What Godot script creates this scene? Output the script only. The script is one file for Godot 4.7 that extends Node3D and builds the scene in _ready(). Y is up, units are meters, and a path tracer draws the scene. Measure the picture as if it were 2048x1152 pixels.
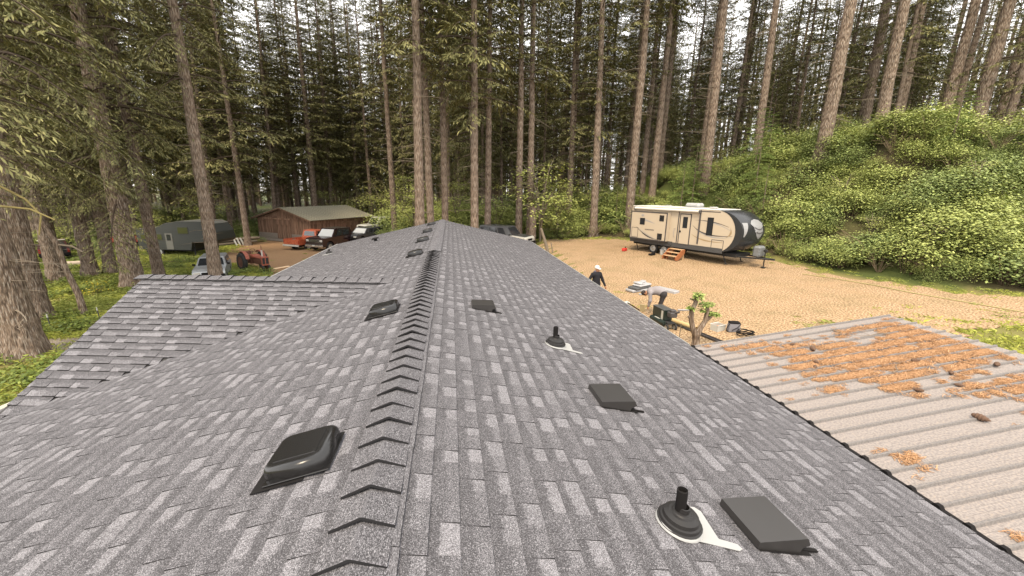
extends Node3D
# A re-roofed ranch house seen along its ridge: metal lean-to roof, gravel yard, travel trailer, pickups and a barn in a fir forest.
const CAM := Vector3(0.4057, 4.92, 0.0)
const SLOPE := 0.2372
const RIDGE_Y := 3.5
const FAR_Z := -19.52
var rng := RandomNumberGenerator.new()
var M := {}
var used := {}
var cam_basis: Basis

# ------------------------------------------------------------------ mesh builder
class MB:
	var v := PackedVector3Array()
	var n := PackedVector3Array()
	var u := PackedVector2Array()
	var c := PackedColorArray()
	var col := Color.WHITE
	var xf := Transform3D.IDENTITY
	func tri(a: Vector3, b: Vector3, d: Vector3) -> void:
		a = xf * a; b = xf * b; d = xf * d
		var nn := (b - a).cross(d - a).normalized()
		v.append(a); v.append(d); v.append(b)
		for i in 3:
			n.append(nn); c.append(col)
		u.append(Vector2(a.x + a.z, a.y)); u.append(Vector2(d.x + d.z, d.y)); u.append(Vector2(b.x + b.z, b.y))
	func quad(a: Vector3, b: Vector3, d: Vector3, e: Vector3) -> void:   # counter-clockwise seen from outside
		tri(a, b, d); tri(a, d, e)
	func uvquad(a: Vector3, b: Vector3, d: Vector3, e: Vector3, r: Rect2) -> void:
		a = xf * a; b = xf * b; d = xf * d; e = xf * e
		var nn := (b - a).cross(d - a).normalized()
		var p := r.position
		var q := r.end
		v.append(a); v.append(d); v.append(b); v.append(a); v.append(e); v.append(d)
		u.append(p); u.append(q); u.append(Vector2(q.x, p.y)); u.append(p); u.append(Vector2(p.x, q.y)); u.append(q)
		for i in 6:
			n.append(nn); c.append(col)
	func stri(a: Vector3, na: Vector3, b: Vector3, nb: Vector3, d: Vector3, nd: Vector3) -> void:
		v.append(xf * a); v.append(xf * d); v.append(xf * b)
		n.append((xf.basis * na).normalized()); n.append((xf.basis * nd).normalized()); n.append((xf.basis * nb).normalized())
		u.append(Vector2(a.x + a.z, a.y)); u.append(Vector2(d.x + d.z, d.y)); u.append(Vector2(b.x + b.z, b.y))
		for i in 3: c.append(col)
	func hexa(p: Array) -> void:   # 8 corners: 0-3 bottom ring, 4-7 top ring, counter-clockwise seen from above
		quad(p[3], p[2], p[1], p[0]); quad(p[4], p[5], p[6], p[7])
		for i in 4:
			var j := (i + 1) % 4
			quad(p[i], p[j], p[4 + j], p[4 + i])
	func box(ce: Vector3, s: Vector3, b := Basis.IDENTITY) -> void:
		var h := s * 0.5
		var p := []
		for y in [-h.y, h.y]:
			p.append(ce + b * Vector3(-h.x, y, h.z)); p.append(ce + b * Vector3(h.x, y, h.z))
			p.append(ce + b * Vector3(h.x, y, -h.z)); p.append(ce + b * Vector3(-h.x, y, -h.z))
		hexa(p)
	func cbox(ce: Vector3, s: Vector3, k: float, b := Basis.IDENTITY) -> void:   # box with chamfered edges
		k = minf(k, minf(s.x, minf(s.y, s.z)) * 0.45)
		var h := s * 0.5
		var f := func(x, y, z): return ce + b * Vector3(x, y, z)
		for sg in [-1.0, 1.0]:
			var X: float = h.x * sg
			var r := [f.call(X, -h.y + k, -h.z + k), f.call(X, h.y - k, -h.z + k), f.call(X, h.y - k, h.z - k), f.call(X, -h.y + k, h.z - k)]
			if sg < 0: r.reverse()
			quad(r[0], r[1], r[2], r[3])
			var Y: float = h.y * sg
			r = [f.call(-h.x + k, Y, -h.z + k), f.call(-h.x + k, Y, h.z - k), f.call(h.x - k, Y, h.z - k), f.call(h.x - k, Y, -h.z + k)]
			if sg < 0: r.reverse()
			quad(r[0], r[1], r[2], r[3])
			var Z: float = h.z * sg
			r = [f.call(-h.x + k, -h.y + k, Z), f.call(h.x - k, -h.y + k, Z), f.call(h.x - k, h.y - k, Z), f.call(-h.x + k, h.y - k, Z)]
			if sg < 0: r.reverse()
			quad(r[0], r[1], r[2], r[3])
		for sx in [-1.0, 1.0]:
			for sy in [-1.0, 1.0]:
				var fl: bool = sx * sy < 0
				var r2 := [f.call(sx * h.x, sy * (h.y - k), h.z - k), f.call(sx * h.x, sy * (h.y - k), -h.z + k), f.call(sx * (h.x - k), sy * h.y, -h.z + k), f.call(sx * (h.x - k), sy * h.y, h.z - k)]
				if fl: r2.reverse()
				quad(r2[0], r2[1], r2[2], r2[3])
				r2 = [f.call(h.x - k, sx * h.y, sy * (h.z - k)), f.call(-h.x + k, sx * h.y, sy * (h.z - k)), f.call(-h.x + k, sx * (h.y - k), sy * h.z), f.call(h.x - k, sx * (h.y - k), sy * h.z)]
				if not fl: r2.reverse()
				r2.reverse()
				quad(r2[0], r2[1], r2[2], r2[3])
				r2 = [f.call(sx * h.x, h.y - k, sy * (h.z - k)), f.call(sx * h.x, -h.y + k, sy * (h.z - k)), f.call(sx * (h.x - k), -h.y + k, sy * h.z), f.call(sx * (h.x - k), h.y - k, sy * h.z)]
				if not fl: r2.reverse()
				quad(r2[0], r2[1], r2[2], r2[3])
				for sz in [-1.0, 1.0]:
					var t := [f.call(sx * h.x, sy * (h.y - k), sz * (h.z - k)), f.call(sx * (h.x - k), sy * h.y, sz * (h.z - k)), f.call(sx * (h.x - k), sy * (h.y - k), sz * h.z)]
					if sx * sy * sz < 0: t.reverse()
					tri(t[0], t[1], t[2])
	func tube(pts: Array, rad: Array, seg := 8, cap := true) -> void:
		var rings := []
		var nrm := []
		var prev := Vector3.ZERO
		for i in pts.size():
			var d: Vector3 = (pts[mini(i + 1, pts.size() - 1)] - pts[maxi(i - 1, 0)]).normalized()
			var s: Vector3 = prev - d * prev.dot(d) if i > 0 else d.cross(Vector3.UP if absf(d.y) < 0.9 else Vector3.RIGHT)
			s = s.normalized(); prev = s
			var t := d.cross(s)
			var ring := []
			var nr := []
			for k in seg:
				var a := TAU * k / seg
				var o := s * cos(a) + t * sin(a)
				ring.append(pts[i] + o * rad[i]); nr.append(o)
			rings.append(ring); nrm.append(nr)
		for i in pts.size() - 1:
			for k in seg:
				var j := (k + 1) % seg
				stri(rings[i][k], nrm[i][k], rings[i][j], nrm[i][j], rings[i + 1][j], nrm[i + 1][j])
				stri(rings[i][k], nrm[i][k], rings[i + 1][j], nrm[i + 1][j], rings[i + 1][k], nrm[i + 1][k])
		if cap:
			var l := pts.size() - 1
			for k in seg:
				var j := (k + 1) % seg
				if rad[l] > 0.001: tri(rings[l][k], rings[l][j], pts[l])
				if rad[0] > 0.001: tri(rings[0][j], rings[0][k], pts[0])
	func lathe(prof: Array, seg := 16, base := Transform3D.IDENTITY) -> void:   # prof: Vector2(radius, height) from the bottom up, outside
		for i in prof.size() - 1:
			var a: Vector2 = prof[i]
			var b: Vector2 = prof[i + 1]
			var d := (b - a).normalized()
			var nn := Vector2(d.y, -d.x)
			for k in seg:
				var p := TAU * k / seg
				var q := TAU * (k + 1) / seg
				var P := [Vector3(cos(p) * a.x, a.y, -sin(p) * a.x), Vector3(cos(q) * a.x, a.y, -sin(q) * a.x), Vector3(cos(q) * b.x, b.y, -sin(q) * b.x), Vector3(cos(p) * b.x, b.y, -sin(p) * b.x)]
				var N := [Vector3(cos(p) * nn.x, nn.y, -sin(p) * nn.x), Vector3(cos(q) * nn.x, nn.y, -sin(q) * nn.x)]
				for w in 4: P[w] = base * P[w]
				for w in 2: N[w] = base.basis * N[w]
				stri(P[0], N[0], P[1], N[1], P[2], N[1])
				if b.x > 0.0005: stri(P[0], N[0], P[2], N[1], P[3], N[0])
	func prism(poly: PackedVector2Array, d0: float, d1: float, base := Transform3D.IDENTITY) -> void:   # polygon in x,y swept along z from d0 to d1
		var area := 0.0
		for i in poly.size():
			area += poly[i].cross(poly[(i + 1) % poly.size()])
		var q := poly.duplicate()
		if area < 0: q.reverse()
		var idx := Geometry2D.triangulate_polygon(q)
		var lo := minf(d0, d1)
		var hi := maxf(d0, d1)
		for i in range(0, idx.size(), 3):
			var a := q[idx[i]]
			var b := q[idx[i + 1]]
			var e := q[idx[i + 2]]
			if (b - a).cross(e - a) < 0:
				var t := b; b = e; e = t
			tri(base * Vector3(a.x, a.y, hi), base * Vector3(b.x, b.y, hi), base * Vector3(e.x, e.y, hi))
			tri(base * Vector3(a.x, a.y, lo), base * Vector3(e.x, e.y, lo), base * Vector3(b.x, b.y, lo))
		for i in q.size():
			var a := q[i]
			var b := q[(i + 1) % q.size()]
			quad(base * Vector3(a.x, a.y, lo), base * Vector3(b.x, b.y, lo), base * Vector3(b.x, b.y, hi), base * Vector3(a.x, a.y, hi))
	func mesh(mat: Material = null) -> ArrayMesh:
		var am := ArrayMesh.new()
		if v.is_empty(): return am
		var arr := []
		arr.resize(Mesh.ARRAY_MAX)
		arr[Mesh.ARRAY_VERTEX] = v; arr[Mesh.ARRAY_NORMAL] = n; arr[Mesh.ARRAY_TEX_UV] = u; arr[Mesh.ARRAY_COLOR] = c
		am.add_surface_from_arrays(Mesh.PRIMITIVE_TRIANGLES, arr)
		if mat: am.surface_set_material(0, mat)
		return am

# ------------------------------------------------------------------ nodes
func numbered(called: String) -> String:
	used[called] = used.get(called, -1) + 1
	return called if used[called] == 0 else "%s_%03d" % [called, used[called]]
func meta(o: Node, label := "", category := "", group := "", kind := "") -> Node:
	if label: o.set_meta("label", label)
	if category: o.set_meta("category", category)
	if group: o.set_meta("group", group)
	if kind: o.set_meta("kind", kind)
	return o
func thing(called: String, at: Vector3, turn := 0.0, label := "", category := "", group := "") -> Node3D:
	var o := Node3D.new()
	o.name = numbered(called)
	add_child(o, true)
	o.position = at
	o.rotation.y = turn
	meta(o, label, category, group)
	return o
func part(parent: Node, called: String, mesh: Mesh, mat: Material = null, xf := Transform3D.IDENTITY) -> MeshInstance3D:
	var o := MeshInstance3D.new()
	o.name = called if parent != self else numbered(called)
	o.mesh = mesh
	if mat: o.material_override = mat
	o.transform = xf
	parent.add_child(o, true)
	return o
func pb(parent: Node, called: String, b: MB, mat: Material, xf := Transform3D.IDENTITY) -> MeshInstance3D:
	return part(parent, called, b.mesh(), mat, xf)
func structure(called: String, b: MB, mat: Material) -> MeshInstance3D:
	var o := pb(self, called, b, mat)
	o.set_meta("kind", "structure")
	return o
func boxpart(parent: Node, called: String, ce: Vector3, s: Vector3, mat: Material, k := 0.0, b := Basis.IDENTITY) -> MeshInstance3D:
	var m := MB.new()
	if k > 0: m.cbox(Vector3.ZERO, s, k)
	else: m.box(Vector3.ZERO, s)
	return pb(parent, called, m, mat, Transform3D(b, ce))
func copy(o: Node3D, label := "", group := "") -> Node3D:
	var c: Node3D = o.duplicate()
	c.name = numbered(String(o.get_meta("kind_name", o.name)))
	add_child(c, true)
	if label: c.set_meta("label", label)
	if group: c.set_meta("group", group)
	return c
func rows(x: Vector3, y: Vector3, z: Vector3, at := Vector3.ZERO) -> Transform3D:
	return Transform3D(Basis(x, y, z), at)

# ------------------------------------------------------------------ materials
func lin(r: float, g: float, b: float) -> Color:
	return Color(r, g, b).linear_to_srgb()
func mat(key: String, col: Color, rough := 0.8, metal := 0.0, spec := 0.5) -> StandardMaterial3D:
	var m := StandardMaterial3D.new()
	m.albedo_color = col.linear_to_srgb()
	m.roughness = rough
	m.metallic = metal
	m.metallic_specular = spec
	M[key] = m
	return m
func noise_image(size: int, seed_: int, freq: float, oct: int, stops: Array, kind := FastNoiseLite.TYPE_SIMPLEX_SMOOTH, stretch := Vector2.ONE) -> Image:
	# stops: [[position, linear colour], ...]; tileable
	var f := FastNoiseLite.new()
	f.seed = seed_; f.frequency = freq; f.fractal_octaves = oct; f.noise_type = kind
	if oct == 0:
		f.fractal_type = FastNoiseLite.FRACTAL_NONE
	var im := f.get_seamless_image(int(size * stretch.x), int(size * stretch.y))
	if stretch != Vector2.ONE: im.resize(size, size, Image.INTERPOLATE_CUBIC)
	im.convert(Image.FORMAT_L8)
	var d := im.get_data()
	var lut := []
	for i in 256:
		var t := i / 255.0
		var cc: Color = stops[stops.size() - 1][1]
		for k in stops.size() - 1:
			if t <= stops[k + 1][0]:
				cc = stops[k][1].lerp(stops[k + 1][1], clampf((t - stops[k][0]) / maxf(stops[k + 1][0] - stops[k][0], 0.0001), 0, 1))
				break
		cc = cc.linear_to_srgb()
		lut.append([int(clampf(cc.r, 0, 1) * 255), int(clampf(cc.g, 0, 1) * 255), int(clampf(cc.b, 0, 1) * 255)])
	var o := PackedByteArray()
	o.resize(d.size() * 3)
	for i in d.size():
		var l: Array = lut[d[i]]
		o[i * 3] = l[0]; o[i * 3 + 1] = l[1]; o[i * 3 + 2] = l[2]
	return Image.create_from_data(size, size, false, Image.FORMAT_RGB8, o)
func tex(im: Image) -> ImageTexture:
	return ImageTexture.create_from_image(im)
func tri_mat(key: String, im: Image, scale: Vector3, rough := 0.9, world := false, spec := 0.3) -> StandardMaterial3D:
	var m := mat(key, Color.WHITE, rough, 0.0, spec)
	m.albedo_texture = tex(im)
	m.uv1_triplanar = true
	m.uv1_world_triplanar = world
	m.uv1_scale = scale
	return m
func bump(m: StandardMaterial3D, size: int, seed_: int, freq: float, oct: int, strength: float, stretch := Vector2.ONE) -> void:
	var im := noise_image(size, seed_, freq, oct, [[0.0, Color.BLACK], [1.0, Color.WHITE]], FastNoiseLite.TYPE_SIMPLEX_SMOOTH, stretch)
	im.convert(Image.FORMAT_RGBA8)
	im.bump_map_to_normal_map(strength)
	m.normal_enabled = true
	m.normal_texture = tex(im)
func vmat(key: String, rough := 0.9, spec := 0.3, backlight := Color.BLACK) -> StandardMaterial3D:
	var m := mat(key, Color.WHITE, rough, 0.0, spec)
	m.vertex_color_use_as_albedo = true
	if backlight != Color.BLACK:
		m.backlight_enabled = true
		m.backlight = backlight
	return m

# ------------------------------------------------------------------ ground height
const TOE := [Vector2(-90, -62), Vector2(-10, -46), Vector2(3, -39.5), Vector2(9, -37), Vector2(15, -35.5), Vector2(19, -31.5), Vector2(21.4, -24), Vector2(21.8, -18), Vector2(23.2, -15.2), Vector2(27.5, -12.8), Vector2(62, -10)]
func sm(a: float, b: float, x: float) -> float:
	return smoothstep(a, b, x)
func toe_dist(x: float, z: float) -> float:   # signed distance beyond the foot of the bank
	var best := 1e9
	var sgn := 1.0
	var p := Vector2(x, z)
	for i in TOE.size() - 1:
		var a: Vector2 = TOE[i]
		var b: Vector2 = TOE[i + 1]
		var q := Geometry2D.get_closest_point_to_segment(p, a, b)
		var d := p.distance_to(q)
		if d < best:
			best = d
			sgn = 1.0 if (b - a).cross(p - a) < 0 else -1.0
	return best * sgn
func gh(x: float, z: float) -> float:
	var y := -1.0 * sm(-5.5, -12.0, x) + 0.35 * sm(-19.0, -30.0, z) * sm(-9.0, 2.0, x) * 0.6
	if x > 8.0:
		y += 0.05 * (minf(x, 24.0) - 8.0) * sm(0.0, -14.0, z) + 0.012 * clampf(-z - 15.0, 0.0, 20.0)
	if x < -5.0:
		y += -0.5 * sm(-30.0, -70.0, z)
	var t := toe_dist(x, z) if x > -30.0 else -1.0
	if t > 0.0:
		var az := rad_to_deg(atan2(x, -z))
		var amp := 1.0 * sm(-6.0, 8.0, az) + 1.4 * sm(8.0, 22.0, az) + 3.0 * sm(22.0, 33.0, az) + 2.0 * sm(33.0, 46.0, az)
		y += amp * sm(0.0, 12.0, t)
		if amp > 2.0: y += (0.55 * sin(x * 0.83 + 1.3 * sin(z * 0.41)) + 0.45 * sin(z * 1.07 + x * 0.33)) * sm(1.0, 4.0, t) * sm(2.0, 5.0, amp)
	return y + 0.05 * sin(x * 0.7 + z * 0.31) * sin(z * 0.53 - x * 0.2) * sm(6.0, 14.0, absf(x))
func on_ground(x: float, z: float, up := 0.0) -> Vector3:
	return Vector3(x, gh(x, z) + up, z)
func seen(p: Vector3) -> Vector3:   # pixel in a 2048 x 1152 picture and the depth
	var q := cam_basis.inverse() * (p - CAM)
	return Vector3(1024 + 816.49 * q.x / maxf(-q.z, 0.01), 576 - 816.49 * q.y / maxf(-q.z, 0.01), -q.z)

# ------------------------------------------------------------------ camera, sky, sun
func make_view() -> void:
	var cam := Camera3D.new()
	cam.name = "camera"
	cam.fov = 70.41
	cam.near = 0.05
	cam.far = 900.0
	cam.rotation = Vector3(-0.2363, -0.1489, 0.0164)
	cam.position = CAM
	add_child(cam)
	cam.current = true
	cam_basis = Basis.from_euler(cam.rotation)
	var env := Environment.new()
	env.background_mode = Environment.BG_SKY
	var sky := Sky.new()
	var sk := ProceduralSkyMaterial.new()
	sk.sky_top_color = Color(0.93, 0.93, 0.93)
	sk.sky_horizon_color = Color(1.0, 0.985, 0.97)
	sk.sky_curve = 0.3
	sk.ground_bottom_color = Color(0.3, 0.28, 0.24)
	sk.ground_horizon_color = Color(0.75, 0.73, 0.7)
	sk.sun_angle_max = 0.0
	sk.energy_multiplier = 1.0
	sky.sky_material = sk
	env.sky = sky
	env.background_energy_multiplier = 1.0
	env.tonemap_mode = Environment.TONE_MAPPER_LINEAR
	env.tonemap_exposure = 3.6
	env.sdfgi_enabled = true
	env.ssao_enabled = true
	env.ssil_enabled = true
	var we := WorldEnvironment.new()
	we.name = "world_environment"
	we.environment = env
	add_child(we)
	var sun := DirectionalLight3D.new()
	sun.name = "sun"
	sun.light_energy = 0.45
	sun.light_angular_distance = 14.0
	sun.light_color = Color(1.0, 0.93, 0.82)
	sun.shadow_enabled = true
	sun.rotation_degrees = Vector3(-58, -28, 0)
	add_child(sun)

# ------------------------------------------------------------------ shingles
const EXPO := 0.143
func shingle_atlas() -> Image:
	# 16 x 16 swatches of granules, 128 x 64 texels each: rows 0-5 plain tabs, 6-12 tabs with a pale lower band, 13-14 cap shingles, 15 near-black for raw asphalt edges and the gap shade painted on cap fronts
	var W := 2048
	var H := 1024
	var d := PackedByteArray()
	d.resize(W * H * 3)
	var lut := PackedByteArray()
	lut.resize(1024)
	for i in 1024:
		var cc := Color(i / 1023.0 * 0.62, 0, 0).linear_to_srgb()
		lut[i] = int(cc.r * 255)
	var r := RandomNumberGenerator.new()
	r.seed = 77
	var nz := FastNoiseLite.new()
	nz.seed = 5; nz.frequency = 0.045; nz.fractal_octaves = 2
	for cy in 16:
		for cx in 16:
			var tone := r.randf()
			var split := 200.0
			var base := 0.0
			var light := 0.0
			if cy < 6:
				base = lerpf(0.2, 0.31, tone)
				light = lerpf(0.38, 0.58, r.randf())
				split = lerpf(28, 46, r.randf())
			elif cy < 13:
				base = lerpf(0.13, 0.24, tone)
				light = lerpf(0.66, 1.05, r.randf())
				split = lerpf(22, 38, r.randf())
			elif cy < 15:
				base = lerpf(0.4, 0.5, tone)
			else:
				base = -1.0
			for y in 64:
				var e := split + (r.randf() - 0.5) * 3.0
				for x in 128:
					var px := cx * 128 + x
					var py := cy * 64 + y
					var g := 0.0
					if base < 0.0:
						g = 0.012 + 0.02 * r.randf()
					else:
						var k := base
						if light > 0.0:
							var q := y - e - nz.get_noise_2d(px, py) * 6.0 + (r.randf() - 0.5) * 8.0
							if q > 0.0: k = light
						k += nz.get_noise_2d(px * 0.5 + 900, py * 0.5) * 0.10
						var roll := r.randf()
						# granule mix: dark, mid grey, pale
						if roll < k * 0.5: g = 0.15 + 0.15 * r.randf()
						elif roll < 0.3 + k * 0.62: g = 0.07 + 0.05 * r.randf()
						else: g = 0.03 + 0.028 * r.randf()
					var L := lut[clampi(int(g / 0.62 * 1023.0), 0, 1023)]
					var o := (py * W + px) * 3
					d[o] = int(L * 0.99); d[o + 1] = int(L * 0.975); d[o + 2] = L
	return Image.create_from_data(W, H, false, Image.FORMAT_RGB8, d)
func swatch(row: int, colm: int, wfrac := 1.0) -> Rect2:
	return Rect2((colm * 128 + 2) / 2048.0, (row * 64 + 2) / 1024.0, 124 * wfrac / 2048.0, 60 / 1024.0)
func add_tab(b: MB, w: float, t: float, row: int, colm: int) -> void:
	# one tab in its own axes: x along the course, z down the slope from -EXPO to 0, y off the roof
	var h := w * 0.5
	var up := 0.003
	var dark := swatch(15, colm)
	var z0 := -EXPO - 0.012
	var p := [Vector3(-h, up, z0), Vector3(h, up, z0), Vector3(h, t, 0), Vector3(-h, t, 0)]
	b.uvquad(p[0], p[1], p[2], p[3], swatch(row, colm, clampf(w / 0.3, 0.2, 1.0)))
	var n := b.n.size()
	# flip so that the face looks up
	for i in range(n - 6, n): b.n[i] = -b.n[i]
	for i in [n - 6, n - 3]:
		var tv := b.v[i + 1]; b.v[i + 1] = b.v[i + 2]; b.v[i + 2] = tv
		var tu := b.u[i + 1]; b.u[i + 1] = b.u[i + 2]; b.u[i + 2] = tu
	b.uvquad(Vector3(-h, -0.004, 0), Vector3(h, -0.004, 0), p[2], p[3], dark)
	b.uvquad(Vector3(h, -0.004, 0), Vector3(h, -0.004, z0), p[1], p[2], dark)
	b.uvquad(Vector3(-h, -0.004, z0), Vector3(-h, -0.004, 0), p[3], p[0], dark)
var tab_cache := {}
func tab_mesh(w: float, t: float, row: int, colm: int) -> ArrayMesh:
	var key := "%.2f %.3f %d %d" % [w, t, row, colm]
	if not tab_cache.has(key):
		var b := MB.new()
		add_tab(b, w, t, row, colm)
		tab_cache[key] = b.mesh(M.shingle)
	return tab_cache[key]
func lay_slope(list: Array, at: Vector3, along: Vector3, down: Vector3, courses: int, length: float, keep: Callable, thick: float) -> void:
	var up := along.cross(down).normalized()
	if up.y < 0: up = -up
	var widths := [0.09, 0.11, 0.13, 0.15, 0.18]
	for k in courses:
		var s := -rng.randf() * 0.3
		var proud := rng.randf() < 0.5
		while s < length:
			var w: float = widths[rng.randi() % 5] + (0.05 if proud else 0.0)
			var s0 := maxf(s, 0.0)
			var w0 := w
			w = minf(s + w, length) - s0
			var p := at + along * (s0 + w * 0.5) + down * (EXPO * (k + 1))
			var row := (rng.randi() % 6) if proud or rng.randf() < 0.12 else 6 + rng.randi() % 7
			var t := thick * (1.45 if proud else 0.8)
			if w > 0.03 and keep.call(p):
				# right-handed: x, y up, z down the slope
				var x := along if along.dot(up.cross(down)) > 0 else -along
				list.append([Transform3D(Basis(x, up, down), p), w, t, row, rng.randi() % 3 + 3 * (rng.randi() % 5)])
			s += w0
			proud = not proud if rng.randf() < 0.86 else proud
func add_cap(b: MB, L: float, half: float, lift: float, drop: float, row: int, colm: int) -> void:
	# a folded ridge cap: x across, z towards the exposed lower end at z = L, fold at x = 0
	var t := 0.016
	var prof := [Vector2(-half, -half * drop), Vector2(-half * 0.04, -half * 0.02 * drop), Vector2(half * 0.04, -half * 0.02 * drop), Vector2(half, -half * drop)]
	for i in 3:
		var a: Vector2 = prof[i]
		var c: Vector2 = prof[i + 1]
		var r := swatch(row, (colm + i * 5) % 16, 0.5)
		var A0 := Vector3(a.x, a.y + 0.004, 0)
		var C0 := Vector3(c.x, c.y + 0.004, 0)
		var A1 := Vector3(a.x, a.y + lift * (1.0 - 0.42 * absf(a.x) / half), L)
		var C1 := Vector3(c.x, c.y + lift * (1.0 - 0.42 * absf(c.x) / half), L)
		b.uvquad(A1, C1, C0, A0, Rect2(r.position.x, r.position.y, r.size.x, r.size.y))
		var dk := swatch(15, colm)
		b.uvquad(A1 - Vector3(0, t, 0), C1 - Vector3(0, t, 0), C1, A1, dk)  # front face painted near-black, standing in for the shaded gap below
		b.uvquad(C1 - Vector3(0, t, 0.002), A1 - Vector3(0, t, 0.002), A0 - Vector3(0, t, 0), C0 - Vector3(0, t, 0), dk)
	for s in [-1.0, 1.0]:
		var q := Vector3(half * s, -half * drop, 0)
		var pts := [q + Vector3(0, lift * 0.58 - t, L), q + Vector3(0, 0.004 - t, 0), q + Vector3(0, 0.004, 0), q + Vector3(0, lift * 0.58, L)]
		if s < 0: pts.reverse()
		b.uvquad(pts[0], pts[1], pts[2], pts[3], swatch(15, colm))

# ------------------------------------------------------------------ the house
var house: Node3D
func slope_frame(side: float) -> Array:   # [origin on the ridge at z = 0, along -z, down the slope, up]
	var c := 1.0 / sqrt(1.0 + SLOPE * SLOPE)
	var down := Vector3(side * c, -SLOPE * c, 0)
	return [Vector3(0, RIDGE_Y, 0), Vector3(0, 0, -1), down, Vector3(side * SLOPE * c, c, 0)]
func on_slope(side: float, x: float, z: float) -> Vector3:
	return Vector3(x, RIDGE_Y - absf(x) * SLOPE, z)
func roof_xf(side: float, x: float, z: float, lift := 0.0) -> Transform3D:
	# axes for a roof fitting: x along the ridge, y off the roof, z down the slope
	var f := slope_frame(side)
	var up: Vector3 = f[3]
	var down: Vector3 = f[2]
	return Transform3D(Basis(up.cross(down).normalized(), up, down), on_slope(side, x, z) + up * lift)
func make_house() -> void:
	house = thing("house", Vector3.ZERO, 0, "long low house with new charcoal shingle roof, seen along its ridge", "house")
	M.shingle = mat("shingle", Color.WHITE, 0.95, 0.0, 0.25)
	M.shingle.albedo_texture = tex(shingle_atlas())
	M.shingle.texture_filter = BaseMaterial3D.TEXTURE_FILTER_LINEAR
	mat("black_plastic", Color(0.01, 0.0095, 0.0095), 0.24, 0.0, 0.45)
	mat("black_metal", Color(0.07, 0.066, 0.064), 0.36, 0.7, 0.5)
	mat("black_flat", Color(0.011, 0.01, 0.01), 0.75, 0.0, 0.2)
	mat("rubber", Color(0.016, 0.015, 0.015), 0.5, 0.0, 0.35)
	mat("white_metal", Color(0.29, 0.29, 0.285), 0.35, 0.0, 0.5)
	mat("cream_trim", Color(0.62, 0.58, 0.5), 0.5)
	mat("deck", Color(0.03, 0.028, 0.027), 0.95)
	var siding := noise_image(256, 21, 0.02, 3, [[0.0, Color(0.3, 0.27, 0.22)], [1.0, Color(0.38, 0.35, 0.29)]])
	tri_mat("siding", siding, Vector3(0.6, 0.6, 0.6), 0.8)
	var list := []
	var rx := 4.19
	var lx := 4.74
	var zc := 3.2
	var any := func(_p): return true
	var fr := slope_frame(1.0)
	var fl := slope_frame(-1.0)
	lay_slope(list, fr[0] + Vector3(0, 0, zc), fr[1], fr[2], 30, zc - FAR_Z, any, 0.0095)
	lay_slope(list, fl[0] + Vector3(0, 0, zc), fl[1], fl[2], 34, zc - FAR_Z, any, 0.0095)
	# the wing: its ridge leaves the left slope and runs out to the left
	var A := Vector3(-0.6, 3.345, -7.12)
	var B := Vector3(-4.91, 3.345, -7.81)
	var along := (B - A).normalized()
	var q := Vector3(-along.z, 0, along.x)
	if q.z < 0: q = -q
	var ws := 0.285
	var wdown := (q - Vector3(0, ws, 0)).normalized()
	var wup := along.cross(wdown).normalized()
	if wup.y < 0: wup = -wup
	var wing_len := A.distance_to(B) - 0.02
	var wrake := wdown - along * 0.30      # the rake is not quite square to the wing's ridge
	var wkeep := func(p: Vector3): return p.y > RIDGE_Y - absf(p.x) * SLOPE - 0.03
	lay_slope(list, A, along, wrake, 24, wing_len, wkeep, 0.0125)
	# the 300 tabs that show largest are parts of their own, the rest one field
	var order := []
	for i in list.size():
		var T: Transform3D = list[i][0]
		var s := seen(T.origin)
		var inside := s.z > 0.2 and s.x > -20 and s.x < 2068 and s.y > 0 and s.y < 1180
		var facing: float = maxf(T.basis.y.dot((CAM - T.origin).normalized()), 0.02)
		order.append([(list[i][1] * facing / (s.z * s.z)) if inside else -1.0, i])
	order.sort_custom(func(a, b): return a[0] > b[0] or (a[0] == b[0] and a[1] < b[1]))
	var field := MB.new()
	for k in order.size():
		var e: Array = list[order[k][1]]
		if k < 300:
			part(house, "shingle", tab_mesh(e[1], e[2], e[3], e[4]), null, e[0])
		else:
			field.xf = e[0]
			add_tab(field, e[1], e[2], e[3], e[4])
	var sf := pb(house, "shingle_field", field, M.shingle)
	meta(sf, "", "", "", "stuff")
	# decks under the shingles
	var deck := MB.new()
	var t0 := Vector3(0, -0.012, 0)
	for s in [-1.0, 1.0]:
		var ex: float = rx if s > 0 else lx
		var top := [Vector3(0, RIDGE_Y, zc) + t0, on_slope(s, ex * s, zc) + t0, on_slope(s, ex * s, FAR_Z) + t0, Vector3(0, RIDGE_Y, FAR_Z) + t0]
		if s < 0: top.reverse()
		var pts := []
		for v in top: pts.append(v - Vector3(0, 0.1, 0))
		pts.append_array(top)
		deck.hexa(pts)
	var W0 := A - along * 0.9
	var we := wrake * (EXPO * 24)
	var far_down := (-q - Vector3(0, ws, 0)).normalized() * (EXPO * 24)
	var drop := Vector3(0, -0.1, 0)
	deck.hexa([W0 + drop + t0, B + drop + t0, B + we + drop + t0, W0 + we + drop + t0, W0 + t0, B + t0, B + we + t0, W0 + we + t0].map(func(v): return v))
	deck.hexa([B + drop + t0, W0 + drop + t0, W0 + far_down + drop + t0, B + far_down + drop + t0, B + t0, W0 + t0, W0 + far_down + t0, B + far_down + t0])
	pb(house, "roof_deck", deck, M.deck)
	# ridge: folded caps over the near half, a flat ridge strip beyond
	var caps := []
	for v in 5:
		var cb := MB.new()
		add_cap(cb, 0.255, 0.138, 0.036 + 0.002 * v, 0.28, 13 + v % 2, v * 3)
		caps.append(cb.mesh(M.shingle))
	var cz := -9.55
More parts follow.
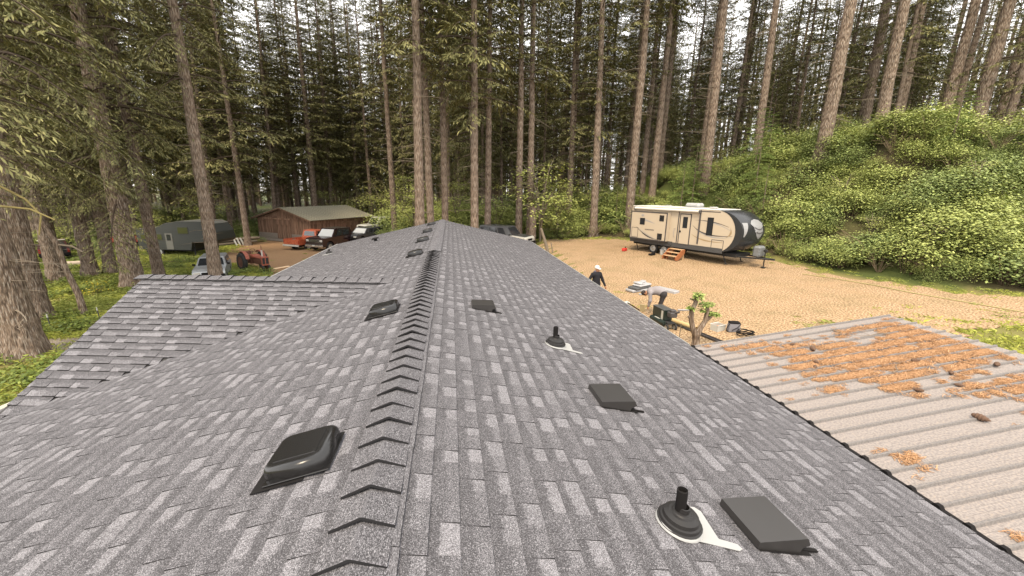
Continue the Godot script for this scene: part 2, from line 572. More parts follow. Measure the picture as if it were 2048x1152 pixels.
	while cz < 0.6:
		var jig := rng.randf_range(-0.004, 0.004)
		part(house, "ridge_cap", caps[rng.randi() % 5], null, Transform3D(Basis(Vector3.UP, rng.randf_range(-0.012, 0.012)), Vector3(jig, RIDGE_Y + 0.014, cz)))
		cz += 0.199
	var strip := MB.new()
	for s in [-1.0, 1.0]:
		var z := -9.6
		while z > FAR_Z - 0.02:
			var z2 := maxf(z - 1.0, FAR_Z - 0.02)
			var i0 := Vector3(0, RIDGE_Y + 0.028, z)
			var i1 := Vector3(0, RIDGE_Y + 0.028, z2 + 0.004)
			var o0 := on_slope(s, 0.155 * s, z) + Vector3(0, 0.026, 0)
			var o1 := on_slope(s, 0.155 * s, z2 + 0.004) + Vector3(0, 0.026, 0)
			if s > 0: strip.uvquad(i0, o0, o1, i1, swatch(13, rng.randi() % 16))
			else: strip.uvquad(o0, i0, i1, o1, swatch(13, rng.randi() % 16))
			if s > 0: strip.uvquad(o0 - Vector3(0, 0.026, 0), o1 - Vector3(0, 0.026, 0), o1, o0, swatch(15, 3))
			else: strip.uvquad(o1 - Vector3(0, 0.026, 0), o0 - Vector3(0, 0.026, 0), o0, o1, swatch(15, 3))
			z = z2
	pb(house, "ridge_strip", strip, M.shingle)
	# narrow starter strips that show beside the caps
	var ed := MB.new()
	var ez := -9.5
	while ez < 1.0:
		var xo := 0.168 + rng.randf_range(-0.004, 0.004)
		var a0 := on_slope(1, 0.05, ez) + Vector3(0, 0.016, 0)
		var a1 := on_slope(1, xo, ez) + Vector3(0, 0.018, 0)
		var b1 := on_slope(1, xo, ez + 0.332) + Vector3(0, 0.018, 0)
		var b0 := on_slope(1, 0.05, ez + 0.332) + Vector3(0, 0.016, 0)
		ed.uvquad(b0, b1, a1, a0, swatch(13, rng.randi() % 16))
		ed.uvquad(b1, b1 - Vector3(0, 0.012, 0), a1 - Vector3(0, 0.012, 0), a1, swatch(15, 2))
		ez += 0.336
	pb(house, "ridge_starter", ed, M.shingle)
	var wcaps := []
	for v in 4:
		var cb := MB.new()
		add_cap(cb, 0.25, 0.135, 0.024 + 0.003 * v, 0.27, 13 + v % 2, v * 4)
		wcaps.append(cb.mesh(M.shingle))
	var wx := along.cross(Vector3.UP).normalized()
	var s2 := 0.05
	while s2 < wing_len + 0.1:
		var p := A + along * s2 + Vector3(0, 0.014, 0)
		part(house, "ridge_cap", wcaps[rng.randi() % 4], null, Transform3D(Basis(wx, Vector3.UP, -along).rotated(Vector3.UP, rng.randf_range(-0.02, 0.02)), p + Vector3(0, 0.012, 0)))
		s2 += 0.199
	# eaves: gutter on the right, pale drip edge on the left, fascia boards
	var gut := MB.new()
	var ge := on_slope(1, rx, 0)
	var gp := PackedVector2Array([Vector2(0, 0), Vector2(0, -0.11), Vector2(0.09, -0.11), Vector2(0.125, -0.04), Vector2(0.125, 0.0), Vector2(0.112, 0.0), Vector2(0.112, -0.035), Vector2(0.082, -0.1), Vector2(0.012, -0.1), Vector2(0.012, 0)])
	gut.prism(gp, FAR_Z, -5.85, Transform3D(Basis.IDENTITY, Vector3(rx - 0.035, ge.y - 0.03, 0)))
	pb(house, "gutter", gut, M.white_metal)
	boxpart(house, "drip_edge", Vector3(-lx - 0.008, on_slope(-1, -lx, 0).y - 0.02, (FAR_Z - 6.0) * 0.5 - 1.0), Vector3(0.03, 0.07, -FAR_Z - 8.0), M.white_metal)
	boxpart(house, "fascia", Vector3(rx - 0.06, ge.y - 0.13, (FAR_Z + zc) * 0.5), Vector3(0.03, 0.2, zc - FAR_Z), M.cream_trim)
	boxpart(house, "fascia", Vector3(-lx + 0.06, on_slope(-1, -lx, 0).y - 0.14, (FAR_Z + zc) * 0.5), Vector3(0.03, 0.2, zc - FAR_Z), M.cream_trim)
	# pale bare board at the foot of the wing's rake
	mat("raw_pine", Color(0.72, 0.52, 0.33), 0.7)
	var fb := MB.new()
	var Be := B + along * 0.03 + we
	fb.box(Vector3.ZERO, Vector3(0.035, 0.12, 1.0))
	var rk := wrake.normalized()
	pb(house, "rake_board", fb, M.raw_pine, Transform3D(Basis(wup.cross(rk).normalized(), wup, rk), Be + rk * 0.1 - wup * 0.06 + along * 0.06))
	# walls
	var wl := MB.new()
	wl.box(Vector3(-0.25, 1.05, (FAR_Z + zc) * 0.5), Vector3(7.6, 2.3, zc - FAR_Z - 0.9))
	var gz := FAR_Z + 0.45
	wl.prism(PackedVector2Array([Vector2(-4.05, 2.19), Vector2(3.55, 2.19), Vector2(3.55, 2.5), Vector2(0, 3.36), Vector2(-4.05, 2.4)]), gz - 0.002, gz + 0.14)
	pb(house, "wall", wl, M.siding)
	var ww := MB.new()
	var wc := (A + B) * 0.5
	ww.box(Vector3(wc.x - 0.4, 0.75, wc.z), Vector3(3.4, 2.9, 5.2), Basis(Vector3.UP, atan2(-along.z, along.x)))
	pb(house, "wing_wall", ww, M.siding)
	make_fittings()
func make_fittings() -> void:
	# glossy box vents down the left slope, beside the ridge
	var hood := MB.new()
	var a := 0.168
	var rings := [[0.0, 0.012, 1.0], [0.002, 0.066, 1.0], [0.006, 0.08, 1.0], [0.013, 0.09, 1.0], [0.022, 0.096, 1.0], [0.032, 0.098, 1.0]]
	var ring_pts := []
	for r in rings:
		var pr := []
		var rad := 0.05
		var hx: float = a - r[0]
		for c4 in 4:
			var cx: float = [1.0, -1.0, -1.0, 1.0][c4] * (hx - rad)
			var cz: float = [-1.0, -1.0, 1.0, 1.0][c4] * (hx - rad)
			for k in 6:
				var an := PI * 0.5 * c4 + PI * 0.5 * k / 5.0
				pr.append(Vector3(cx + cos(an) * rad, r[1], cz - sin(an) * rad))
		ring_pts.append(pr)
	for i in rings.size() - 1:
		var n0: int = ring_pts[i].size()
		for k in n0:
			var j := (k + 1) % n0
			var cn := func(p: Vector3, t: float): return (Vector3(p.x, 0, p.z).normalized() * (1.0 - t) + Vector3.UP * t).normalized()
			var e0 := float(i) / (rings.size() - 1)
			var e1 := float(i + 1) / (rings.size() - 1)
			hood.stri(ring_pts[i][k], cn.call(ring_pts[i][k], e0), ring_pts[i][j], cn.call(ring_pts[i][j], e0), ring_pts[i + 1][j], cn.call(ring_pts[i + 1][j], e1))
			hood.stri(ring_pts[i][k], cn.call(ring_pts[i][k], e0), ring_pts[i + 1][j], cn.call(ring_pts[i + 1][j], e1), ring_pts[i + 1][k], cn.call(ring_pts[i + 1][k], e1))
	var top: Array = ring_pts[rings.size() - 1]
	for k in top.size():
		hood.tri(top[k], top[(k + 1) % top.size()], Vector3(0, 0.0985, 0))
	# raised rectangle on the hood, lip below
	hood.cbox(Vector3(0, 0.099, 0.0), Vector3(0.225, 0.005, 0.225), 0.002)
	hood.cbox(Vector3(0, 0.012, 0), Vector3(0.35, 0.008, 0.35), 0.003)
	var hm := hood.mesh(M.black_plastic)
	var fl := MB.new()
	fl.box(Vector3(0.06, 0.004, 0.095), Vector3(0.27, 0.003, 0.27))
	fl.box(Vector3(0, 0.03, 0), Vector3(0.25, 0.06, 0.25))
	var fm := fl.mesh(M.black_flat)
	for z in [-2.17, -5.06, -9.66, -12.33, -14.93, -17.97]:
		var v := Node3D.new()
		v.name = "roof_vent"
		house.add_child(v, true)
		v.transform = roof_xf(-1, -0.425, z, 0.014)
		part(v, "hood", hm)
		part(v, "flange", fm)
	# low round cap further down the left slope
	var cap := MB.new()
	cap.lathe([Vector2(0.06, 0), Vector2(0.06, 0.06), Vector2(0.15, 0.07), Vector2(0.155, 0.085), Vector2(0.11, 0.12), Vector2(0, 0.135)], 20)
	var rc := pb(house, "round_vent", cap, M.black_flat, roof_xf(-1, -2.48, -16.3, 0.012))
	# slant-top exhaust vents on the right slope
	var prof := PackedVector2Array([Vector2(-0.15, 0.004), Vector2(0.13, 0.004), Vector2(0.135, 0.036), Vector2(0.178, 0.06), Vector2(0.145, 0.1), Vector2(-0.15, 0.045)])
	for e in [[0.80, -5.46, 0.14], [1.79, -3.19, 0.17], [2.17, -1.78, 0.165]]:
		var v2 := Node3D.new()
		v2.name = "exhaust_vent"
		house.add_child(v2, true)
		v2.transform = roof_xf(1, e[0], e[1], 0.012)
		var hb := MB.new()
		var turn := Transform3D(Basis(Vector3(0, 0, 1), Vector3(0, 1, 0), Vector3(-1, 0, 0)), Vector3.ZERO)
		hb.prism(prof, -e[2], e[2], turn)
		pb(v2, "hood", hb, M.black_metal)
		var fb := MB.new()
		fb.box(Vector3(0, 0.002, 0.03), Vector3(e[2] * 2 + 0.02, 0.003, 0.34))
		fb.box(Vector3(-e[2] + 0.03, 0.004, 0.21), Vector3(0.022, 0.01, 0.13))
		pb(v2, "flange", fb, M.black_flat)
	# plumbing vents: pipe, ribbed rubber boot and pale flashing
	for e in [[1.62, -1.74, 1.0], [1.60, -4.44, 1.0], [-3.96, -15.39, 0.7]]:
		var side := signf(e[0])
		var v3 := Node3D.new()
		v3.name = "plumbing_vent"
		house.add_child(v3, true)
		var X := roof_xf(side, e[0], e[1], 0.01)
		v3.transform = X
		var tilt := Basis(X.basis.inverse() * Vector3.RIGHT, X.basis.inverse() * Vector3.UP, X.basis.inverse() * Vector3.BACK)
		var K: float = e[2]
		var pipe := MB.new()
		pipe.lathe([Vector2(0.029, 0.0), Vector2(0.029, 0.225 * K), Vector2(0.024, 0.228 * K), Vector2(0.022, 0.2 * K), Vector2(0.0, 0.19 * K)], 16, Transform3D(tilt, Vector3.ZERO))
		pb(v3, "pipe", pipe, M.black_flat)
		var boot := MB.new()
		boot.lathe([Vector2(0.118, 0.018), Vector2(0.122, 0.03), Vector2(0.112, 0.034), Vector2(0.108, 0.05), Vector2(0.098, 0.054), Vector2(0.094, 0.074), Vector2(0.07, 0.086), Vector2(0.055, 0.088), Vector2(0.048, 0.096), Vector2(0.036, 0.098), Vector2(0.034, 0.125), Vector2(0.029, 0.127)], 24, Transform3D(tilt.slerp(Basis.IDENTITY, 0.5), Vector3.ZERO))
		pb(v3, "boot", boot, M.rubber)
		var fl2 := MB.new()
		fl2.lathe([Vector2(0.128, 0.003), Vector2(0.125, 0.012), Vector2(0.12, 0.018), Vector2(0.112, 0.02)], 24)
		var poly := PackedVector2Array([Vector2(-0.1, 0.0), Vector2(0.15, 0.0), Vector2(0.15, 0.2), Vector2(0.12, 0.225), Vector2(-0.08, 0.2), Vector2(-0.105, 0.3), Vector2(-0.135, 0.31), Vector2(-0.15, 0.28)])
		fl2.prism(poly, 0.001, 0.004, Transform3D(Basis(Vector3.RIGHT, Vector3(0, 0, 1), Vector3(0, -1, 0)), Vector3(0, 0.0065, 0)))
		pb(v3, "flashing", fl2, M.white_metal)

# ------------------------------------------------------------------ ground sheets
var gn := FastNoiseLite.new()
func in_poly(p: Vector2, poly: PackedVector2Array) -> bool:
	return Geometry2D.is_point_in_polygon(p, poly)
func yard_here(x: float, z: float) -> bool:
	var w := gn.get_noise_2d(x * 6.0, z * 6.0) * 1.1
	if toe_dist(x, z) > -0.7 + w * 0.6: return false
	if x < 4.4 and z > -20.2: return false
	if x < -2.5 + w: return false
	if z > -10.9 + w * 0.8 + 0.05 * maxf(0.0, 18.0 - x) * 6.0: return false
	return true
const DIRT := [Vector2(-10.2, -26.5), Vector2(-12.5, -30.6), Vector2(-15.5, -33.5), Vector2(-19.4, -35.5), Vector2(-19.6, -39), Vector2(-21.5, -46), Vector2(-23.6, -51), Vector2(-20, -56), Vector2(-9, -53), Vector2(-2.5, -42), Vector2(-2.5, -26)]
const PATH := [Vector2(-30, -22.5), Vector2(-30, -20.6), Vector2(-19, -16.9), Vector2(-15.3, -15.9), Vector2(-12.4, -16.0), Vector2(-8, -17.0), Vector2(-8, -18.2), Vector2(-12.4, -17.2), Vector2(-15.3, -17.2), Vector2(-19, -18.4)]
func sheet(called: String, x0: float, x1: float, z0: float, z1: float, step: float, keep: Callable, lift: float, m: Material) -> void:
	var b := MB.new()
	var nx := int((x1 - x0) / step)
	var nz := int((z1 - z0) / step)
	for i in nx:
		for k in nz:
			var x := x0 + i * step
			var z := z0 + k * step
			if not keep.call(x + step * 0.5, z + step * 0.5): continue
			var j := func(px: float, pz: float): return Vector3(px + gn.get_noise_2d(px * 40, pz * 40) * step * 0.5, 0, pz + gn.get_noise_2d(pz * 40 + 99, px * 40) * step * 0.5)
			var p := []
			for o in [[0, step], [step, step], [step, 0], [0, 0]]:
				var v: Vector3 = j.call(x + o[0], z + o[1])
				p.append(Vector3(v.x, gh(v.x, v.z) + lift, v.z))
			var nn := func(v: Vector3): return Vector3(gh(v.x - 0.4, v.z) - gh(v.x + 0.4, v.z), 0.8, gh(v.x, v.z - 0.4) - gh(v.x, v.z + 0.4)).normalized()
			var n0: Vector3 = nn.call(p[0])
			var n1: Vector3 = nn.call(p[2])
			b.stri(p[0], n0, p[1], n0, p[2], n1)
			b.stri(p[0], n0, p[2], n1, p[3], n1)
	structure(called, b, m)
func ground_tint(x: float, z: float) -> Color:
	var n := gn.get_noise_2d(x * 3.0, z * 3.0)
	var n2 := gn.get_noise_2d(x * 11.0 + 50, z * 11.0)
	var grass := Color(0.13, 0.135, 0.035).lerp(Color(0.2, 0.16, 0.07), clampf(n2 * 1.4 + 0.35, 0, 1))
	var floor_ := Color(0.075, 0.06, 0.032).lerp(Color(0.07, 0.085, 0.025), clampf(n * 1.6 + 0.5, 0, 1))
	var f := 0.0
	if x < -5.0: f = sm(-36.0, -48.0, z + n * 12.0)
	else: f = 1.0 if toe_dist(x, z) > -0.2 else 0.0
	f = maxf(f, sm(-34.0, -46.0, x + n * 10.0))
	return grass.lerp(floor_, f)
func make_ground() -> void:
	gn.seed = 31; gn.frequency = 0.03; gn.fractal_octaves = 3
	var sp := noise_image(1024, 8, 0.12, 4, [[0.0, Color(0.55, 0.52, 0.5)], [0.45, Color(0.85, 0.85, 0.82)], [0.62, Color(1.0, 1.0, 0.95)], [1.0, Color(1.25, 1.2, 1.1)]])
	var gm := tri_mat("ground", sp, Vector3(0.28, 0.28, 0.28), 0.95, true)
	gm.vertex_color_use_as_albedo = true
	var xs := []
	var zs := []
	var v := -420.0
	while v < 420.0:
		xs.append(v)
		var a := absf(v + 0.001 if v < 0 else v)
		v += 0.8 if a < 42 else (3.0 if a < 80 else 40.0)
	v = -460.0
	while v < 120.0:
		zs.append(v)
		v += 0.8 if v > -62 and v < 6 else (3.0 if v > -110 and v < 24 else 40.0)
	var b := MB.new()
	var P := []
	var N := []
	var Cc := []
	for x in xs:
		var rp := []
		var rn := []
		var rc := []
		for z in zs:
			rp.append(Vector3(x, gh(x, z), z))
			rn.append(Vector3(gh(x - 0.5, z) - gh(x + 0.5, z), 1.0, gh(x, z - 0.5) - gh(x, z + 0.5)).normalized())
			rc.append(ground_tint(x, z))
		P.append(rp); N.append(rn); Cc.append(rc)
	for i in xs.size() - 1:
		for k in zs.size() - 1:
			for t in [[[i, k + 1], [i + 1, k + 1], [i + 1, k]], [[i, k + 1], [i + 1, k], [i, k]]]:
				for w in [0, 2, 1]:
					var q: Array = t[w]
					b.v.append(P[q[0]][q[1]]); b.n.append(N[q[0]][q[1]]); b.c.append(Cc[q[0]][q[1]]); b.u.append(Vector2.ZERO)
	structure("ground", b, gm)
	# gravel yard with straw and wood-chip grain
	var gi := noise_image(2048, 15, 0.06, 4, [[0.0, Color(0.07, 0.045, 0.028)], [0.36, Color(0.2, 0.132, 0.078)], [0.5, Color(0.3, 0.2, 0.113)], [0.62, Color(0.38, 0.268, 0.157)], [1.0, Color(0.5, 0.395, 0.28)]])
	var tone := noise_image(512, 71, 0.012, 4, [[0.0, Color(0.75, 0.78, 0.72)], [0.5, Color(0.95, 0.94, 0.92)], [1.0, Color(1.0, 0.99, 1.0)]])
	var ym := tri_mat("gravel", gi, Vector3(0.083, 0.083, 0.083), 0.95, true)
	ym.detail_enabled = true
	ym.detail_blend_mode = BaseMaterial3D.BLEND_MODE_MUL
	ym.detail_albedo = tex(tone)
	ym.detail_uv_layer = BaseMaterial3D.DETAIL_UV_1
	bump(ym, 1024, 16, 0.1, 4, 6.0)
	sheet("gravel_yard", -4.0, 30.0, -42.0, -6.0, 0.5, yard_here, 0.03, ym)
	var di := noise_image(1024, 25, 0.09, 4, [[0.0, Color(0.1, 0.055, 0.028)], [0.4, Color(0.2, 0.115, 0.06)], [0.6, Color(0.26, 0.16, 0.085)], [1.0, Color(0.4, 0.28, 0.16)]])
	var dm := tri_mat("dirt", di, Vector3(0.15, 0.15, 0.15), 0.95, true)
	var dp := PackedVector2Array(DIRT)
	sheet("dirt_yard", -26.0, -2.0, -58.0, -24.0, 0.5, func(x, z): return in_poly(Vector2(x + gn.get_noise_2d(x * 9, z * 9) * 1.6, z + gn.get_noise_2d(z * 9, x * 9) * 1.6), dp), 0.025, dm)
	var pi_ := noise_image(512, 35, 0.09, 4, [[0.0, Color(0.1, 0.08, 0.06)], [0.5, Color(0.2, 0.165, 0.13)], [1.0, Color(0.32, 0.28, 0.22)]])
	var pm := tri_mat("path", pi_, Vector3(0.3, 0.3, 0.3), 0.95, true)
	var pp := PackedVector2Array(PATH)
	sheet("footpath", -32.0, -7.0, -24.0, -14.0, 0.35, func(x, z): return in_poly(Vector2(x, z + gn.get_noise_2d(x * 12, z * 12) * 0.4), pp), 0.025, pm)

# ------------------------------------------------------------------ metal lean-to roof beside the house
const CK := 0.118
func cy_(x: float) -> float:
	return 2.499 + CK * (x - 4.37)
func make_carport() -> void:
	var T := thing("carport", Vector3(6.5, 0, -2.0), 0, "low metal-roofed lean-to beside the house, littered with orange needles", "carport")
	var off := -T.position
	var im := noise_image(1024, 41, 0.045, 5, [[0.0, Color(0.11, 0.095, 0.088)], [0.4, Color(0.17, 0.148, 0.137)], [0.52, Color(0.2, 0.176, 0.162)], [0.68, Color(0.23, 0.198, 0.178)], [0.85, Color(0.24, 0.19, 0.15)], [1.0, Color(0.26, 0.17, 0.1)]])
	var pm := tri_mat("panel", im, Vector3(0.8, 0.8, 0.8), 0.72, true, 0.4)
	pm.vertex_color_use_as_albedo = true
	var x0 := 4.235
	var x1 := 7.86
	var ribs := []
	var z := -5.714
	var i := 0
	while z < 3.0:
		var b := MB.new()
		# cross-section along z: four major ribs 9 inches apart, two minor swages in each pan
		var pr := []
		for r in 4:
			var s := r * 0.2035
			pr.append_array([[s - 0.019, 0.0], [s - 0.01, 0.024], [s + 0.01, 0.024], [s + 0.019, 0.0]])
			pr.append_array([[s + 0.066, 0.0], [s + 0.074, 0.003], [s + 0.082, 0.0], [s + 0.12, 0.0], [s + 0.128, 0.003], [s + 0.136, 0.0]])
			ribs.append(z + s)
		pr.append([0.814 - 0.019, 0.0])
		var lift := 0.0015 * (i % 2)
		for k in pr.size() - 1:
			var a := z + float(pr[k][0])
			var c := z + float(pr[k + 1][0])
			var ya: float = pr[k][1] + lift
			var yc: float = pr[k + 1][1] + lift
			# dirt and lichen in the texture; ribs tinted darker, cooler grey than the pans
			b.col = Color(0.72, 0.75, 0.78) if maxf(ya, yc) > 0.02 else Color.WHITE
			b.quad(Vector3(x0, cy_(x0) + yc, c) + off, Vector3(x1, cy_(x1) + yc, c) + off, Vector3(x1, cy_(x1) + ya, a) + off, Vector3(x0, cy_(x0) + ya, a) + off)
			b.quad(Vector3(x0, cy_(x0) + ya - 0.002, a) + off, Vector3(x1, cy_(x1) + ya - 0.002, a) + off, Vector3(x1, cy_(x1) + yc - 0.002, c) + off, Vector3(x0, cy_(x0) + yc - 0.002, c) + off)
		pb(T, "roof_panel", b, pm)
		z += 0.814
		i += 1
	# black strip along the house edge, following the ribs
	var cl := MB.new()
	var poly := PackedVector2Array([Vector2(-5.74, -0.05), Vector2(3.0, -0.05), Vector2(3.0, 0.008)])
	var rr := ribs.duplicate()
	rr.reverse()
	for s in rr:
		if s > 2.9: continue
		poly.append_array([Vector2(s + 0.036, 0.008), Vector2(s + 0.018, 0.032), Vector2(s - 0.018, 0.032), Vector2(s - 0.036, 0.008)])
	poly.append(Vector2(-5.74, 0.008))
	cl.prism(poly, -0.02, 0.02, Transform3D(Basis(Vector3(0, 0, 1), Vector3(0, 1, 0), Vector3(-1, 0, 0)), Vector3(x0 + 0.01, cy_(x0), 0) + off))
	pb(T, "black_edge_strip", cl, M.black_flat)
	mat("old_wood", Color(0.16, 0.12, 0.085), 0.85)
	for zz in [-5.5, -2.8, -0.1, 2.7]:
		for xx in [4.5, 7.7]:
			var h := cy_(xx) - 0.16
			var g := gh(xx, zz)
			boxpart(T, "post", Vector3(xx, (h + g) * 0.5 - 0.05, zz) + off, Vector3(0.12, h - g + 0.1, 0.12), M.old_wood, 0.008)
	for xx in [4.5, 7.7]:
		boxpart(T, "beam", Vector3(xx, cy_(xx) - 0.1, -1.4) + off, Vector3(0.07, 0.16, 8.5), M.old_wood, 0.006)
	for zz in [-5.5, -4.2, -2.8, -1.4, -0.1, 1.3, 2.7]:
		boxpart(T, "rafter", Vector3(6.1, cy_(6.1) - 0.045, zz) + off, Vector3(3.4, 0.07, 0.045), M.old_wood, 0.0, Basis(Vector3.BACK, atan(CK)))
	# fallen needles
	var nb := MB.new()
	for k in 9:
		var a := rng.randf() * TAU
		var o := Vector3(rng.randf_range(-0.05, 0.05), 0.002 + 0.002 * k, rng.randf_range(-0.05, 0.05))
		var d := Vector3(cos(a), rng.randf_range(-0.06, 0.14), sin(a)) * rng.randf_range(0.02, 0.04)
		var s := Vector3(-sin(a), 0, cos(a)) * 0.0028
		nb.col = Color(0.24, 0.13, 0.065).lerp(Color(0.48, 0.3, 0.17), rng.randf())
		nb.quad(o - d - s, o - d + s, o + d + s, o + d - s)
		nb.quad(o - d - Vector3(0, 0.002, 0), o + d - Vector3(0, 0.002, 0), o + d + Vector3(0, 0.002, 0), o - d + Vector3(0, 0.002, 0))
	var lm := vmat("litter", 0.9, 0.2)
	var zone := PackedVector2Array([Vector2(4.584, -5.518), Vector2(4.806, -4.984), Vector2(4.895, -4.539), Vector2(5.029, -4.228), Vector2(5.474, -4.094), Vector2(5.563, -3.649), Vector2(5.83, -3.471), Vector2(6.364, -3.337), Vector2(6.72, -3.026), Vector2(7.165, -2.67), Vector2(7.61, -2.581), Vector2(7.654, -5.429), Vector2(6.898, -5.651)])
	var xf := []
	var tries := 0
	while xf.size() < 8000 and tries < 90000:
		tries += 1
		var x := rng.randf_range(4.4, 7.8)
		var zz := rng.randf_range(-5.68, 0.4)
		var inz := in_poly(Vector2(x, zz), zone)
		var n := gn.get_noise_2d(x * 45.0, zz * 90.0)
		var n2 := gn.get_noise_2d(x * 16.0 + 70, zz * 24.0)
		var dens := clampf(0.3 + n * 1.1 + n2 * 1.3 + gn.get_noise_2d(x * 160.0, zz * 160.0) * 0.8, 0.0, 1.0) if inz else clampf((n + n2 - 0.42) * 1.2, 0.0, 0.35)
		var ph := fposmod(zz + 5.714 + 0.03, 0.2035)
		if ph < 0.06: dens *= 0.12
		if rng.randf() > dens: continue
		var y := cy_(x) + 0.003 + (0.026 if ph < 0.06 else 0.0)
		xf.append(Transform3D(Basis(Vector3.BACK, atan(CK)) * Basis(Vector3.UP, rng.randf() * TAU) * Basis.from_scale(Vector3.ONE * rng.randf_range(0.5, 1.0)), Vector3(x, y, zz)))
	stuff("needle_litter", nb.mesh(lm), xf, "orange fir needles drifted across the metal lean-to roof", "needles")
	make_cones()
func stuff(called: String, mesh: Mesh, xf: Array, label: String, category: String) -> MultiMeshInstance3D:
	var mm := MultiMesh.new()
	mm.transform_format = MultiMesh.TRANSFORM_3D
	mm.mesh = mesh
	mm.instance_count = xf.size()
	for i in xf.size(): mm.set_instance_transform(i, xf[i])
	var o := MultiMeshInstance3D.new()
	o.name = numbered(called)
	o.multimesh = mm
	add_child(o, true)
	meta(o, label, category, "", "stuff")
	return o
func make_cones() -> void:
	var b := MB.new()
	var prof := []
	for k in 12:
		var t := k / 11.0
		var r := 0.017 * sin(PI * (0.12 + 0.84 * t)) * (1.0 + 0.22 * (k % 2))
		prof.append(Vector2(r, t * 0.075))
	prof.append(Vector2(0, 0.078))
	b.lathe(prof, 9)
	var m := mat("cone", Color(0.09, 0.05, 0.03), 0.9)
	var list := [
		[5.616, -5.233, 1.2, "fir cone on the metal roof nearest its far edge, among orange needles"],
		[5.714, -5.037, 1.8, "large dark fir cone on needles near the far end of the metal roof"],
		[5.411, -4.681, 1.3, "fir cone on the metal roof at the left end of the thick needles"],
		[5.313, -4.539, 1.2, "fir cone beside a twig at the lower left of the needle patch"],
		[6.479, -4.263, 1.5, "fir cone in the middle of the needle-covered metal roof"],
		[6.301, -3.649, 1.1, "pale fir cone lying by a rib in thick needles"],
		[5.776, -3.115, 1.9, "lone fir cone on the bare nearer part of the metal roof"],
		[7.254, -3.88, 1.5, "fir cone near the outer edge of the metal roof"],
		[6.586, -3.889, 1.2, "fir cone in the needles below the outermost one"],
		[5.856, -3.622, 1.3, "fir cone at the lower edge of the needle patch"]]
	for e in list:
		var a := rng.randf() * TAU
		var bs := Basis(Vector3.UP, a) * Basis(Vector3.BACK, PI * 0.5) * Basis.from_scale(Vector3.ONE * e[2])
		var o := part(self, "fir_cone", b.mesh(), m, Transform3D(bs, Vector3(e[0], cy_(e[0]) + 0.018 * e[2] + 0.006, e[1])))
		meta(o, e[3], "cone", "cones on the metal roof")
	for e in [[6.141, -4.165, 0.4, 0.5, "broken twig lying across the needles in the middle of the metal roof"], [6.809, -5.117, 0.55, 2.9, "long pale twig lying near the far corner of the metal roof"], [6.524, -5.393, 0.3, 1.0, "reddish twig cluster at the far edge of the metal roof"]]:
		var tb := MB.new()
		var L: float = e[2]
		var pts := []
		for k in 5: pts.append(Vector3((k / 4.0 - 0.5) * L, 0.012 + 0.01 * sin(k * 2.1), 0.03 * sin(k * 1.7)))
		tb.tube(pts, [0.007, 0.006, 0.006, 0.004, 0.002], 5)
		for k in 3:
			var o2: Vector3 = pts[k + 1]
			tb.tube([o2, o2 + Vector3(0.06, 0.02, 0.07 * (1 if k % 2 else -1))], [0.004, 0.0015], 4)
		var o := pb(self, "fallen_twig", tb, M.old_wood, Transform3D(Basis(Vector3.BACK, atan(CK)) * Basis(Vector3.UP, e[3]), Vector3(e[0], cy_(e[0]) + 0.022, e[1])))
		meta(o, e[4], "twig", "twigs on the metal roof")

# ------------------------------------------------------------------ trees and undergrowth
func leaf(b: MB, p: Vector3, d: Vector3, s: Vector3, sag := 0.0) -> void:   # a folded diamond: two faces that meet on the midrib
	var m := p + d * 0.5
	var e := p + d - Vector3(0, sag, 0)
	var n := d.cross(s).normalized() * s.length() * 0.35
	b.tri(p, m + s + n, e); b.tri(p, e, m - s + n)
func make_bough(L: float, nside: int, per: int, size: float, droop: float, dry := 0.0) -> MB:
	# a fir bough along +x: a drooping stem with flat sprays of needle tufts on both sides
	var b := MB.new()
	var f := func(t: float): return Vector3(L * t, 0.12 * L * t - droop * L * t * t, 0.0)
	b.col = Color(0.06, 0.045, 0.032)
	var pts := []
	var rd := []
	for k in 6:
		pts.append(f.call(k / 5.0)); rd.append(lerpf(0.011 * L + 0.006, 0.004, k / 5.0))
	b.tube(pts, rd, 4, false)
	for i in nside:
		var t := lerpf(0.16, 1.0, (i + 0.5) / nside)
		for sd in [-1.0, 1.0]:
			if rng.randf() < 0.08: continue
			var o: Vector3 = f.call(t)
			var bl := (0.14 + 0.42 * (1.0 - t) * sm(0.0, 0.35, t + 0.1)) * L * rng.randf_range(0.7, 1.2)
			var dir := Vector3(rng.randf_range(0.45, 0.85), rng.randf_range(-0.35, 0.02), sd).normalized()
			var end := o + dir * bl - Vector3(0, droop * bl * 0.6, 0)
			b.col = Color(0.055, 0.042, 0.03)
			var sx := dir.cross(Vector3.UP).normalized() * 0.008
			b.tri(o - sx, o + sx, end)
			if rng.randf() < dry: continue
			for k in per:
				var u := (k + rng.randf()) / per
				var p := o.lerp(end, u) + Vector3(0, -droop * 0.25 * bl * (u - u * u), 0)
				var a := rng.randf_range(-1.1, 1.1)
				var dd := (dir.rotated(Vector3.UP, a) + Vector3(0, rng.randf_range(-0.55, 0.12), 0)).normalized() * size * rng.randf_range(0.7, 1.3)
				var ss := dd.cross(Vector3(rng.randf_range(-0.5, 0.5), 1, rng.randf_range(-0.5, 0.5))).normalized() * size * 0.13
				var w := rng.randf()
				b.col = Color(0.09, 0.092, 0.038).lerp(Color(0.24, 0.22, 0.095), w * w)
				leaf(b, p, dd, ss, size * 0.12)
	return b
func append_mb(dst: MB, src: MB, t: Transform3D) -> void:
	dst.v.append_array(t * src.v)
	dst.n.append_array(Transform3D(t.basis.orthonormalized(), Vector3.ZERO) * src.n)
	dst.u.append_array(src.u)
	dst.c.append_array(src.c)
var fine := []
var coarse := []
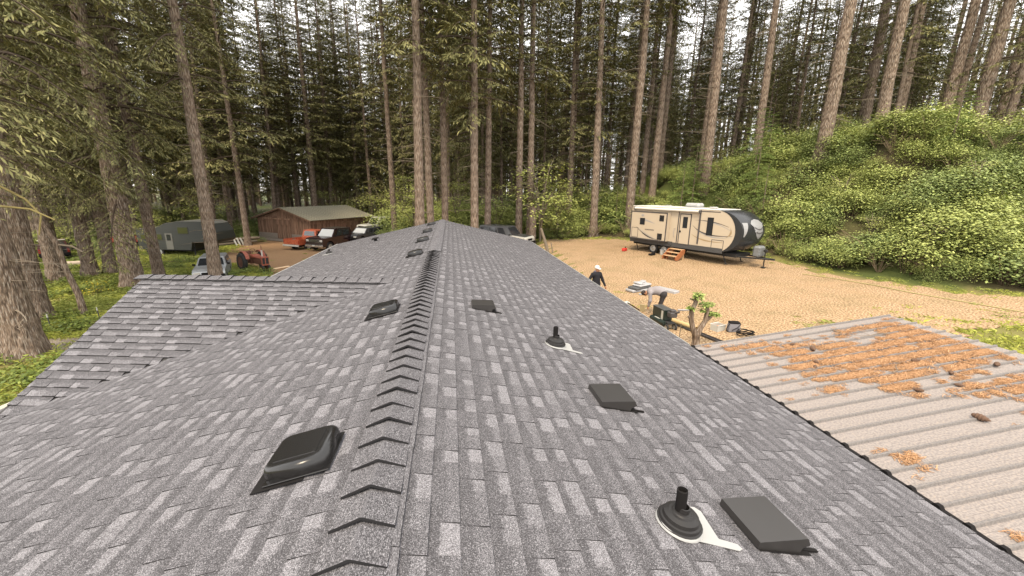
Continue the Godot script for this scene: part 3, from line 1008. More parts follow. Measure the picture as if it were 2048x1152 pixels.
func make_crown(src: Array, n: int, H: float, reach: float, low_gap := 0.0) -> ArrayMesh:
	# crown of boughs from y = 0 up to y = H
	var b := MB.new()
	for i in n:
		var t := pow((i + rng.randf()) / n, 0.85)
		if t < 0.25 and rng.randf() < low_gap: continue
		var r := reach * (0.25 + 0.75 * pow(1.0 - t, 0.75)) * rng.randf_range(0.6, 1.15)
		if t < 0.1: r *= rng.randf_range(0.6, 1.0)
		var az := i * 2.39996 + rng.randf_range(-0.5, 0.5)
		var sc := r / 3.0
		var tilt := lerpf(-0.16, 0.45, t) + rng.randf_range(-0.14, 0.14)
		append_mb(b, src[rng.randi() % src.size()], Transform3D(Basis(Vector3.UP, az) * Basis(Vector3.BACK, tilt) * Basis.from_scale(Vector3(sc, sc, sc)), Vector3(0, t * H, 0)))
	return b.mesh(M.needles)
func make_trunk(H: float, R: float, seg: int, ringn: int, rough: float, seed_: int) -> ArrayMesh:
	var nz := FastNoiseLite.new()
	nz.seed = seed_; nz.frequency = 1.0; nz.fractal_octaves = 3
	var b := MB.new()
	var P := []
	var lean := Vector2(nz.get_noise_1d(7.0), nz.get_noise_1d(77.0)) * 0.5
	for i in ringn + 1:
		var t := pow(float(i) / ringn, 1.5)
		var y := t * H - 0.35
		var r := R * (1.0 - 0.83 * t) * (1.0 + 0.42 * exp(-maxf(y, 0.0) / (R * 1.6)))
		var cx := lean.x * t * t + 0.05 * nz.get_noise_1d(y * 0.12) * t * 4.0
		var cz := lean.y * t * t + 0.05 * nz.get_noise_1d(y * 0.12 + 40.0) * t * 4.0
		var ring := []
		for k in seg:
			var a := TAU * k / seg
			var f := nz.get_noise_3d(cos(a) * 3.2, y * 0.5, sin(a) * 3.2)
			var g := nz.get_noise_3d(cos(a) * 9.0, y * 1.4, sin(a) * 9.0)
			var rr := r * (1.0 + rough * (absf(f) * 1.6 - 0.3) + rough * 0.8 * g)
			if y < R * 2.0: rr *= 1.0 + 0.14 * sin(a * 5.0 + seed_) * (1.0 - maxf(y, 0.0) / (R * 2.0))
			ring.append(Vector3(cx + cos(a) * rr, y, cz + sin(a) * rr))
		P.append(ring)
	var Nn := []
	for i in ringn + 1:
		var rn := []
		for k in seg:
			var du: Vector3 = P[i][(k + 1) % seg] - P[i][(k + seg - 1) % seg]
			var dv: Vector3 = P[mini(i + 1, ringn)][k] - P[maxi(i - 1, 0)][k]
			rn.append(dv.cross(du).normalized())
		Nn.append(rn)
	for i in ringn:
		for k in seg:
			var j := (k + 1) % seg
			b.stri(P[i][j], Nn[i][j], P[i][k], Nn[i][k], P[i + 1][k], Nn[i + 1][k])
			b.stri(P[i][j], Nn[i][j], P[i + 1][k], Nn[i + 1][k], P[i + 1][j], Nn[i + 1][j])
	return b.mesh()
func make_limbs(n: int, y0: float, y1: float, len_: float, R: float, H: float) -> ArrayMesh:   # dead snags on the bare trunk
	var b := MB.new()
	for i in n:
		var y := lerpf(y0, y1, pow((i + rng.randf()) / n, 0.8))
		var az := rng.randf() * TAU
		var L := len_ * rng.randf_range(0.12, 1.0) * rng.randf_range(0.5, 1.0)
		var d := Vector3(cos(az), rng.randf_range(-0.25, 0.2), sin(az))
		var o := Vector3(0, y, 0) + Vector3(cos(az), 0, sin(az)) * R * (1.0 - 0.83 * y / H) * 0.7
		var sag := rng.randf_range(-0.1, 0.3)
		var pts := []
		for k in 4:
			var t := k / 3.0
			pts.append(o + d * L * t + Vector3(rng.randf_range(-0.05, 0.05), -sag * L * t * t, rng.randf_range(-0.05, 0.05)) * (1.0 if k else 0.0))
		b.tube(pts, [0.03, 0.02, 0.013, 0.005], 4, false)
		if L > 0.9:
			for k in rng.randi_range(1, 4):
				var t2 := rng.randf_range(0.35, 0.9)
				var p := o + d * L * t2 - Vector3(0, sag * L * t2 * t2, 0)
				var e := p + (d + Vector3(rng.randf_range(-0.9, 0.9), rng.randf_range(-0.6, 0.2), rng.randf_range(-0.9, 0.9))).normalized() * L * 0.35
				b.tube([p, e], [0.009, 0.003], 3, false)
	return b.mesh()
var trunks := []
var crowns := []
var limbs := []
func bark_mats() -> void:
	for e in [["bark", 0.9, 61]]:
		var k: float = e[1]
		var im := noise_image(1024, e[2], 0.022, 5, [[0.0, Color(0.03, 0.022, 0.017) * k], [0.3, Color(0.085, 0.064, 0.05) * k], [0.48, Color(0.165, 0.118, 0.086) * k], [0.62, Color(0.225, 0.168, 0.127) * k], [0.72, Color(0.33, 0.275, 0.225) * k], [1.0, Color(0.45, 0.43, 0.38) * k]], FastNoiseLite.TYPE_SIMPLEX_SMOOTH, Vector2(3.0, 0.3))
		var m := tri_mat(e[0], im, Vector3(0.34, 0.34, 0.34), 0.95, false, 0.2)
		bump(m, 512, e[2] + 7, 0.03, 4, 9.0, Vector2(3.0, 0.4))
	mat("dead_wood", Color(0.15, 0.12, 0.085), 0.9)
	mat("mossy_wood", Color(0.17, 0.135, 0.045), 0.95)
func prepare_forest() -> void:
	bark_mats()
	vmat("needles", 0.75, 0.25, Color(0.16, 0.145, 0.06))
	vmat("leaves", 0.6, 0.35, Color(0.2, 0.22, 0.06))
	for k in 4: coarse.append(make_bough(3.0, 10, 9, 0.26, rng.randf_range(0.16, 0.34), 0.1))
	for k in 3: fine.append(make_bough(3.0, 15, 20, 0.115, rng.randf_range(0.24, 0.42), 0.06))
	for k in 4:
		crowns.append(make_crown(coarse, 130 + k * 10, 20.0, 3.7 + 0.25 * k, 0.2))
	for k in 2:
		crowns.append(make_crown(fine, 125, 18.0, 4.6, 0.1))        # 4, 5: nearer trees
	crowns.append(make_crown(coarse, 80, 12.0, 3.0, 0.0))             # 6: low, dense young fir
	for k in 4: trunks.append(make_trunk(36.0, 0.36, 14, 46, 0.10, 100 + k))
	for k in 2: trunks.append(make_trunk(36.0, 0.42, 44, 150, 0.13, 200 + k))   # 4, 5: near, deeply furrowed
	for k in 3: limbs.append(make_limbs(58, 2.5, 17.0, 2.2, 0.36, 36.0))
func fir(at: Vector3, dia: float, H: float, hb: float, reach: float, kind: int, label: String, group: String, called := "fir_tree", no_limbs := false) -> Node3D:
	# kind 0: middle distance, 1: near
	var t := thing(called, at, rng.randf() * TAU, label, "tree", group)
	t.rotation.x = rng.randf_range(-0.02, 0.02)
	t.rotation.z = rng.randf_range(-0.02, 0.02)
	var ti := (4 + rng.randi() % 2) if kind == 1 else rng.randi() % 4
	var R := 0.84 if kind == 1 else 0.72
	part(t, "trunk", trunks[ti], M.bark, Transform3D(Basis.from_scale(Vector3(dia / R, H / 36.0, dia / R)), Vector3.ZERO))
	var ci := (4 + rng.randi() % 2) if kind == 1 else rng.randi() % 4
	var ch := 18.0 if kind == 1 else 20.0
	if hb < H - 2.0:
		part(t, "crown", crowns[ci], null, Transform3D(Basis.from_scale(Vector3(reach, (H - hb) / ch, reach)), Vector3(0, hb, 0)))
	if not no_limbs:
		var ls := minf(hb / 17.0 * 1.15, 1.3)
		part(t, "dead_limbs", limbs[rng.randi() % 3], M.dead_wood, Transform3D(Basis.from_scale(Vector3(maxf(dia / 0.7, 0.6), ls, maxf(dia / 0.7, 0.6))), Vector3.ZERO))
	return t
func make_bush(n: int, R: float, H: float, size: float, ca: Color, cb: Color, clumps := 12, flat := 0.5) -> MB:
	# stems that carry clumps of leaves through a loose dome
	var b := MB.new()
	var cs := []
	for k in clumps:
		var a := k * 2.39996 + rng.randf()
		var t := sqrt(rng.randf())
		var r := R * t * rng.randf_range(0.6, 1.0)
		var y := H * rng.randf_range(0.25, 1.0) * sqrt(maxf(1.0 - pow(r / (R * 1.1), 2.0), 0.05))
		cs.append(Vector3(cos(a) * r, y, sin(a) * r))
	b.col = Color(0.1, 0.07, 0.045)
	for c in cs:
		var base := Vector3(c.x * 0.15, -0.2 * H, c.z * 0.15)
		b.tube([base, base.lerp(c, 0.6) + Vector3(0, H * 0.12, 0), c], [0.012 * R, 0.009 * R, 0.004 * R], 3, false)
	for i in n:
		var c: Vector3 = cs[rng.randi() % cs.size()]
		var q := Vector3(rng.randfn(0, 1), rng.randfn(0, 0.62), rng.randfn(0, 1)) * R * 0.25
		var p := c + q
		if p.y < 0.03: p.y = rng.randf_range(0.03, 0.25)
		var out := (Vector3(q.x, 0, q.z).normalized() + Vector3(rng.randf_range(-0.7, 0.7), rng.randf_range(-0.4, 0.15), rng.randf_range(-0.7, 0.7))).normalized()
		var L := size * rng.randf_range(0.65, 1.3)
		var sd := out.cross(Vector3(rng.randf_range(-0.4, 0.4), 1.0, rng.randf_range(-0.4, 0.4))).normalized() * L * 0.36
		var w := rng.randf()
		b.col = ca.lerp(cb, w * w)
		leaf(b, p, out * L, sd, L * 0.15)
	return b
func make_maple(H: float, R: float, n: int, size: float, ca: Color, cb: Color) -> Array:   # [stems, leaves]: arching stems with level sprays of leaves
	var s := MB.new()
	var l := MB.new()
	for k in 7:
		var a := k * 2.4 + rng.randf()
		var top := Vector3(cos(a) * R * rng.randf_range(0.25, 0.8), H * rng.randf_range(0.55, 1.0), sin(a) * R * rng.randf_range(0.25, 0.8))
		var pts := []
		for j in 6:
			var t := j / 5.0
			pts.append(Vector3(top.x * t * t, top.y * (1.6 * t - 0.6 * t * t) - 0.2 * (1.0 - t), top.z * t * t))
		s.tube(pts, [0.05, 0.042, 0.034, 0.026, 0.016, 0.006], 5, false)
		for j in 9:
			var t := rng.randf_range(0.3, 1.0)
			var o: Vector3 = pts[int(t * 5.0)]
			var az := rng.randf() * TAU
			var bl := R * rng.randf_range(0.35, 0.75)
			var d := Vector3(cos(az), rng.randf_range(-0.2, 0.15), sin(az))
			s.tube([o, o + d * bl], [0.012, 0.003], 3, false)
			for i in int(n / 63.0):
				var u := sqrt(rng.randf())
				var p := o + d * bl * u + Vector3(rng.randfn(0, 0.16), rng.randfn(0, 0.07), rng.randfn(0, 0.16)) * R * 0.8
				var a2 := az + rng.randf_range(-1.4, 1.4)
				var dd := Vector3(cos(a2), rng.randf_range(-0.45, 0.1), sin(a2)) * size * rng.randf_range(0.7, 1.3)
				var sd := dd.cross(Vector3(rng.randf_range(-0.35, 0.35), 1, rng.randf_range(-0.35, 0.35))).normalized() * size * 0.42
				var w := rng.randf()
				l.col = ca.lerp(cb, w)
				leaf(l, p, dd, sd, size * 0.1)
	return [s, l]
var bushes := []
func nth(i: int) -> String:
	return ["first", "second", "third", "fourth", "fifth", "sixth", "seventh", "eighth", "ninth", "tenth", "eleventh", "twelfth", "thirteenth", "fourteenth", "fifteenth", "sixteenth", "seventeenth", "eighteenth"][i]
const MOSSY := [[Vector3(-14.3, 5.15, -15.5), Vector3(-13.24, 4.78, -15.01), Vector3(-12.49, 4.4, -14.81), Vector3(-12.02, 3.94, -14.63), Vector3(-12.09, 3.34, -14.49)], [Vector3(-14.3, 4.5, -15.2), Vector3(-12.71, 4.21, -14.28), Vector3(-11.84, 4.14, -14.13), Vector3(-11.12, 3.84, -13.95)]]
func make_forest() -> void:
	prepare_forest()
	# --- firs in the grass on the left: [x, z, diameter, crown base, height, reach, label]
	var meadow := [
		[-14.4, -15.7, 0.9, 6.0, 34, 1.15, "thick furrowed fir at the left edge, nearest the house, beside the footpath"],
		[-17.8, -20.1, 0.86, 6.2, 34, 1.1, "thick fir partly hidden behind the furrowed one at the left edge"],
		[-23.7, -28.4, 0.78, 6.5, 33, 1.1, "leaning fir in the grass in front of the far-off open hatchback"],
		[-22.9, -29.8, 0.72, 5.0, 32, 1.0, "left one of two firs that stand close together in the grass"],
		[-22.3, -30.6, 0.64, 5.5, 32, 1.0, "right one of two firs that stand close together in the grass"],
		[-18.3, -26.6, 0.96, 4.6, 35, 1.15, "stout fir with low hanging boughs just beyond the wing roof's corner"],
		[-17.9, -28.2, 0.58, 6.5, 32, 0.9, "straight slim fir between the stout fir and the grey camper"],
		[-14.05, -27.1, 0.68, 11.0, 36, 0.9, "tall bare fir in front of the grey camper, hiding half a junked car"]]
	for e in meadow:
		fir(on_ground(e[0], e[1]), e[2], e[4], e[3], e[5], 1, e[6], "firs in the grass on the left")
	# thin crooked dead stem
	var sn := thing("dead_sapling", on_ground(-16.4, -20.6), 0, "thin crooked dead stem in the grass between two thick firs", "tree")
	var sb := MB.new()
	sb.tube([Vector3(0.05, -0.2, 0), Vector3(0, 1.0, 0), Vector3(-0.22, 2.2, 0.05), Vector3(-0.3, 3.4, 0.1), Vector3(-0.62, 4.2, 0.1), Vector3(-0.7, 5.0, 0)], [0.15, 0.125, 0.11, 0.1, 0.08, 0.03], 9)
	pb(sn, "trunk", sb, M.bark)
	var sl := MB.new()
	sl.tube([Vector3(-0.25, 3.3, 0.1), Vector3(0.35, 3.25, 0.2), Vector3(0.8, 3.0, 0.3)], [0.05, 0.04, 0.03], 6)
	pb(sn, "branch", sl, M.dead_wood)
	# mossy bare limbs of the nearest fir
	var near_fir: Node3D = get_node("fir_tree")
	for pts in MOSSY:
		var ml := MB.new()
		var loc := []
		var rad := []
		for k in pts.size():
			loc.append(near_fir.transform.affine_inverse() * pts[k]); rad.append(lerpf(0.045, 0.02, k / (pts.size() - 1.0)))
		ml.tube(loc, rad, 6)
		pb(near_fir, "mossy_limb", ml, M.mossy_wood)
	var far_left := [[-37.2, -43.4, 0.7], [-39.9, -49.2, 0.65], [-37.2, -48.8, 0.6], [-32.0, -47.7, 0.65], [-30.0, -47.2, 0.6], [-29.8, -57.4, 0.6], [-24.6, -47.9, 0.55], [-33.1, -57.6, 0.5], [-25.1, -52.3, 0.5], [-28.0, -61.0, 0.5], [-36.0, -60.0, 0.55], [-31.0, -66.0, 0.5], [-42.0, -56.0, 0.6]]
	for i in far_left.size():
		var e: Array = far_left[i]
		fir(on_ground(e[0], e[1]), e[2], 35, rng.randf_range(4.5, 9), 1.25, 0, nth(i) + " fir from the left in the stand behind the grassy clearing", "firs behind the grassy clearing")
	var barn_row := [[-20.6, -46.0, 0.6, 8.0], [-22.6, -58.5, 0.55, 8.0], [-24.1, -64.0, 0.62, 7.0], [-18.1, -60.5, 0.9, 8.5], [-17.6, -67.0, 0.75, 7.5], [-14.6, -70.0, 0.7, 7.5]]
	for i in barn_row.size():
		var e: Array = barn_row[i]
		fir(on_ground(e[0], e[1]), e[2], 36, e[3], 1.25, 0, nth(i) + " fir from the left of those rising around the wooden barn", "firs around the barn")
	var mid := [[-5.6, -45.5, 0.64], [-1.9, -30.6, 0.74], [-1.25, -34.9, 0.62], [-0.1, -36.0, 0.6], [1.4, -52.7, 0.5], [2.2, -32.2, 0.66], [3.6, -36.6, 0.62], [6.4, -36.4, 0.64], [7.5, -36.9, 0.66]]
	for i in mid.size():
		var e: Array = mid[i]
		fir(on_ground(e[0], e[1]), e[2], 38, rng.randf_range(10.5, 14), 1.0, 0, nth(i) + " tall fir from the left in the row behind the roof's far end", "firs behind the roof")
	var back := [[14.6, -62.4, 0.45, 15], [16.0, -62.4, 0.45, 16], [12.3, -41.2, 0.7, 16], [13.6, -37.0, 0.73, 13.5], [19.9, -51.0, 0.5, 15], [17.3, -37.6, 0.84, 17], [20.6, -42.3, 0.63, 17], [20.8, -40.4, 0.74, 17], [23.7, -44.8, 0.66, 16], [25.9, -40.4, 0.7, 16.5], [24.1, -36.6, 0.87, 18]]
	for i in back.size():
		var e: Array = back[i]
		fir(on_ground(e[0], e[1]), e[2], 38, e[3], 0.9, 0, nth(i) + " bare-trunked fir from the left on the bank behind the trailer", "firs on the bank behind the trailer")
	var hill := [[33.5, -46.5, 0.56], [29.4, -37.1, 0.78], [29.2, -29.7, 1.0], [38.5, -35.1, 0.74], [35.2, -30.8, 0.93], [40.3, -33.8, 0.84], [42.0, -31.5, 0.89], [52.7, -38.7, 0.72], [42.6, -29.4, 0.96], [52.5, -34.6, 0.84]]
	for i in hill.size():
		var e: Array = hill[i]
		fir(on_ground(e[0], e[1]), e[2], 34, rng.randf_range(15, 19), 0.75, 0, nth(i) + " fir from the left along the top of the bramble slope", "firs on top of the bramble slope")
	# --- the forest behind
	var placed := []
	var tries := 0
	while placed.size() < 270 and tries < 15000:
		tries += 1
		var az := deg_to_rad(rng.randf_range(-62.0, 56.0))
		var dist := pow(rng.randf(), 0.7) * 70.0 + 42.0
		var x := CAM.x + sin(az + 0.1489) * dist
		var z := -cos(az + 0.1489) * dist
		if z > -20 or toe_dist(x, z) < 3.0 and x > -12.0: continue
		if x < -4.0 and z > -58.0 and x > -34.0: continue
		if x > 20 and toe_dist(x, z) < 15.0: continue
		var open_sky := x > 8.0
		if open_sky and rng.randf() < 0.35: continue
		if Vector2(x + 16.0, z + 56.0).length() < 9.0: continue
		if x <= -34 and z > -40: continue
		var ok := true
		for p in placed:
			if p.distance_squared_to(Vector2(x, z)) < 4.5: ok = false; break
		if not ok: continue
		placed.append(Vector2(x, z))
		var hb := rng.randf_range(4.5, 10.0)
		if x > 12.0: hb = rng.randf_range(2.0, 11.0)
		fir(on_ground(x, z), rng.randf_range(0.32, 0.62), rng.randf_range(24, 34) if open_sky else rng.randf_range(32, 46), hb, rng.randf_range(0.75, 1.1), 0, "slender fir standing deep in the dark forest", "firs deep in the forest", "forest_fir", dist > 85)
	# --- the wood beyond, too far to tell its trees apart
	var fm := MB.new()
	fm.col = Color(0.15, 0.112, 0.085)
	fm.tube([Vector3(0, -0.5, 0), Vector3(0, 12, 0), Vector3(0, 30, 0)], [0.3, 0.22, 0.05], 6, false)
	for i in 70:
		var t := (i + rng.randf()) / 70.0
		var sc := (0.3 + 0.8 * pow(1.0 - t, 0.8)) * rng.randf_range(0.7, 1.1)
		append_mb(fm, coarse[i % 4], Transform3D(Basis(Vector3.UP, i * 2.4) * Basis(Vector3.BACK, lerpf(-0.1, 0.4, t)) * Basis.from_scale(Vector3.ONE * sc), Vector3(0, 3.0 + 27.0 * t, 0)))
	var fx := []
	while fx.size() < 620:
		var az := deg_to_rad(rng.randf_range(-66.0, 62.0)) + 0.1489
		var dist := rng.randf_range(112.0, 210.0)
		fx.append(Transform3D(Basis(Vector3.UP, rng.randf() * TAU) * Basis.from_scale(Vector3(1.4, rng.randf_range(1.0, 1.6), 1.4)), on_ground(sin(az) * dist, -cos(az) * dist)))
	stuff("distant_forest", fm.mesh(M.needles), fx, "dark wood closing the view far behind the trunks", "forest")
	# --- young firs and cedars
	var yf := [[34.0, -42.0, 14.0, 1.1], [28.5, -44.5, 11.0, 1.0], [38.6, -40.0, 15.0, 1.1], [47.0, -42.0, 16.0, 1.2], [25.0, -52.0, 16.0, 1.2], [19.0, -56.0, 15.0, 1.2], [30.0, -56.0, 18.0, 1.3], [41.0, -50.0, 18.0, 1.3], [10.5, -49.0, 9.0, 1.0], [15.5, -47.5, 8.0, 1.0], [55.0, -46.0, 18.0, 1.3], [-8.5, -66.0, 10.0, 1.2], [-12.5, -72.0, 11.0, 1.2], [23.5, -62.0, 17.0, 1.3], [36.0, -58.0, 18.0, 1.3]]
	yf.sort_custom(func(a, b): return atan2(a[0], -a[1]) < atan2(b[0], -b[1]))
	for i in yf.size():
		var e: Array = yf[i]
		var t := thing("young_fir", on_ground(e[0], e[1]), rng.randf() * TAU, nth(i) + " dense young fir from the left among the tall trunks", "tree", "young firs under the tall trees")
		part(t, "crown", crowns[6], null, Transform3D(Basis.from_scale(Vector3(e[3], e[2] / 12.0, e[3])), Vector3(0, 0.4, 0)))
		part(t, "trunk", trunks[1], M.bark, Transform3D(Basis.from_scale(Vector3(0.35, e[2] / 36.0, 0.35)), Vector3.ZERO))
	var cb := []
	for k in 2:
		var bo := make_bough(3.0, 12, 9, 0.24, 0.42, 0.0)
		for i in bo.c.size():
			var c := bo.c[i]
			if c.g > 0.0435: bo.c[i] = Color(c.r * 0.95 + 0.008, c.g * 1.35 + 0.012, c.b * 0.9)
		cb.append(bo)
	var cedar := make_crown(cb, 46, 5.0, 1.9, 0.0)
	var cl := [[20.6, -34.4, 1.0, "drooping cedar sapling behind the trailer's roof, leftmost of the cedars"], [22.6, -36.0, 1.15, "light green cedar sapling right of the tallest bank firs"], [26.2, -33.0, 1.25, "broad drooping cedar high on the slope above the trailer's nose"], [28.4, -34.4, 1.0, "cedar sapling near the top of the slope, in front of a thick fir"], [24.8, -30.8, 0.9, "cedar sapling half-way up the slope above the trailer's nose"], [23.6, -28.2, 0.8, "small dark cedar low on the slope just above the trailer's nose"], [31.6, -22.8, 0.75, "dark cedar seedling alone in the middle of the bramble slope"], [16.2, -38.2, 0.8, "small cedar at the foot of the bank behind the trailer's rear"]]
	for e in cl:
		var t := thing("cedar_sapling", on_ground(e[0], e[1]), rng.randf() * TAU, e[3], "tree", "cedar saplings on the slope")
		part(t, "crown", cedar, null, Transform3D(Basis.from_scale(Vector3.ONE * e[2]), Vector3(0, 0.1, 0)))
		part(t, "trunk", trunks[0], M.bark, Transform3D(Basis.from_scale(Vector3(0.16, 5.2 * e[2] / 36.0, 0.16)), Vector3.ZERO))
	make_shrubs()
func make_shrubs() -> void:
	var y0 := Color(0.2, 0.235, 0.065)
	var y1 := Color(0.4, 0.43, 0.135)
	var d0 := Color(0.12, 0.155, 0.05)
	var d1 := Color(0.3, 0.35, 0.11)
	for k in 3: bushes.append(make_bush(1750, 1.1, 1.25, 0.09, y0, y1, 18).mesh(M.leaves))
	for k in 2: bushes.append(make_bush(1400, 1.05, 1.0, 0.085, d0, d1, 16).mesh(M.leaves))
	# vine maples and hazels as trees of their own
	var mp := []
	for k in 3:
		var a := make_maple(4.2, 2.1, 2400, 0.12, Color(0.14, 0.165, 0.04), Color(0.36, 0.38, 0.11))
		mp.append([a[0].mesh(M.dead_wood), a[1].mesh(M.leaves)])
	var ml := [
		[8.3, -36.0, 1.85, "pale green vine maple around a dark stub trunk, right of the roof's far end"],
		[10.4, -38.2, 1.25, "vine maple just right of the one around the dark stub"],
		[4.8, -39.4, 1.1, "vine maple between two bare firs behind the dark parked car"],
		[-3.4, -43.0, 1.4, "bright vine maple just left of the roof's far end"],
		[-5.2, -51.5, 1.7, "wide vine maple behind the white pickup, right of the barn"],
		[-9.0, -60.5, 1.7, "tall hazel rising behind the barn's right end"],
		[-14.0, -63.5, 1.5, "hazel showing above the middle of the barn roof"],
		[-17.4, -62.5, 1.5, "pale flowering shrub above the left of the barn roof"],
		[-26.5, -50.0, 1.5, "large green shrub behind the grey camper"],
		[-29.5, -45.5, 1.1, "green shrub left of the grey camper"],
		[-33.5, -42.0, 1.1, "tall yellow-green shrub at the back of the grassy clearing"],
		[14.6, -41.0, 1.2, "vine maple behind the trailer's rear end"],
		[17.8, -40.5, 1.0, "vine maple high on the bank behind the trailer"],
		[1.0, -42.0, 1.4, "vine maple behind the peak of the roof"]]
	for i in ml.size():
		var e: Array = ml[i]
		var t := thing("vine_maple", on_ground(e[0], e[1]), rng.randf() * TAU, e[3], "small tree", "vine maples and hazels at the forest edge")
		part(t, "stems", mp[i % 3][0], null, Transform3D(Basis.from_scale(Vector3.ONE * e[2]), Vector3.ZERO))
		part(t, "foliage", mp[i % 3][1], null, Transform3D(Basis.from_scale(Vector3.ONE * e[2]), Vector3.ZERO))
	var st := thing("tree_stub", on_ground(7.4, -35.2), 0, "dark broken-off trunk at the foot of the bank behind the parked car", "tree")
	var sb := MB.new()
	sb.tube([Vector3(0, -0.3, 0), Vector3(0, 0.4, 0), Vector3(0.02, 2.0, 0), Vector3(0, 3.3, 0), Vector3(0.02, 3.4, 0)], [0.42, 0.33, 0.3, 0.29, 0.2], 12)
	pb(st, "trunk", sb, M.bark)
	var sb2 := MB.new()
	sb2.tube([Vector3(0, 3.2, 0), Vector3(-0.6, 3.4, 0.1), Vector3(-1.0, 3.45, 0.2)], [0.05, 0.04, 0.02], 5)
	sb2.tube([Vector3(0.1, 3.1, 0), Vector3(0.8, 3.1, 0.1), Vector3(1.6, 3.3, 0)], [0.05, 0.035, 0.015], 5)
	pb(st, "branch", sb2, M.dead_wood)
	# saplings that stand out of the brambles
	var ha := make_maple(2.6, 1.2, 1200, 0.095, Color(0.17, 0.2, 0.05), Color(0.42, 0.44, 0.14))
	var hs := [ha[0].mesh(M.dead_wood), ha[1].mesh(M.leaves)]
	var spots := [[24.6, -20.6], [26.4, -24.6], [28.8, -19.2], [30.2, -25.4], [33.6, -20.4], [35.8, -24.2], [38.4, -21.6], [29.6, -16.6], [34.8, -16.2], [40.4, -18.0], [27.0, -29.4], [31.0, -30.6], [36.6, -28.0], [44.0, -25.0], [25.2, -34.6], [22.4, -33.0], [43.0, -14.6], [24.2, -17.2]]
	spots.sort_custom(func(a, b): return atan2(a[0], -a[1]) < atan2(b[0], -b[1]))
	for i in spots.size():
		var t := thing("hillside_sapling", on_ground(spots[i][0], spots[i][1]), rng.randf() * TAU, nth(i) + " leafy sapling from the left standing above the brambles on the slope", "small tree", "saplings on the bramble slope")
		var k := rng.randf_range(0.75, 1.25)
		part(t, "stems", hs[0], null, Transform3D(Basis.from_scale(Vector3.ONE * k), Vector3.ZERO))
		part(t, "foliage", hs[1], null, Transform3D(Basis.from_scale(Vector3.ONE * k), Vector3.ZERO))
	# dead brown canes showing through
	var dc := MB.new()
	for i in 26:
		var a := rng.randf() * TAU
		var L := rng.randf_range(0.7, 1.7)
		var e := Vector3(cos(a) * L * 0.7, L * rng.randf_range(0.4, 0.9), sin(a) * L * 0.7)
		dc.tube([Vector3(cos(a) * 0.1, 0, sin(a) * 0.1), e * 0.6 + Vector3(0, 0.25, 0), e], [0.014, 0.011, 0.005], 3, false)
	var dx := []
	while dx.size() < 120:
		var x := rng.randf_range(2.0, 46.0)
		var z := rng.randf_range(-44.0, -11.0)
		var t := toe_dist(x, z)
		if t < 0.2 or t > 14.0: continue
		dx.append(Transform3D(Basis(Vector3.UP, rng.randf() * TAU) * Basis.from_scale(Vector3.ONE * rng.randf_range(0.7, 1.4)), on_ground(x, z)))
	mat("dead_cane", Color(0.17, 0.125, 0.075), 0.9)
	stuff("dead_canes", dc.mesh(M.dead_cane), dx, "dry brown canes showing through the brambles", "canes")
	# brambles that cover the slope, the bank and the forest edge
	var xf := [[], [], [], [], []]
	var tries := 0
	var count := 0
	while count < 3000 and tries < 40000:
		tries += 1
		var x := rng.randf_range(-42.0, 60.0)
		var z := rng.randf_range(-70.0, -9.0)
		var t := toe_dist(x, z)
		if x < -8.0:
			if z > -50.0 + gn.get_noise_2d(x * 5, z * 5) * 5.0 and x > -30.0: continue
			if x <= -30 and z > -41: continue
			if Vector2(x + 15.5, z + 55.5).length() < 8.0: continue
			if rng.randf() > 0.4: continue
		else:
			if t < 0.25 + gn.get_noise_2d(x * 8, z * 8) * 0.9 or t > 26.0: continue
			if t > 15.0 and rng.randf() < 0.6: continue
		var n := gn.get_noise_2d(x * 4.0 + 30, z * 4.0)
		var k := rng.randi() % 3 if n + rng.randf_range(-0.25, 0.25) > -0.1 else 3 + rng.randi() % 2
		var s := rng.randf_range(0.5, 1.2) * (0.65 if t < 1.0 and x > -8 else 1.0) * (1.0 + 1.3 * maxf(gn.get_noise_2d(x * 9.0 + 11, z * 9.0 + 5), -0.3))
		if x < 16.0 and t > 1.5: s *= 1.25
		xf[k].append(Transform3D(Basis(Vector3.UP, rng.randf() * TAU) * Basis.from_scale(Vector3(s * rng.randf_range(0.85, 1.15), s * rng.randf_range(0.8, 1.25), s)), on_ground(x, z)))
		count += 1
	var nm := [["bramble_thicket", "yellow-green brambles covering the slope right of the trailer"], ["salmonberry_thicket", "bright leafy thicket spread over the bank and slope"], ["hazel_thicket", "light green thicket along the forest edge"], ["dark_thicket", "darker leafy thicket growing in patches on the slope"], ["shade_thicket", "dull green undergrowth between the brambles"]]
	for k in 5: stuff(nm[k][0], bushes[k], xf[k], nm[k][1], "thicket")
	# grass and weeds
	var gb := []
	for v in 2:
		var b := MB.new()
		for i in 22:
			var a := rng.randf() * TAU
			var r := 0.26 * sqrt(rng.randf())
			var o := Vector3(cos(a) * r, -0.02, sin(a) * r)
			var h := rng.randf_range(0.1, 0.26)
			var d := Vector3(rng.randf_range(-0.6, 0.6), 1.0, rng.randf_range(-0.6, 0.6)).normalized() * h
			var s := Vector3(-sin(a * 3.0), 0, cos(a * 3.0)) * 0.011
			b.col = Color(0.17, 0.2, 0.03).lerp(Color(0.42, 0.42, 0.09), rng.randf()) if v == 0 else Color(0.13, 0.16, 0.03).lerp(Color(0.32, 0.33, 0.08), rng.randf())
			b.tri(o - s, o + s, o + d * 0.6 + Vector3(d.x, 0, d.z) * 0.2)
			b.tri(o - s * 0.8 + d * 0.3, o + d * 0.55 + s, o + d + Vector3(d.x, -0.3 * h, d.z))
		gb.append(b.mesh(M.leaves))
	var dp := PackedVector2Array(DIRT)
	var pp := PackedVector2Array(PATH)
	var gx := [[], []]
	var made := 0
	tries = 0
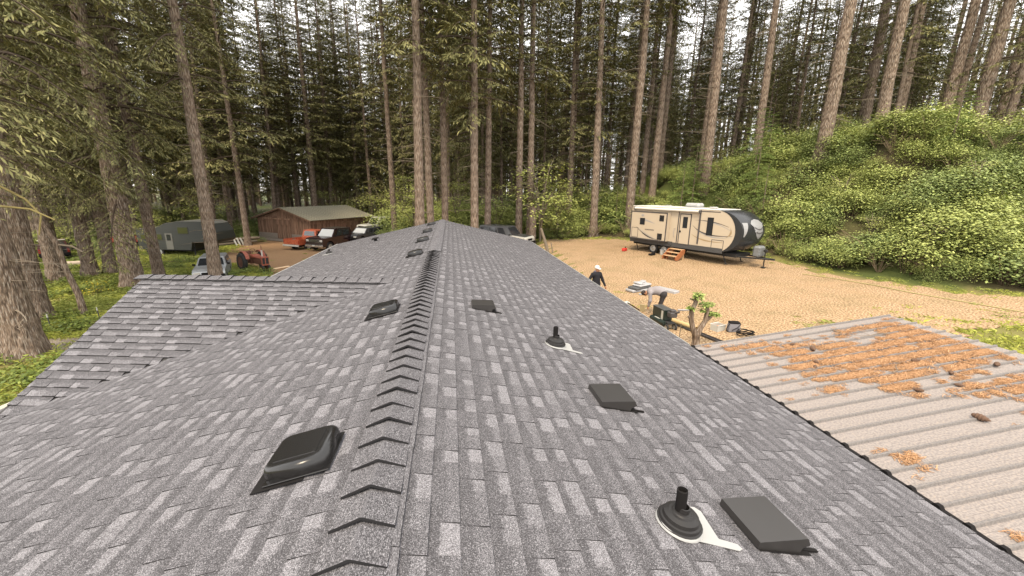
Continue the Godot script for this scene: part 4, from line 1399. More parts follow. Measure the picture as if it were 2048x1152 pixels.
	while made < 17000 and tries < 150000:
		tries += 1
		var right := rng.randf() < 0.2
		var x := rng.randf_range(4.6, 26.0) if right else -4.0 - 34.0 * pow(rng.randf(), 0.8)
		var z := rng.randf_range(-42.0, -5.0) if right else rng.randf_range(-46.0, -3.0)
		if right:
			var edge := toe_dist(x, z)
			var sparse := 0.0
			if not yard_here(x, z): sparse = 1.0 if edge < 0.5 else 0.0
			elif edge > -1.6: sparse = 0.3
			elif x < 6.6 and z > -19.0: sparse = 0.25
			elif z > -13.5 and x > 13.0: sparse = 0.25
			elif z < -15.0 and z > -20.0 and x < 9.0: sparse = 0.12
			if x < 9.0 and z > -6.6: sparse = 0.0
			if rng.randf() > sparse: continue
		else:
			if x > -5.6 and z > -20.0: continue
			if in_poly(Vector2(x, z), dp) and rng.randf() < 0.985: continue
			if in_poly(Vector2(x, z), pp) and rng.randf() < 0.96: continue
			if gn.get_noise_2d(x * 7.0, z * 7.0) < -0.22 and rng.randf() < 0.6: continue
		var k := 0 if gn.get_noise_2d(x * 5.0 + 10, z * 5.0) > -0.08 else 1
		var s := rng.randf_range(0.7, 1.5) * (0.6 if right and z < -12.5 else 1.0)
		gx[k].append(Transform3D(Basis(Vector3.UP, rng.randf() * TAU) * Basis.from_scale(Vector3(s, s * rng.randf_range(0.7, 1.2), s)), on_ground(x, z)))
		made += 1
	stuff("meadow_grass", gb[0], gx[0], "bright yellow-green grass in the clearing left of the house", "grass")
	stuff("rough_grass", gb[1], gx[1], "duller patchy grass between the firs and along the yard edge", "grass")
	# low broad-leaved weeds
	var wb := make_bush(170, 0.5, 0.28, 0.1, Color(0.07, 0.1, 0.018), Color(0.19, 0.22, 0.045), 9).mesh(M.leaves)
	var wx := []
	tries = 0
	while wx.size() < 620 and tries < 12000:
		tries += 1
		var x := rng.randf_range(-34.0, -7.0)
		var z := rng.randf_range(-40.0, -8.0)
		if in_poly(Vector2(x, z), dp) or in_poly(Vector2(x, z), pp): continue
		if gn.get_noise_2d(x * 4.0 + 70, z * 4.0) + 0.25 * sm(-26.0, -18.0, z) < 0.06: continue
		var s := rng.randf_range(0.6, 1.4)
		wx.append(Transform3D(Basis(Vector3.UP, rng.randf() * TAU) * Basis.from_scale(Vector3(s, s, s)), on_ground(x, z)))
	for i in 80:
		var x := rng.randf_range(4.75, 6.7)
		var z := rng.randf_range(-13.8, -6.7)
		if x > 5.0 + (z + 13.8) * 0.24: continue
		var s := rng.randf_range(0.7, 1.4)
		wx.append(Transform3D(Basis(Vector3.UP, rng.randf() * TAU) * Basis.from_scale(Vector3(s, s * 1.4, s)), on_ground(x, z)))
	stuff("ground_weeds", wb, wx, "low broad-leaved weeds among the grass and by the house wall", "weeds")

# ------------------------------------------------------------------ vehicles
func vehicle_mats() -> void:
	mat("glass_dark", Color(0.02, 0.022, 0.025), 0.06, 0.0, 0.6)
	mat("glass_pale", Color(0.42, 0.43, 0.43), 0.12, 0.0, 0.6)  # pale glass: the bright windshield reflection is put into the colour
	mat("chrome", Color(0.6, 0.6, 0.58), 0.18, 0.9)
	mat("tyre", Color(0.016, 0.015, 0.014), 0.85)
	mat("rim", Color(0.4, 0.4, 0.38), 0.35, 0.6)
	mat("rim_white", Color(0.4, 0.38, 0.34), 0.5)
	mat("lamp_glass", Color(0.4, 0.38, 0.34), 0.12)
	mat("tail_lamp", Color(0.22, 0.015, 0.01), 0.2)
	mat("underbody", Color(0.015, 0.014, 0.013), 0.9)
	mat("rust", Color(0.12, 0.05, 0.03), 0.9)
	var old_red := tri_mat("old_red", noise_image(256, 91, 0.03, 4, [[0.0, Color(0.2, 0.045, 0.02)], [0.5, Color(0.36, 0.075, 0.03)], [1.0, Color(0.4, 0.14, 0.07)]]), Vector3(0.5, 0.5, 0.5), 0.45, false, 0.5)
	old_red.roughness = 0.42
	tri_mat("tractor_red", noise_image(256, 92, 0.05, 4, [[0.0, Color(0.07, 0.03, 0.022)], [0.45, Color(0.22, 0.055, 0.03)], [1.0, Color(0.34, 0.12, 0.08)]]), Vector3(1.2, 1.2, 1.2), 0.6, false, 0.4)
	mat("maroon", Color(0.02, 0.009, 0.01), 0.18, 0.0, 0.7)
	mat("off_white", Color(0.4, 0.39, 0.35), 0.3)
	mat("dark_grey_paint", Color(0.05, 0.052, 0.055), 0.25)
	mat("silver_paint", Color(0.3, 0.31, 0.32), 0.3, 0.4)
var wheel_cache := {}
func add_wheel(t: Node3D, at: Vector3, r: float, w: float, rim: Material) -> void:
	var key := "%.3f %.3f" % [r, w]
	if not wheel_cache.has(key):
		var T := Transform3D(Basis(Vector3.RIGHT, PI * 0.5), Vector3.ZERO)
		var a := MB.new()
		a.lathe([Vector2(r * 0.6, -w * 0.42), Vector2(r * 0.66, -w * 0.5), Vector2(r * 0.92, -w * 0.5), Vector2(r, -w * 0.36), Vector2(r, w * 0.36), Vector2(r * 0.92, w * 0.5), Vector2(r * 0.66, w * 0.5), Vector2(r * 0.6, w * 0.42)], 22, T)
		var b := MB.new()
		for s in [1.0, -1.0]:
			var T2 := T if s > 0 else T * Transform3D(Basis(Vector3.RIGHT, PI), Vector3.ZERO)
			b.lathe([Vector2(r * 0.62, w * 0.3), Vector2(r * 0.62, w * 0.44), Vector2(r * 0.54, w * 0.42), Vector2(r * 0.5, w * 0.28), Vector2(r * 0.24, w * 0.34), Vector2(r * 0.2, w * 0.42), Vector2(0.0, w * 0.44)], 16, T2)
		wheel_cache[key] = [a.mesh(), b.mesh()]
	var n := Node3D.new()
	n.name = "wheel"
	t.add_child(n, true)
	n.position = at
	part(n, "tyre", wheel_cache[key][0], M.tyre)
	part(n, "rim", wheel_cache[key][1], rim)
func pane(t: Node, called: String, c: Array, inset: Array, m: Material, proud := 0.006) -> MeshInstance3D:
	# a thin sheet laid on the face c (counter-clockwise from outside: low-left, low-right, high-right, high-left), inset = [left, right, bottom, top] as fractions
	var f := func(u: float, v: float): return c[0].lerp(c[1], u).lerp(c[3].lerp(c[2], u), v)
	var p := [f.call(inset[0], inset[2]), f.call(1.0 - inset[1], inset[2]), f.call(1.0 - inset[1], 1.0 - inset[3]), f.call(inset[0], 1.0 - inset[3])]
	var n: Vector3 = (p[1] - p[0]).cross(p[3] - p[0]).normalized() * proud
	var b := MB.new()
	b.quad(p[0] + n, p[1] + n, p[2] + n, p[3] + n)
	for i in 4:
		var j := (i + 1) % 4
		b.quad(p[i] - n * 0.3, p[j] - n * 0.3, p[j] + n, p[i] + n)
	return pb(t, called, b, m)
func arch(pts: PackedVector2Array, cx: float, r: float, y0: float) -> void:   # wheel arch cut into the sill line, front to back in +x
	for k in 9:
		var a := PI - PI * k / 8.0
		pts.append(Vector2(cx + cos(a) * r, y0 + maxf(sin(a) * r, 0.0)))
func cab_faces(x0: float, x1: float, x2: float, x3: float, yb: float, yt: float, hw: float, tw: float) -> Array:
	# greenhouse: bottom from x0 (rear) to x3 (front), roof from x1 to x2
	return [Vector3(x0, yb, hw), Vector3(x3, yb, hw), Vector3(x3, yb, -hw), Vector3(x0, yb, -hw), Vector3(x1, yt, tw), Vector3(x2, yt, tw), Vector3(x2, yt, -tw), Vector3(x1, yt, -tw)]
func make_pickup(called: String, at: Vector3, turn: float, label: String, paint: Material, o := {}) -> Node3D:
	# x forward, y up
	var t := thing(called, at, turn, label, "pickup truck", o.get("group", ""))
	var L: float = o.get("length", 5.5)
	var hw: float = o.get("width", 1.95) * 0.5
	var r: float = o.get("wheel", 0.38)
	var belt: float = o.get("belt", 1.12)
	var top: float = o.get("top", 1.82)
	var fx := L * 0.5
	var ax := fx - 0.95
	var rx := -fx + 1.15
	var cab0: float = -fx + o.get("bed", 2.1)      # back of the cab
	var cowl: float = fx - o.get("nose", 1.35)
	var sill := 0.46
	# front body: sills, doors, fenders, hood
	var p := PackedVector2Array([Vector2(cab0, sill)])
	arch(p, ax, r * 1.18, sill)
	p.append_array([Vector2(fx - 0.06, sill + 0.05), Vector2(fx, 0.62), Vector2(fx - 0.02, belt - 0.12), Vector2(fx - 0.16, belt - 0.02), Vector2(cowl, belt + 0.06), Vector2(cab0, belt)])
	var b := MB.new()
	b.prism(p, -hw, hw)
	b.cbox(Vector3((fx + cowl) * 0.5 - 0.08, belt + 0.005, 0), Vector3(fx - cowl - 0.22, 0.08, hw * 1.55), 0.03, Basis(Vector3.BACK, -0.06))
	pb(t, "body", b, paint)
	# bed with open top
	var q := PackedVector2Array([Vector2(-fx, sill + 0.12)])
	arch(q, rx, r * 1.18, sill + 0.12)
	q.append_array([Vector2(cab0 - 0.02, sill + 0.12), Vector2(cab0 - 0.02, belt - 0.01), Vector2(-fx, belt - 0.01)])
	var bed := MB.new()
	bed.prism(q, hw - 0.07, hw); bed.prism(q, -hw, -hw + 0.07)
	bed.box(Vector3((cab0 - fx) * 0.5, 0.72, 0), Vector3(cab0 + fx - 0.04, 0.05, hw * 2 - 0.14))
	bed.box(Vector3(cab0 - 0.05, 0.9, 0), Vector3(0.05, 0.36, hw * 2 - 0.14))
	for s in [-1.0, 1.0]: bed.box(Vector3(rx, 0.82, s * (hw - 0.19)), Vector3(0.95, 0.2, 0.24))
	pb(t, "bed", bed, paint)
	boxpart(t, "tailgate", Vector3(-fx - 0.012, 0.86, 0), Vector3(0.06, 0.46, hw * 2 - 0.15), paint, 0.012)
	# cab
	var tw := hw - 0.18
	var cb: float = o.get("rake", 0.55)
	var F := cab_faces(cab0 + 0.02, cab0 + 0.16, cowl - cb, cowl + 0.02, belt - 0.01, top, hw - 0.04, tw)
	var c := MB.new()
	c.hexa(F)
	c.cbox(Vector3((F[4].x + F[5].x) * 0.5, top + 0.005, 0), Vector3(F[5].x - F[4].x, 0.05, tw * 1.96), 0.02)
	pb(t, "cab", c, paint)
	pane(t, "windshield", [F[1], F[2], F[6], F[5]], [0.07, 0.07, 0.08, 0.08], o.get("windshield", M.glass_dark))
	pane(t, "rear_window", [F[3], F[0], F[4], F[7]], [0.12, 0.12, 0.2, 0.12], M.glass_dark)
	var doors: int = o.get("doors", 1)
	for s in 2:
		var face: Array = [F[0], F[1], F[5], F[4]] if s == 0 else [F[2], F[3], F[7], F[6]]
		if doors == 1:
			pane(t, "side_window", face, [0.16, 0.22, 0.14, 0.12], M.glass_dark)
		else:
			var a := [0.1, 0.58, 0.14, 0.12] if s == 0 else [0.5, 0.14, 0.14, 0.12]
			pane(t, "side_window", face, a, M.glass_dark)
			a = [0.5, 0.18, 0.14, 0.12] if s == 0 else [0.18, 0.56, 0.14, 0.12]
			pane(t, "side_window", face, a, M.glass_dark)
	for s in [-1.0, 1.0]:
		boxpart(t, "mirror", Vector3(cowl - 0.25, belt + 0.12, s * (hw + 0.1)), Vector3(0.08, 0.2, 0.18), o.get("mirror", M.black_flat), 0.02)
		boxpart(t, "headlight", Vector3(fx - 0.012, belt - 0.24, s * (hw - 0.22)), Vector3(0.05, 0.19, 0.3), M.lamp_glass, 0.015)
		boxpart(t, "tail_light", Vector3(-fx - 0.002, 0.86, s * (hw - 0.055)), Vector3(0.03, 0.3, 0.09), M.tail_lamp, 0.008)
		boxpart(t, "door_handle", Vector3(cab0 + 0.25, belt - 0.16, s * (hw + 0.012)), Vector3(0.14, 0.03, 0.02), M.chrome)
	var g := MB.new()
	g.cbox(Vector3(fx, belt - 0.24, 0), Vector3(0.05, 0.3, hw * 2 - 0.78), 0.015)
	var gr := pb(t, "grille", g, M.black_flat)
	for k in 3: boxpart(gr, "grille_bar", Vector3(fx + 0.03, belt - 0.14 - 0.1 * k, 0), Vector3(0.02, 0.035, hw * 2 - 0.8), M.chrome)
	boxpart(t, "front_bumper", Vector3(fx + 0.06, 0.52, 0), Vector3(0.16, 0.2, hw * 2 + 0.02), M.chrome, 0.03)
	boxpart(t, "rear_bumper", Vector3(-fx - 0.09, 0.52, 0), Vector3(0.16, 0.16, hw * 2), o.get("rear_bumper", M.chrome), 0.03)
	boxpart(t, "licence_plate", Vector3(fx + 0.145, 0.55, 0), Vector3(0.01, 0.1, 0.3), M.off_white)
	boxpart(t, "chassis", Vector3(0, 0.44, 0), Vector3(L - 0.5, 0.2, hw * 1.3), M.underbody)
	for x in [ax, rx]:
		for s in [-1.0, 1.0]: add_wheel(t, Vector3(x, r - 0.03, s * (hw - 0.14)), r, 0.24, o.get("rim", M.rim))
	return t
func make_car(called: String, at: Vector3, turn: float, label: String, category: String, paint: Material, o := {}) -> Node3D:
	# closed car: wagon, off-roader or hatchback
	var t := thing(called, at, turn, label, category)
	var L: float = o.get("length", 4.5)
	var hw: float = o.get("width", 1.8) * 0.5
	var r: float = o.get("wheel", 0.34)
	var belt: float = o.get("belt", 1.0)
	var top: float = o.get("top", 1.72)
	var fx := L * 0.5
	var ax := fx - 0.85
	var rx := -fx + 0.85
	var sill := 0.38
	var cowl: float = fx - o.get("nose", 1.25)
	var p := PackedVector2Array([Vector2(-fx + 0.02, 0.5)])
	arch(p, rx, r * 1.16, sill)
	arch(p, ax, r * 1.16, sill)
	p.append_array([Vector2(fx - 0.05, 0.46), Vector2(fx, 0.6), Vector2(fx - 0.03, belt - 0.16), Vector2(fx - 0.2, belt - 0.05), Vector2(cowl, belt + 0.03), Vector2(-fx + 0.04, belt), Vector2(-fx, 0.7)])
	var b := MB.new()
	b.prism(p, -hw, hw)
	pb(t, "body", b, paint)
	boxpart(t, "hood", Vector3((fx + cowl) * 0.5 - 0.08, belt - 0.012, 0), Vector3(fx - cowl - 0.2, 0.06, hw * 1.6), o.get("hood", paint), 0.025, Basis(Vector3.BACK, -0.07))
	var tw := hw - 0.16
	var back: float = o.get("back", 0.25)
	var F := cab_faces(-fx + 0.06, -fx + back, cowl - 0.55, cowl, belt - 0.01, top, hw - 0.03, tw)
	var c := MB.new()
	c.hexa(F)
	c.cbox(Vector3((F[4].x + F[5].x) * 0.5, top + 0.005, 0), Vector3(F[5].x - F[4].x, 0.05, tw * 1.96), 0.02)
	pb(t, "roof", c, o.get("roof", paint))
	pane(t, "windshield", [F[1], F[2], F[6], F[5]], [0.06, 0.06, 0.06, 0.08], o.get("windshield", M.glass_dark))
	if o.get("hatch", false):
		pane(t, "boot_opening", [F[3], F[0], F[4], F[7]], [0.08, 0.08, 0.02, 0.06], M.underbody)
		boxpart(t, "boot_interior", Vector3(-fx + 0.005, 0.8, 0), Vector3(0.02, 0.36, hw * 1.5), M.underbody)
		boxpart(t, "tailgate", Vector3(-fx - 0.42, top + 0.12, 0), Vector3(1.0, 0.06, hw * 1.7), o.get("gate", paint), 0.02, Basis(Vector3.BACK, -0.18))
	else:
		pane(t, "rear_window", [F[3], F[0], F[4], F[7]], [0.1, 0.1, 0.15, 0.12], M.glass_dark)
	for s in 2:
		var face: Array = [F[0], F[1], F[5], F[4]] if s == 0 else [F[2], F[3], F[7], F[6]]
		for a in [[0.05, 0.7], [0.34, 0.4], [0.64, 0.16]]:
			var ins := [a[0], a[1], 0.1, 0.14] if s == 0 else [a[1], a[0], 0.1, 0.14]
			pane(t, "side_window", face, ins, M.glass_dark)
	for s in [-1.0, 1.0]:
		boxpart(t, "mirror", Vector3(cowl - 0.2, belt + 0.08, s * (hw + 0.08)), Vector3(0.08, 0.12, 0.16), M.black_flat, 0.02)
		boxpart(t, "headlight", Vector3(fx - 0.02, belt - 0.26, s * (hw - 0.24)), Vector3(0.06, 0.16, 0.34), M.lamp_glass, 0.02)
		boxpart(t, "tail_light", Vector3(-fx + 0.0, 0.8, s * (hw - 0.1)), Vector3(0.04, 0.3, 0.12), M.tail_lamp, 0.01)
	boxpart(t, "grille", Vector3(fx - 0.01, belt - 0.28, 0), Vector3(0.04, 0.16, hw * 0.9), M.black_flat, 0.01)
	boxpart(t, "front_bumper", Vector3(fx + 0.04, 0.5, 0), Vector3(0.16, 0.22, hw * 2), o.get("bumper", M.black_flat), 0.04)
	boxpart(t, "rear_bumper", Vector3(-fx - 0.04, 0.5, 0), Vector3(0.16, 0.2, hw * 2), o.get("bumper", M.black_flat), 0.04)
	boxpart(t, "underbody", Vector3(0, 0.36, 0), Vector3(L - 0.4, 0.2, hw * 1.5), M.underbody)
	for x in [ax, rx]:
		for s in [-1.0, 1.0]: add_wheel(t, Vector3(x, r - 0.02, s * (hw - 0.11)), r, 0.2, M.rim)
	return t
func heading(x: float, z: float) -> float:   # turn that points local +x along (x, z)
	return atan2(-z, x)
func make_vehicles() -> void:
	vehicle_mats()
	var f1 := heading(0.47, -0.88)
	make_pickup("pickup_truck", on_ground(-13.7, -44.4), f1, "faded orange-red pickup with an empty bed, parked tail towards the house", M.old_red, {"length": 5.3, "bed": 2.2, "top": 1.78, "rear_bumper": M.off_white, "rim": M.rim_white, "group": "vehicles parked by the barn"})
	make_pickup("pickup_truck", on_ground(-11.0, -43.2), heading(-0.47, 0.88), "dark maroon crew-cab pickup with a chrome grille, facing the house", M.maroon, {"length": 5.9, "width": 2.05, "bed": 1.8, "top": 1.98, "belt": 1.24, "wheel": 0.41, "doors": 2, "windshield": M.glass_pale, "group": "vehicles parked by the barn"})
	make_pickup("pickup_truck", on_ground(-7.4, -49.6), heading(-0.75, 0.66), "white extended-cab pickup farthest back, by the barn's right end", M.off_white, {"length": 5.7, "bed": 2.0, "top": 2.06, "belt": 1.26, "wheel": 0.41, "doors": 2, "group": "vehicles parked by the barn"})
	make_car("parked_car", on_ground(-8.7, -45.4), heading(-0.5, 0.86), "dark grey car with a windshield painted pale for its bright reflection, between two pickups", "car", M.dark_grey_paint, {"length": 4.5, "top": 1.42, "belt": 0.92, "wheel": 0.31, "windshield": M.glass_pale})
	var tp := MB.new()
	for k in 3: tp.cbox(Vector3(0.1 * k - 0.1, 0.16 + 0.08 * k, 0.12 * (k - 1)), Vector3(0.7 - 0.15 * k, 0.3, 0.9 - 0.2 * k), 0.09, Basis(Vector3.UP, 0.3 * k))
	mat("blue_tarp", Color(0.02, 0.12, 0.42), 0.5)
	var bt := pb(self, "tarp_bundle", tp, M.blue_tarp, Transform3D(Basis(Vector3.UP, heading(-0.47, 0.88)), on_ground(-10.0, -45.2, 0.745)))
	meta(bt, "crumpled blue tarp in the bed of the maroon pickup", "tarp")
	make_car("parked_car", on_ground(4.9, -34.2), heading(0.82, 0.57), "white off-roader with black roof, hood darkened by painted reflection right of the roof's far end", "car", M.off_white, {"length": 4.6, "top": 1.74, "belt": 1.04, "roof": M.dark_grey_paint, "hood": M.dark_grey_paint, "wheel": 0.37})  # dark hood colour stands in for what the hood reflects
	make_car("parked_car", on_ground(-31.0, -37.4), heading(-0.62, -0.78), "dark red hatchback with its tailgate up, far off at the left in the grass", "car", mat("dark_red", Color(0.05, 0.012, 0.012), 0.3), {"length": 4.0, "width": 1.7, "top": 1.5, "hatch": true, "gate": M.off_white})
	make_pickup("pickup_truck", on_ground(-29.6, -45.6), heading(0.9, -0.3), "red and white pickup half hidden by trunks left of the grey camper", mat("red_paint", Color(0.3, 0.03, 0.02), 0.3), {"length": 5.2, "top": 1.75, "rear_bumper": M.off_white})
	make_car("junked_car", on_ground(-15.0, -28.7), heading(0.35, 0.93), "pale junked car behind the tall bare fir, just above the wing ridge", "car", M.silver_paint, {"length": 3.9, "width": 1.65, "top": 1.38, "belt": 0.92, "wheel": 0.3})
	make_tractor()
	make_camper()
	make_barn()
func make_tractor() -> void:
	var t := thing("tractor", on_ground(-13.4, -31.2), heading(0.72, 0.69), "small rusty red tractor with a tall exhaust, at the edge of the dirt", "tractor")
	var b := MB.new()
	b.cbox(Vector3(0.55, 0.98, 0), Vector3(1.35, 0.2, 0.48), 0.07)
	b.cbox(Vector3(-0.3, 1.0, 0), Vector3(0.45, 0.26, 0.55), 0.06)
	pb(t, "hood", b, M.tractor_red)
	var e := MB.new()
	e.cbox(Vector3(0.35, 0.68, 0), Vector3(1.5, 0.38, 0.34), 0.04)
	e.cbox(Vector3(-0.75, 0.66, 0), Vector3(0.7, 0.46, 0.5), 0.05)
	e.cbox(Vector3(-0.75, 0.66, 0), Vector3(0.2, 0.2, 1.3), 0.03)
	pb(t, "engine", e, M.rust)
	var g := MB.new()
	g.cbox(Vector3(1.24, 0.78, 0), Vector3(0.08, 0.62, 0.5), 0.03)
	var gr := pb(t, "radiator_grille", g, M.tractor_red)
	for s in [-1.0, 1.0]: boxpart(gr, "grille_mesh", Vector3(1.285, 0.8, s * 0.115), Vector3(0.012, 0.42, 0.16), M.underbody)
	var x := MB.new()
	x.tube([Vector3(0.75, 1.05, -0.05), Vector3(0.75, 1.5, -0.05)], [0.05, 0.05], 10)
	pb(t, "exhaust_muffler", x, M.off_white)
	x = MB.new()
	x.tube([Vector3(0.75, 1.5, -0.05), Vector3(0.75, 1.74, -0.05), Vector3(0.71, 1.82, -0.05)], [0.026, 0.026, 0.026], 8)
	pb(t, "exhaust_pipe", x, M.rust)
	var w := MB.new()
	var ring := []
	var rr := []
	for k in 17:
		var a := TAU * k / 16.0
		ring.append(Vector3(-0.62 + 0.08 * cos(a), 1.36 + 0.12 * cos(a), 0.2 * sin(a))); rr.append(0.014)
	w.tube(ring, rr, 6, false)
	w.tube([Vector3(-0.5, 1.08, 0), Vector3(-0.62, 1.36, 0)], [0.016, 0.016], 6)
	pb(t, "steering_wheel", w, M.black_flat)
	var s2 := MB.new()
	s2.cbox(Vector3(-1.05, 1.0, 0), Vector3(0.38, 0.07, 0.42), 0.03)
	s2.cbox(Vector3(-1.24, 1.14, 0), Vector3(0.05, 0.24, 0.4), 0.02)
	pb(t, "seat", s2, M.rust)
	for s in [-1.0, 1.0]:
		add_wheel(t, Vector3(-0.75, 0.6, s * 0.68), 0.62, 0.28, M.rust)
		var lug := MB.new()
		for k in 18:
			var a := TAU * k / 18.0
			lug.box(Vector3(cos(a) * 0.63, sin(a) * 0.63, 0.05 * (1 if k % 2 else -1)), Vector3(0.05, 0.03, 0.2), Basis(Vector3.BACK, a) * Basis(Vector3.RIGHT, 0.5 * (1 if k % 2 else -1)))
		pb(t.get_child(t.get_child_count() - 1), "tread_lugs", lug, M.tyre)
		add_wheel(t, Vector3(1.12, 0.27, s * 0.2), 0.28, 0.14, M.rust)
		var fd := MB.new()
		var pts := []
		for k in 7:
			var a := lerpf(0.35, 2.3, k / 6.0)
			pts.append(Vector2(-0.75 + cos(a) * 0.72, 0.6 + sin(a) * 0.72))
		for k in 6: fd.hexa([Vector3(pts[k].x, pts[k].y, s * 0.55 + 0.12), Vector3(pts[k].x, pts[k].y, s * 0.55 - 0.12), Vector3(pts[k + 1].x, pts[k + 1].y, s * 0.55 - 0.12), Vector3(pts[k + 1].x, pts[k + 1].y, s * 0.55 + 0.12), Vector3(pts[k].x, pts[k].y + 0.025, s * 0.55 + 0.12), Vector3(pts[k].x, pts[k].y + 0.025, s * 0.55 - 0.12), Vector3(pts[k + 1].x, pts[k + 1].y + 0.025, s * 0.55 - 0.12), Vector3(pts[k + 1].x, pts[k + 1].y + 0.025, s * 0.55 + 0.12)])
		pb(t, "fender", fd, M.tractor_red)
func make_camper() -> void:
	# old fifth-wheel camper: low rear, raised nose on the right
	var t := thing("camper", on_ground(-23.2, -39.6), heading(0.985, 0.17), "old grey-green fifth-wheel camper with a raised rounded nose", "camper")
	mat("camper_skin", Color(0.02, 0.022, 0.017), 0.5)
	mat("camper_dark", Color(0.022, 0.024, 0.02), 0.6)
	mat("camper_roof", Color(0.1, 0.098, 0.083), 0.6)
	var p := PackedVector2Array([Vector2(-2.6, 0.55), Vector2(1.9, 0.55), Vector2(2.1, 1.25), Vector2(4.0, 1.2), Vector2(4.25, 1.45), Vector2(4.1, 2.1), Vector2(3.7, 2.75), Vector2(3.2, 2.95), Vector2(1.2, 2.95), Vector2(0.0, 2.75), Vector2(-1.0, 2.3), Vector2(-2.6, 2.2)])
	var b := MB.new()
	b.prism(p, -1.2, 1.2)
	pb(t, "body", b, M.camper_skin)
	for y in [0.95, 1.35, 1.75, 2.15]:
		var x1: float = 1.95 if y < 1.2 else 4.0
		boxpart(t, "siding_rib", Vector3((x1 - 2.55) * 0.5, y, 1.203), Vector3(x1 + 2.5, 0.03, 0.012), M.camper_dark)
	boxpart(t, "nose_band", Vector3(3.0, 1.95, 1.203), Vector3(2.1, 0.07, 0.014), M.camper_dark)
	var rf := MB.new()
	for e in [[-2.6, 2.24, -1.0, 2.3], [-1.0, 2.3, 0.0, 2.75], [0.0, 2.75, 1.2, 2.95], [1.2, 2.95, 3.2, 2.95], [3.2, 2.95, 3.7, 2.75]]:
		var d := Vector2(e[2] - e[0], e[3] - e[1])
		rf.box(Vector3((e[0] + e[2]) * 0.5, (e[1] + e[3]) * 0.5 + 0.015, 0), Vector3(d.length() + 0.02, 0.03, 2.44), Basis(Vector3.BACK, d.angle()))
	pb(t, "roof_skin", rf, M.camper_roof)
	boxpart(t, "door", Vector3(0.15, 1.25, 1.21), Vector3(0.62, 1.35, 0.03), M.camper_roof, 0.01)
	boxpart(t, "door_window", Vector3(0.15, 1.6, 1.232), Vector3(0.34, 0.5, 0.012), M.glass_dark, 0.004)
	for e in [[-0.75, 1.62, 0.7, 0.55], [1.45, 2.2, 0.95, 0.62], [-1.95, 1.6, 0.7, 0.5]]:
		var w := boxpart(t, "window", Vector3(e[0], e[1], 1.206), Vector3(e[2], e[3], 0.03), M.camper_dark, 0.01)
		boxpart(w, "pane", Vector3(0, 0, 0.018), Vector3(e[2] - 0.1, e[3] - 0.1, 0.01), mat("camper_glass", Color(0.05, 0.055, 0.02), 0.1), 0.003)
	boxpart(t, "chassis", Vector3(-0.3, 0.46, 0), Vector3(4.4, 0.16, 1.5), M.underbody)
	boxpart(t, "hitch", Vector3(3.3, 0.9, 0), Vector3(0.16, 0.6, 0.16), M.underbody)
	for s in [-1.0, 1.0]:
		boxpart(t, "landing_leg", Vector3(2.0, 0.5, s * 0.9), Vector3(0.09, 1.0, 0.09), M.underbody)
		for x in [-1.75, -0.95]: add_wheel(t, Vector3(x, 0.33, s * 1.02), 0.35, 0.2, M.rim)
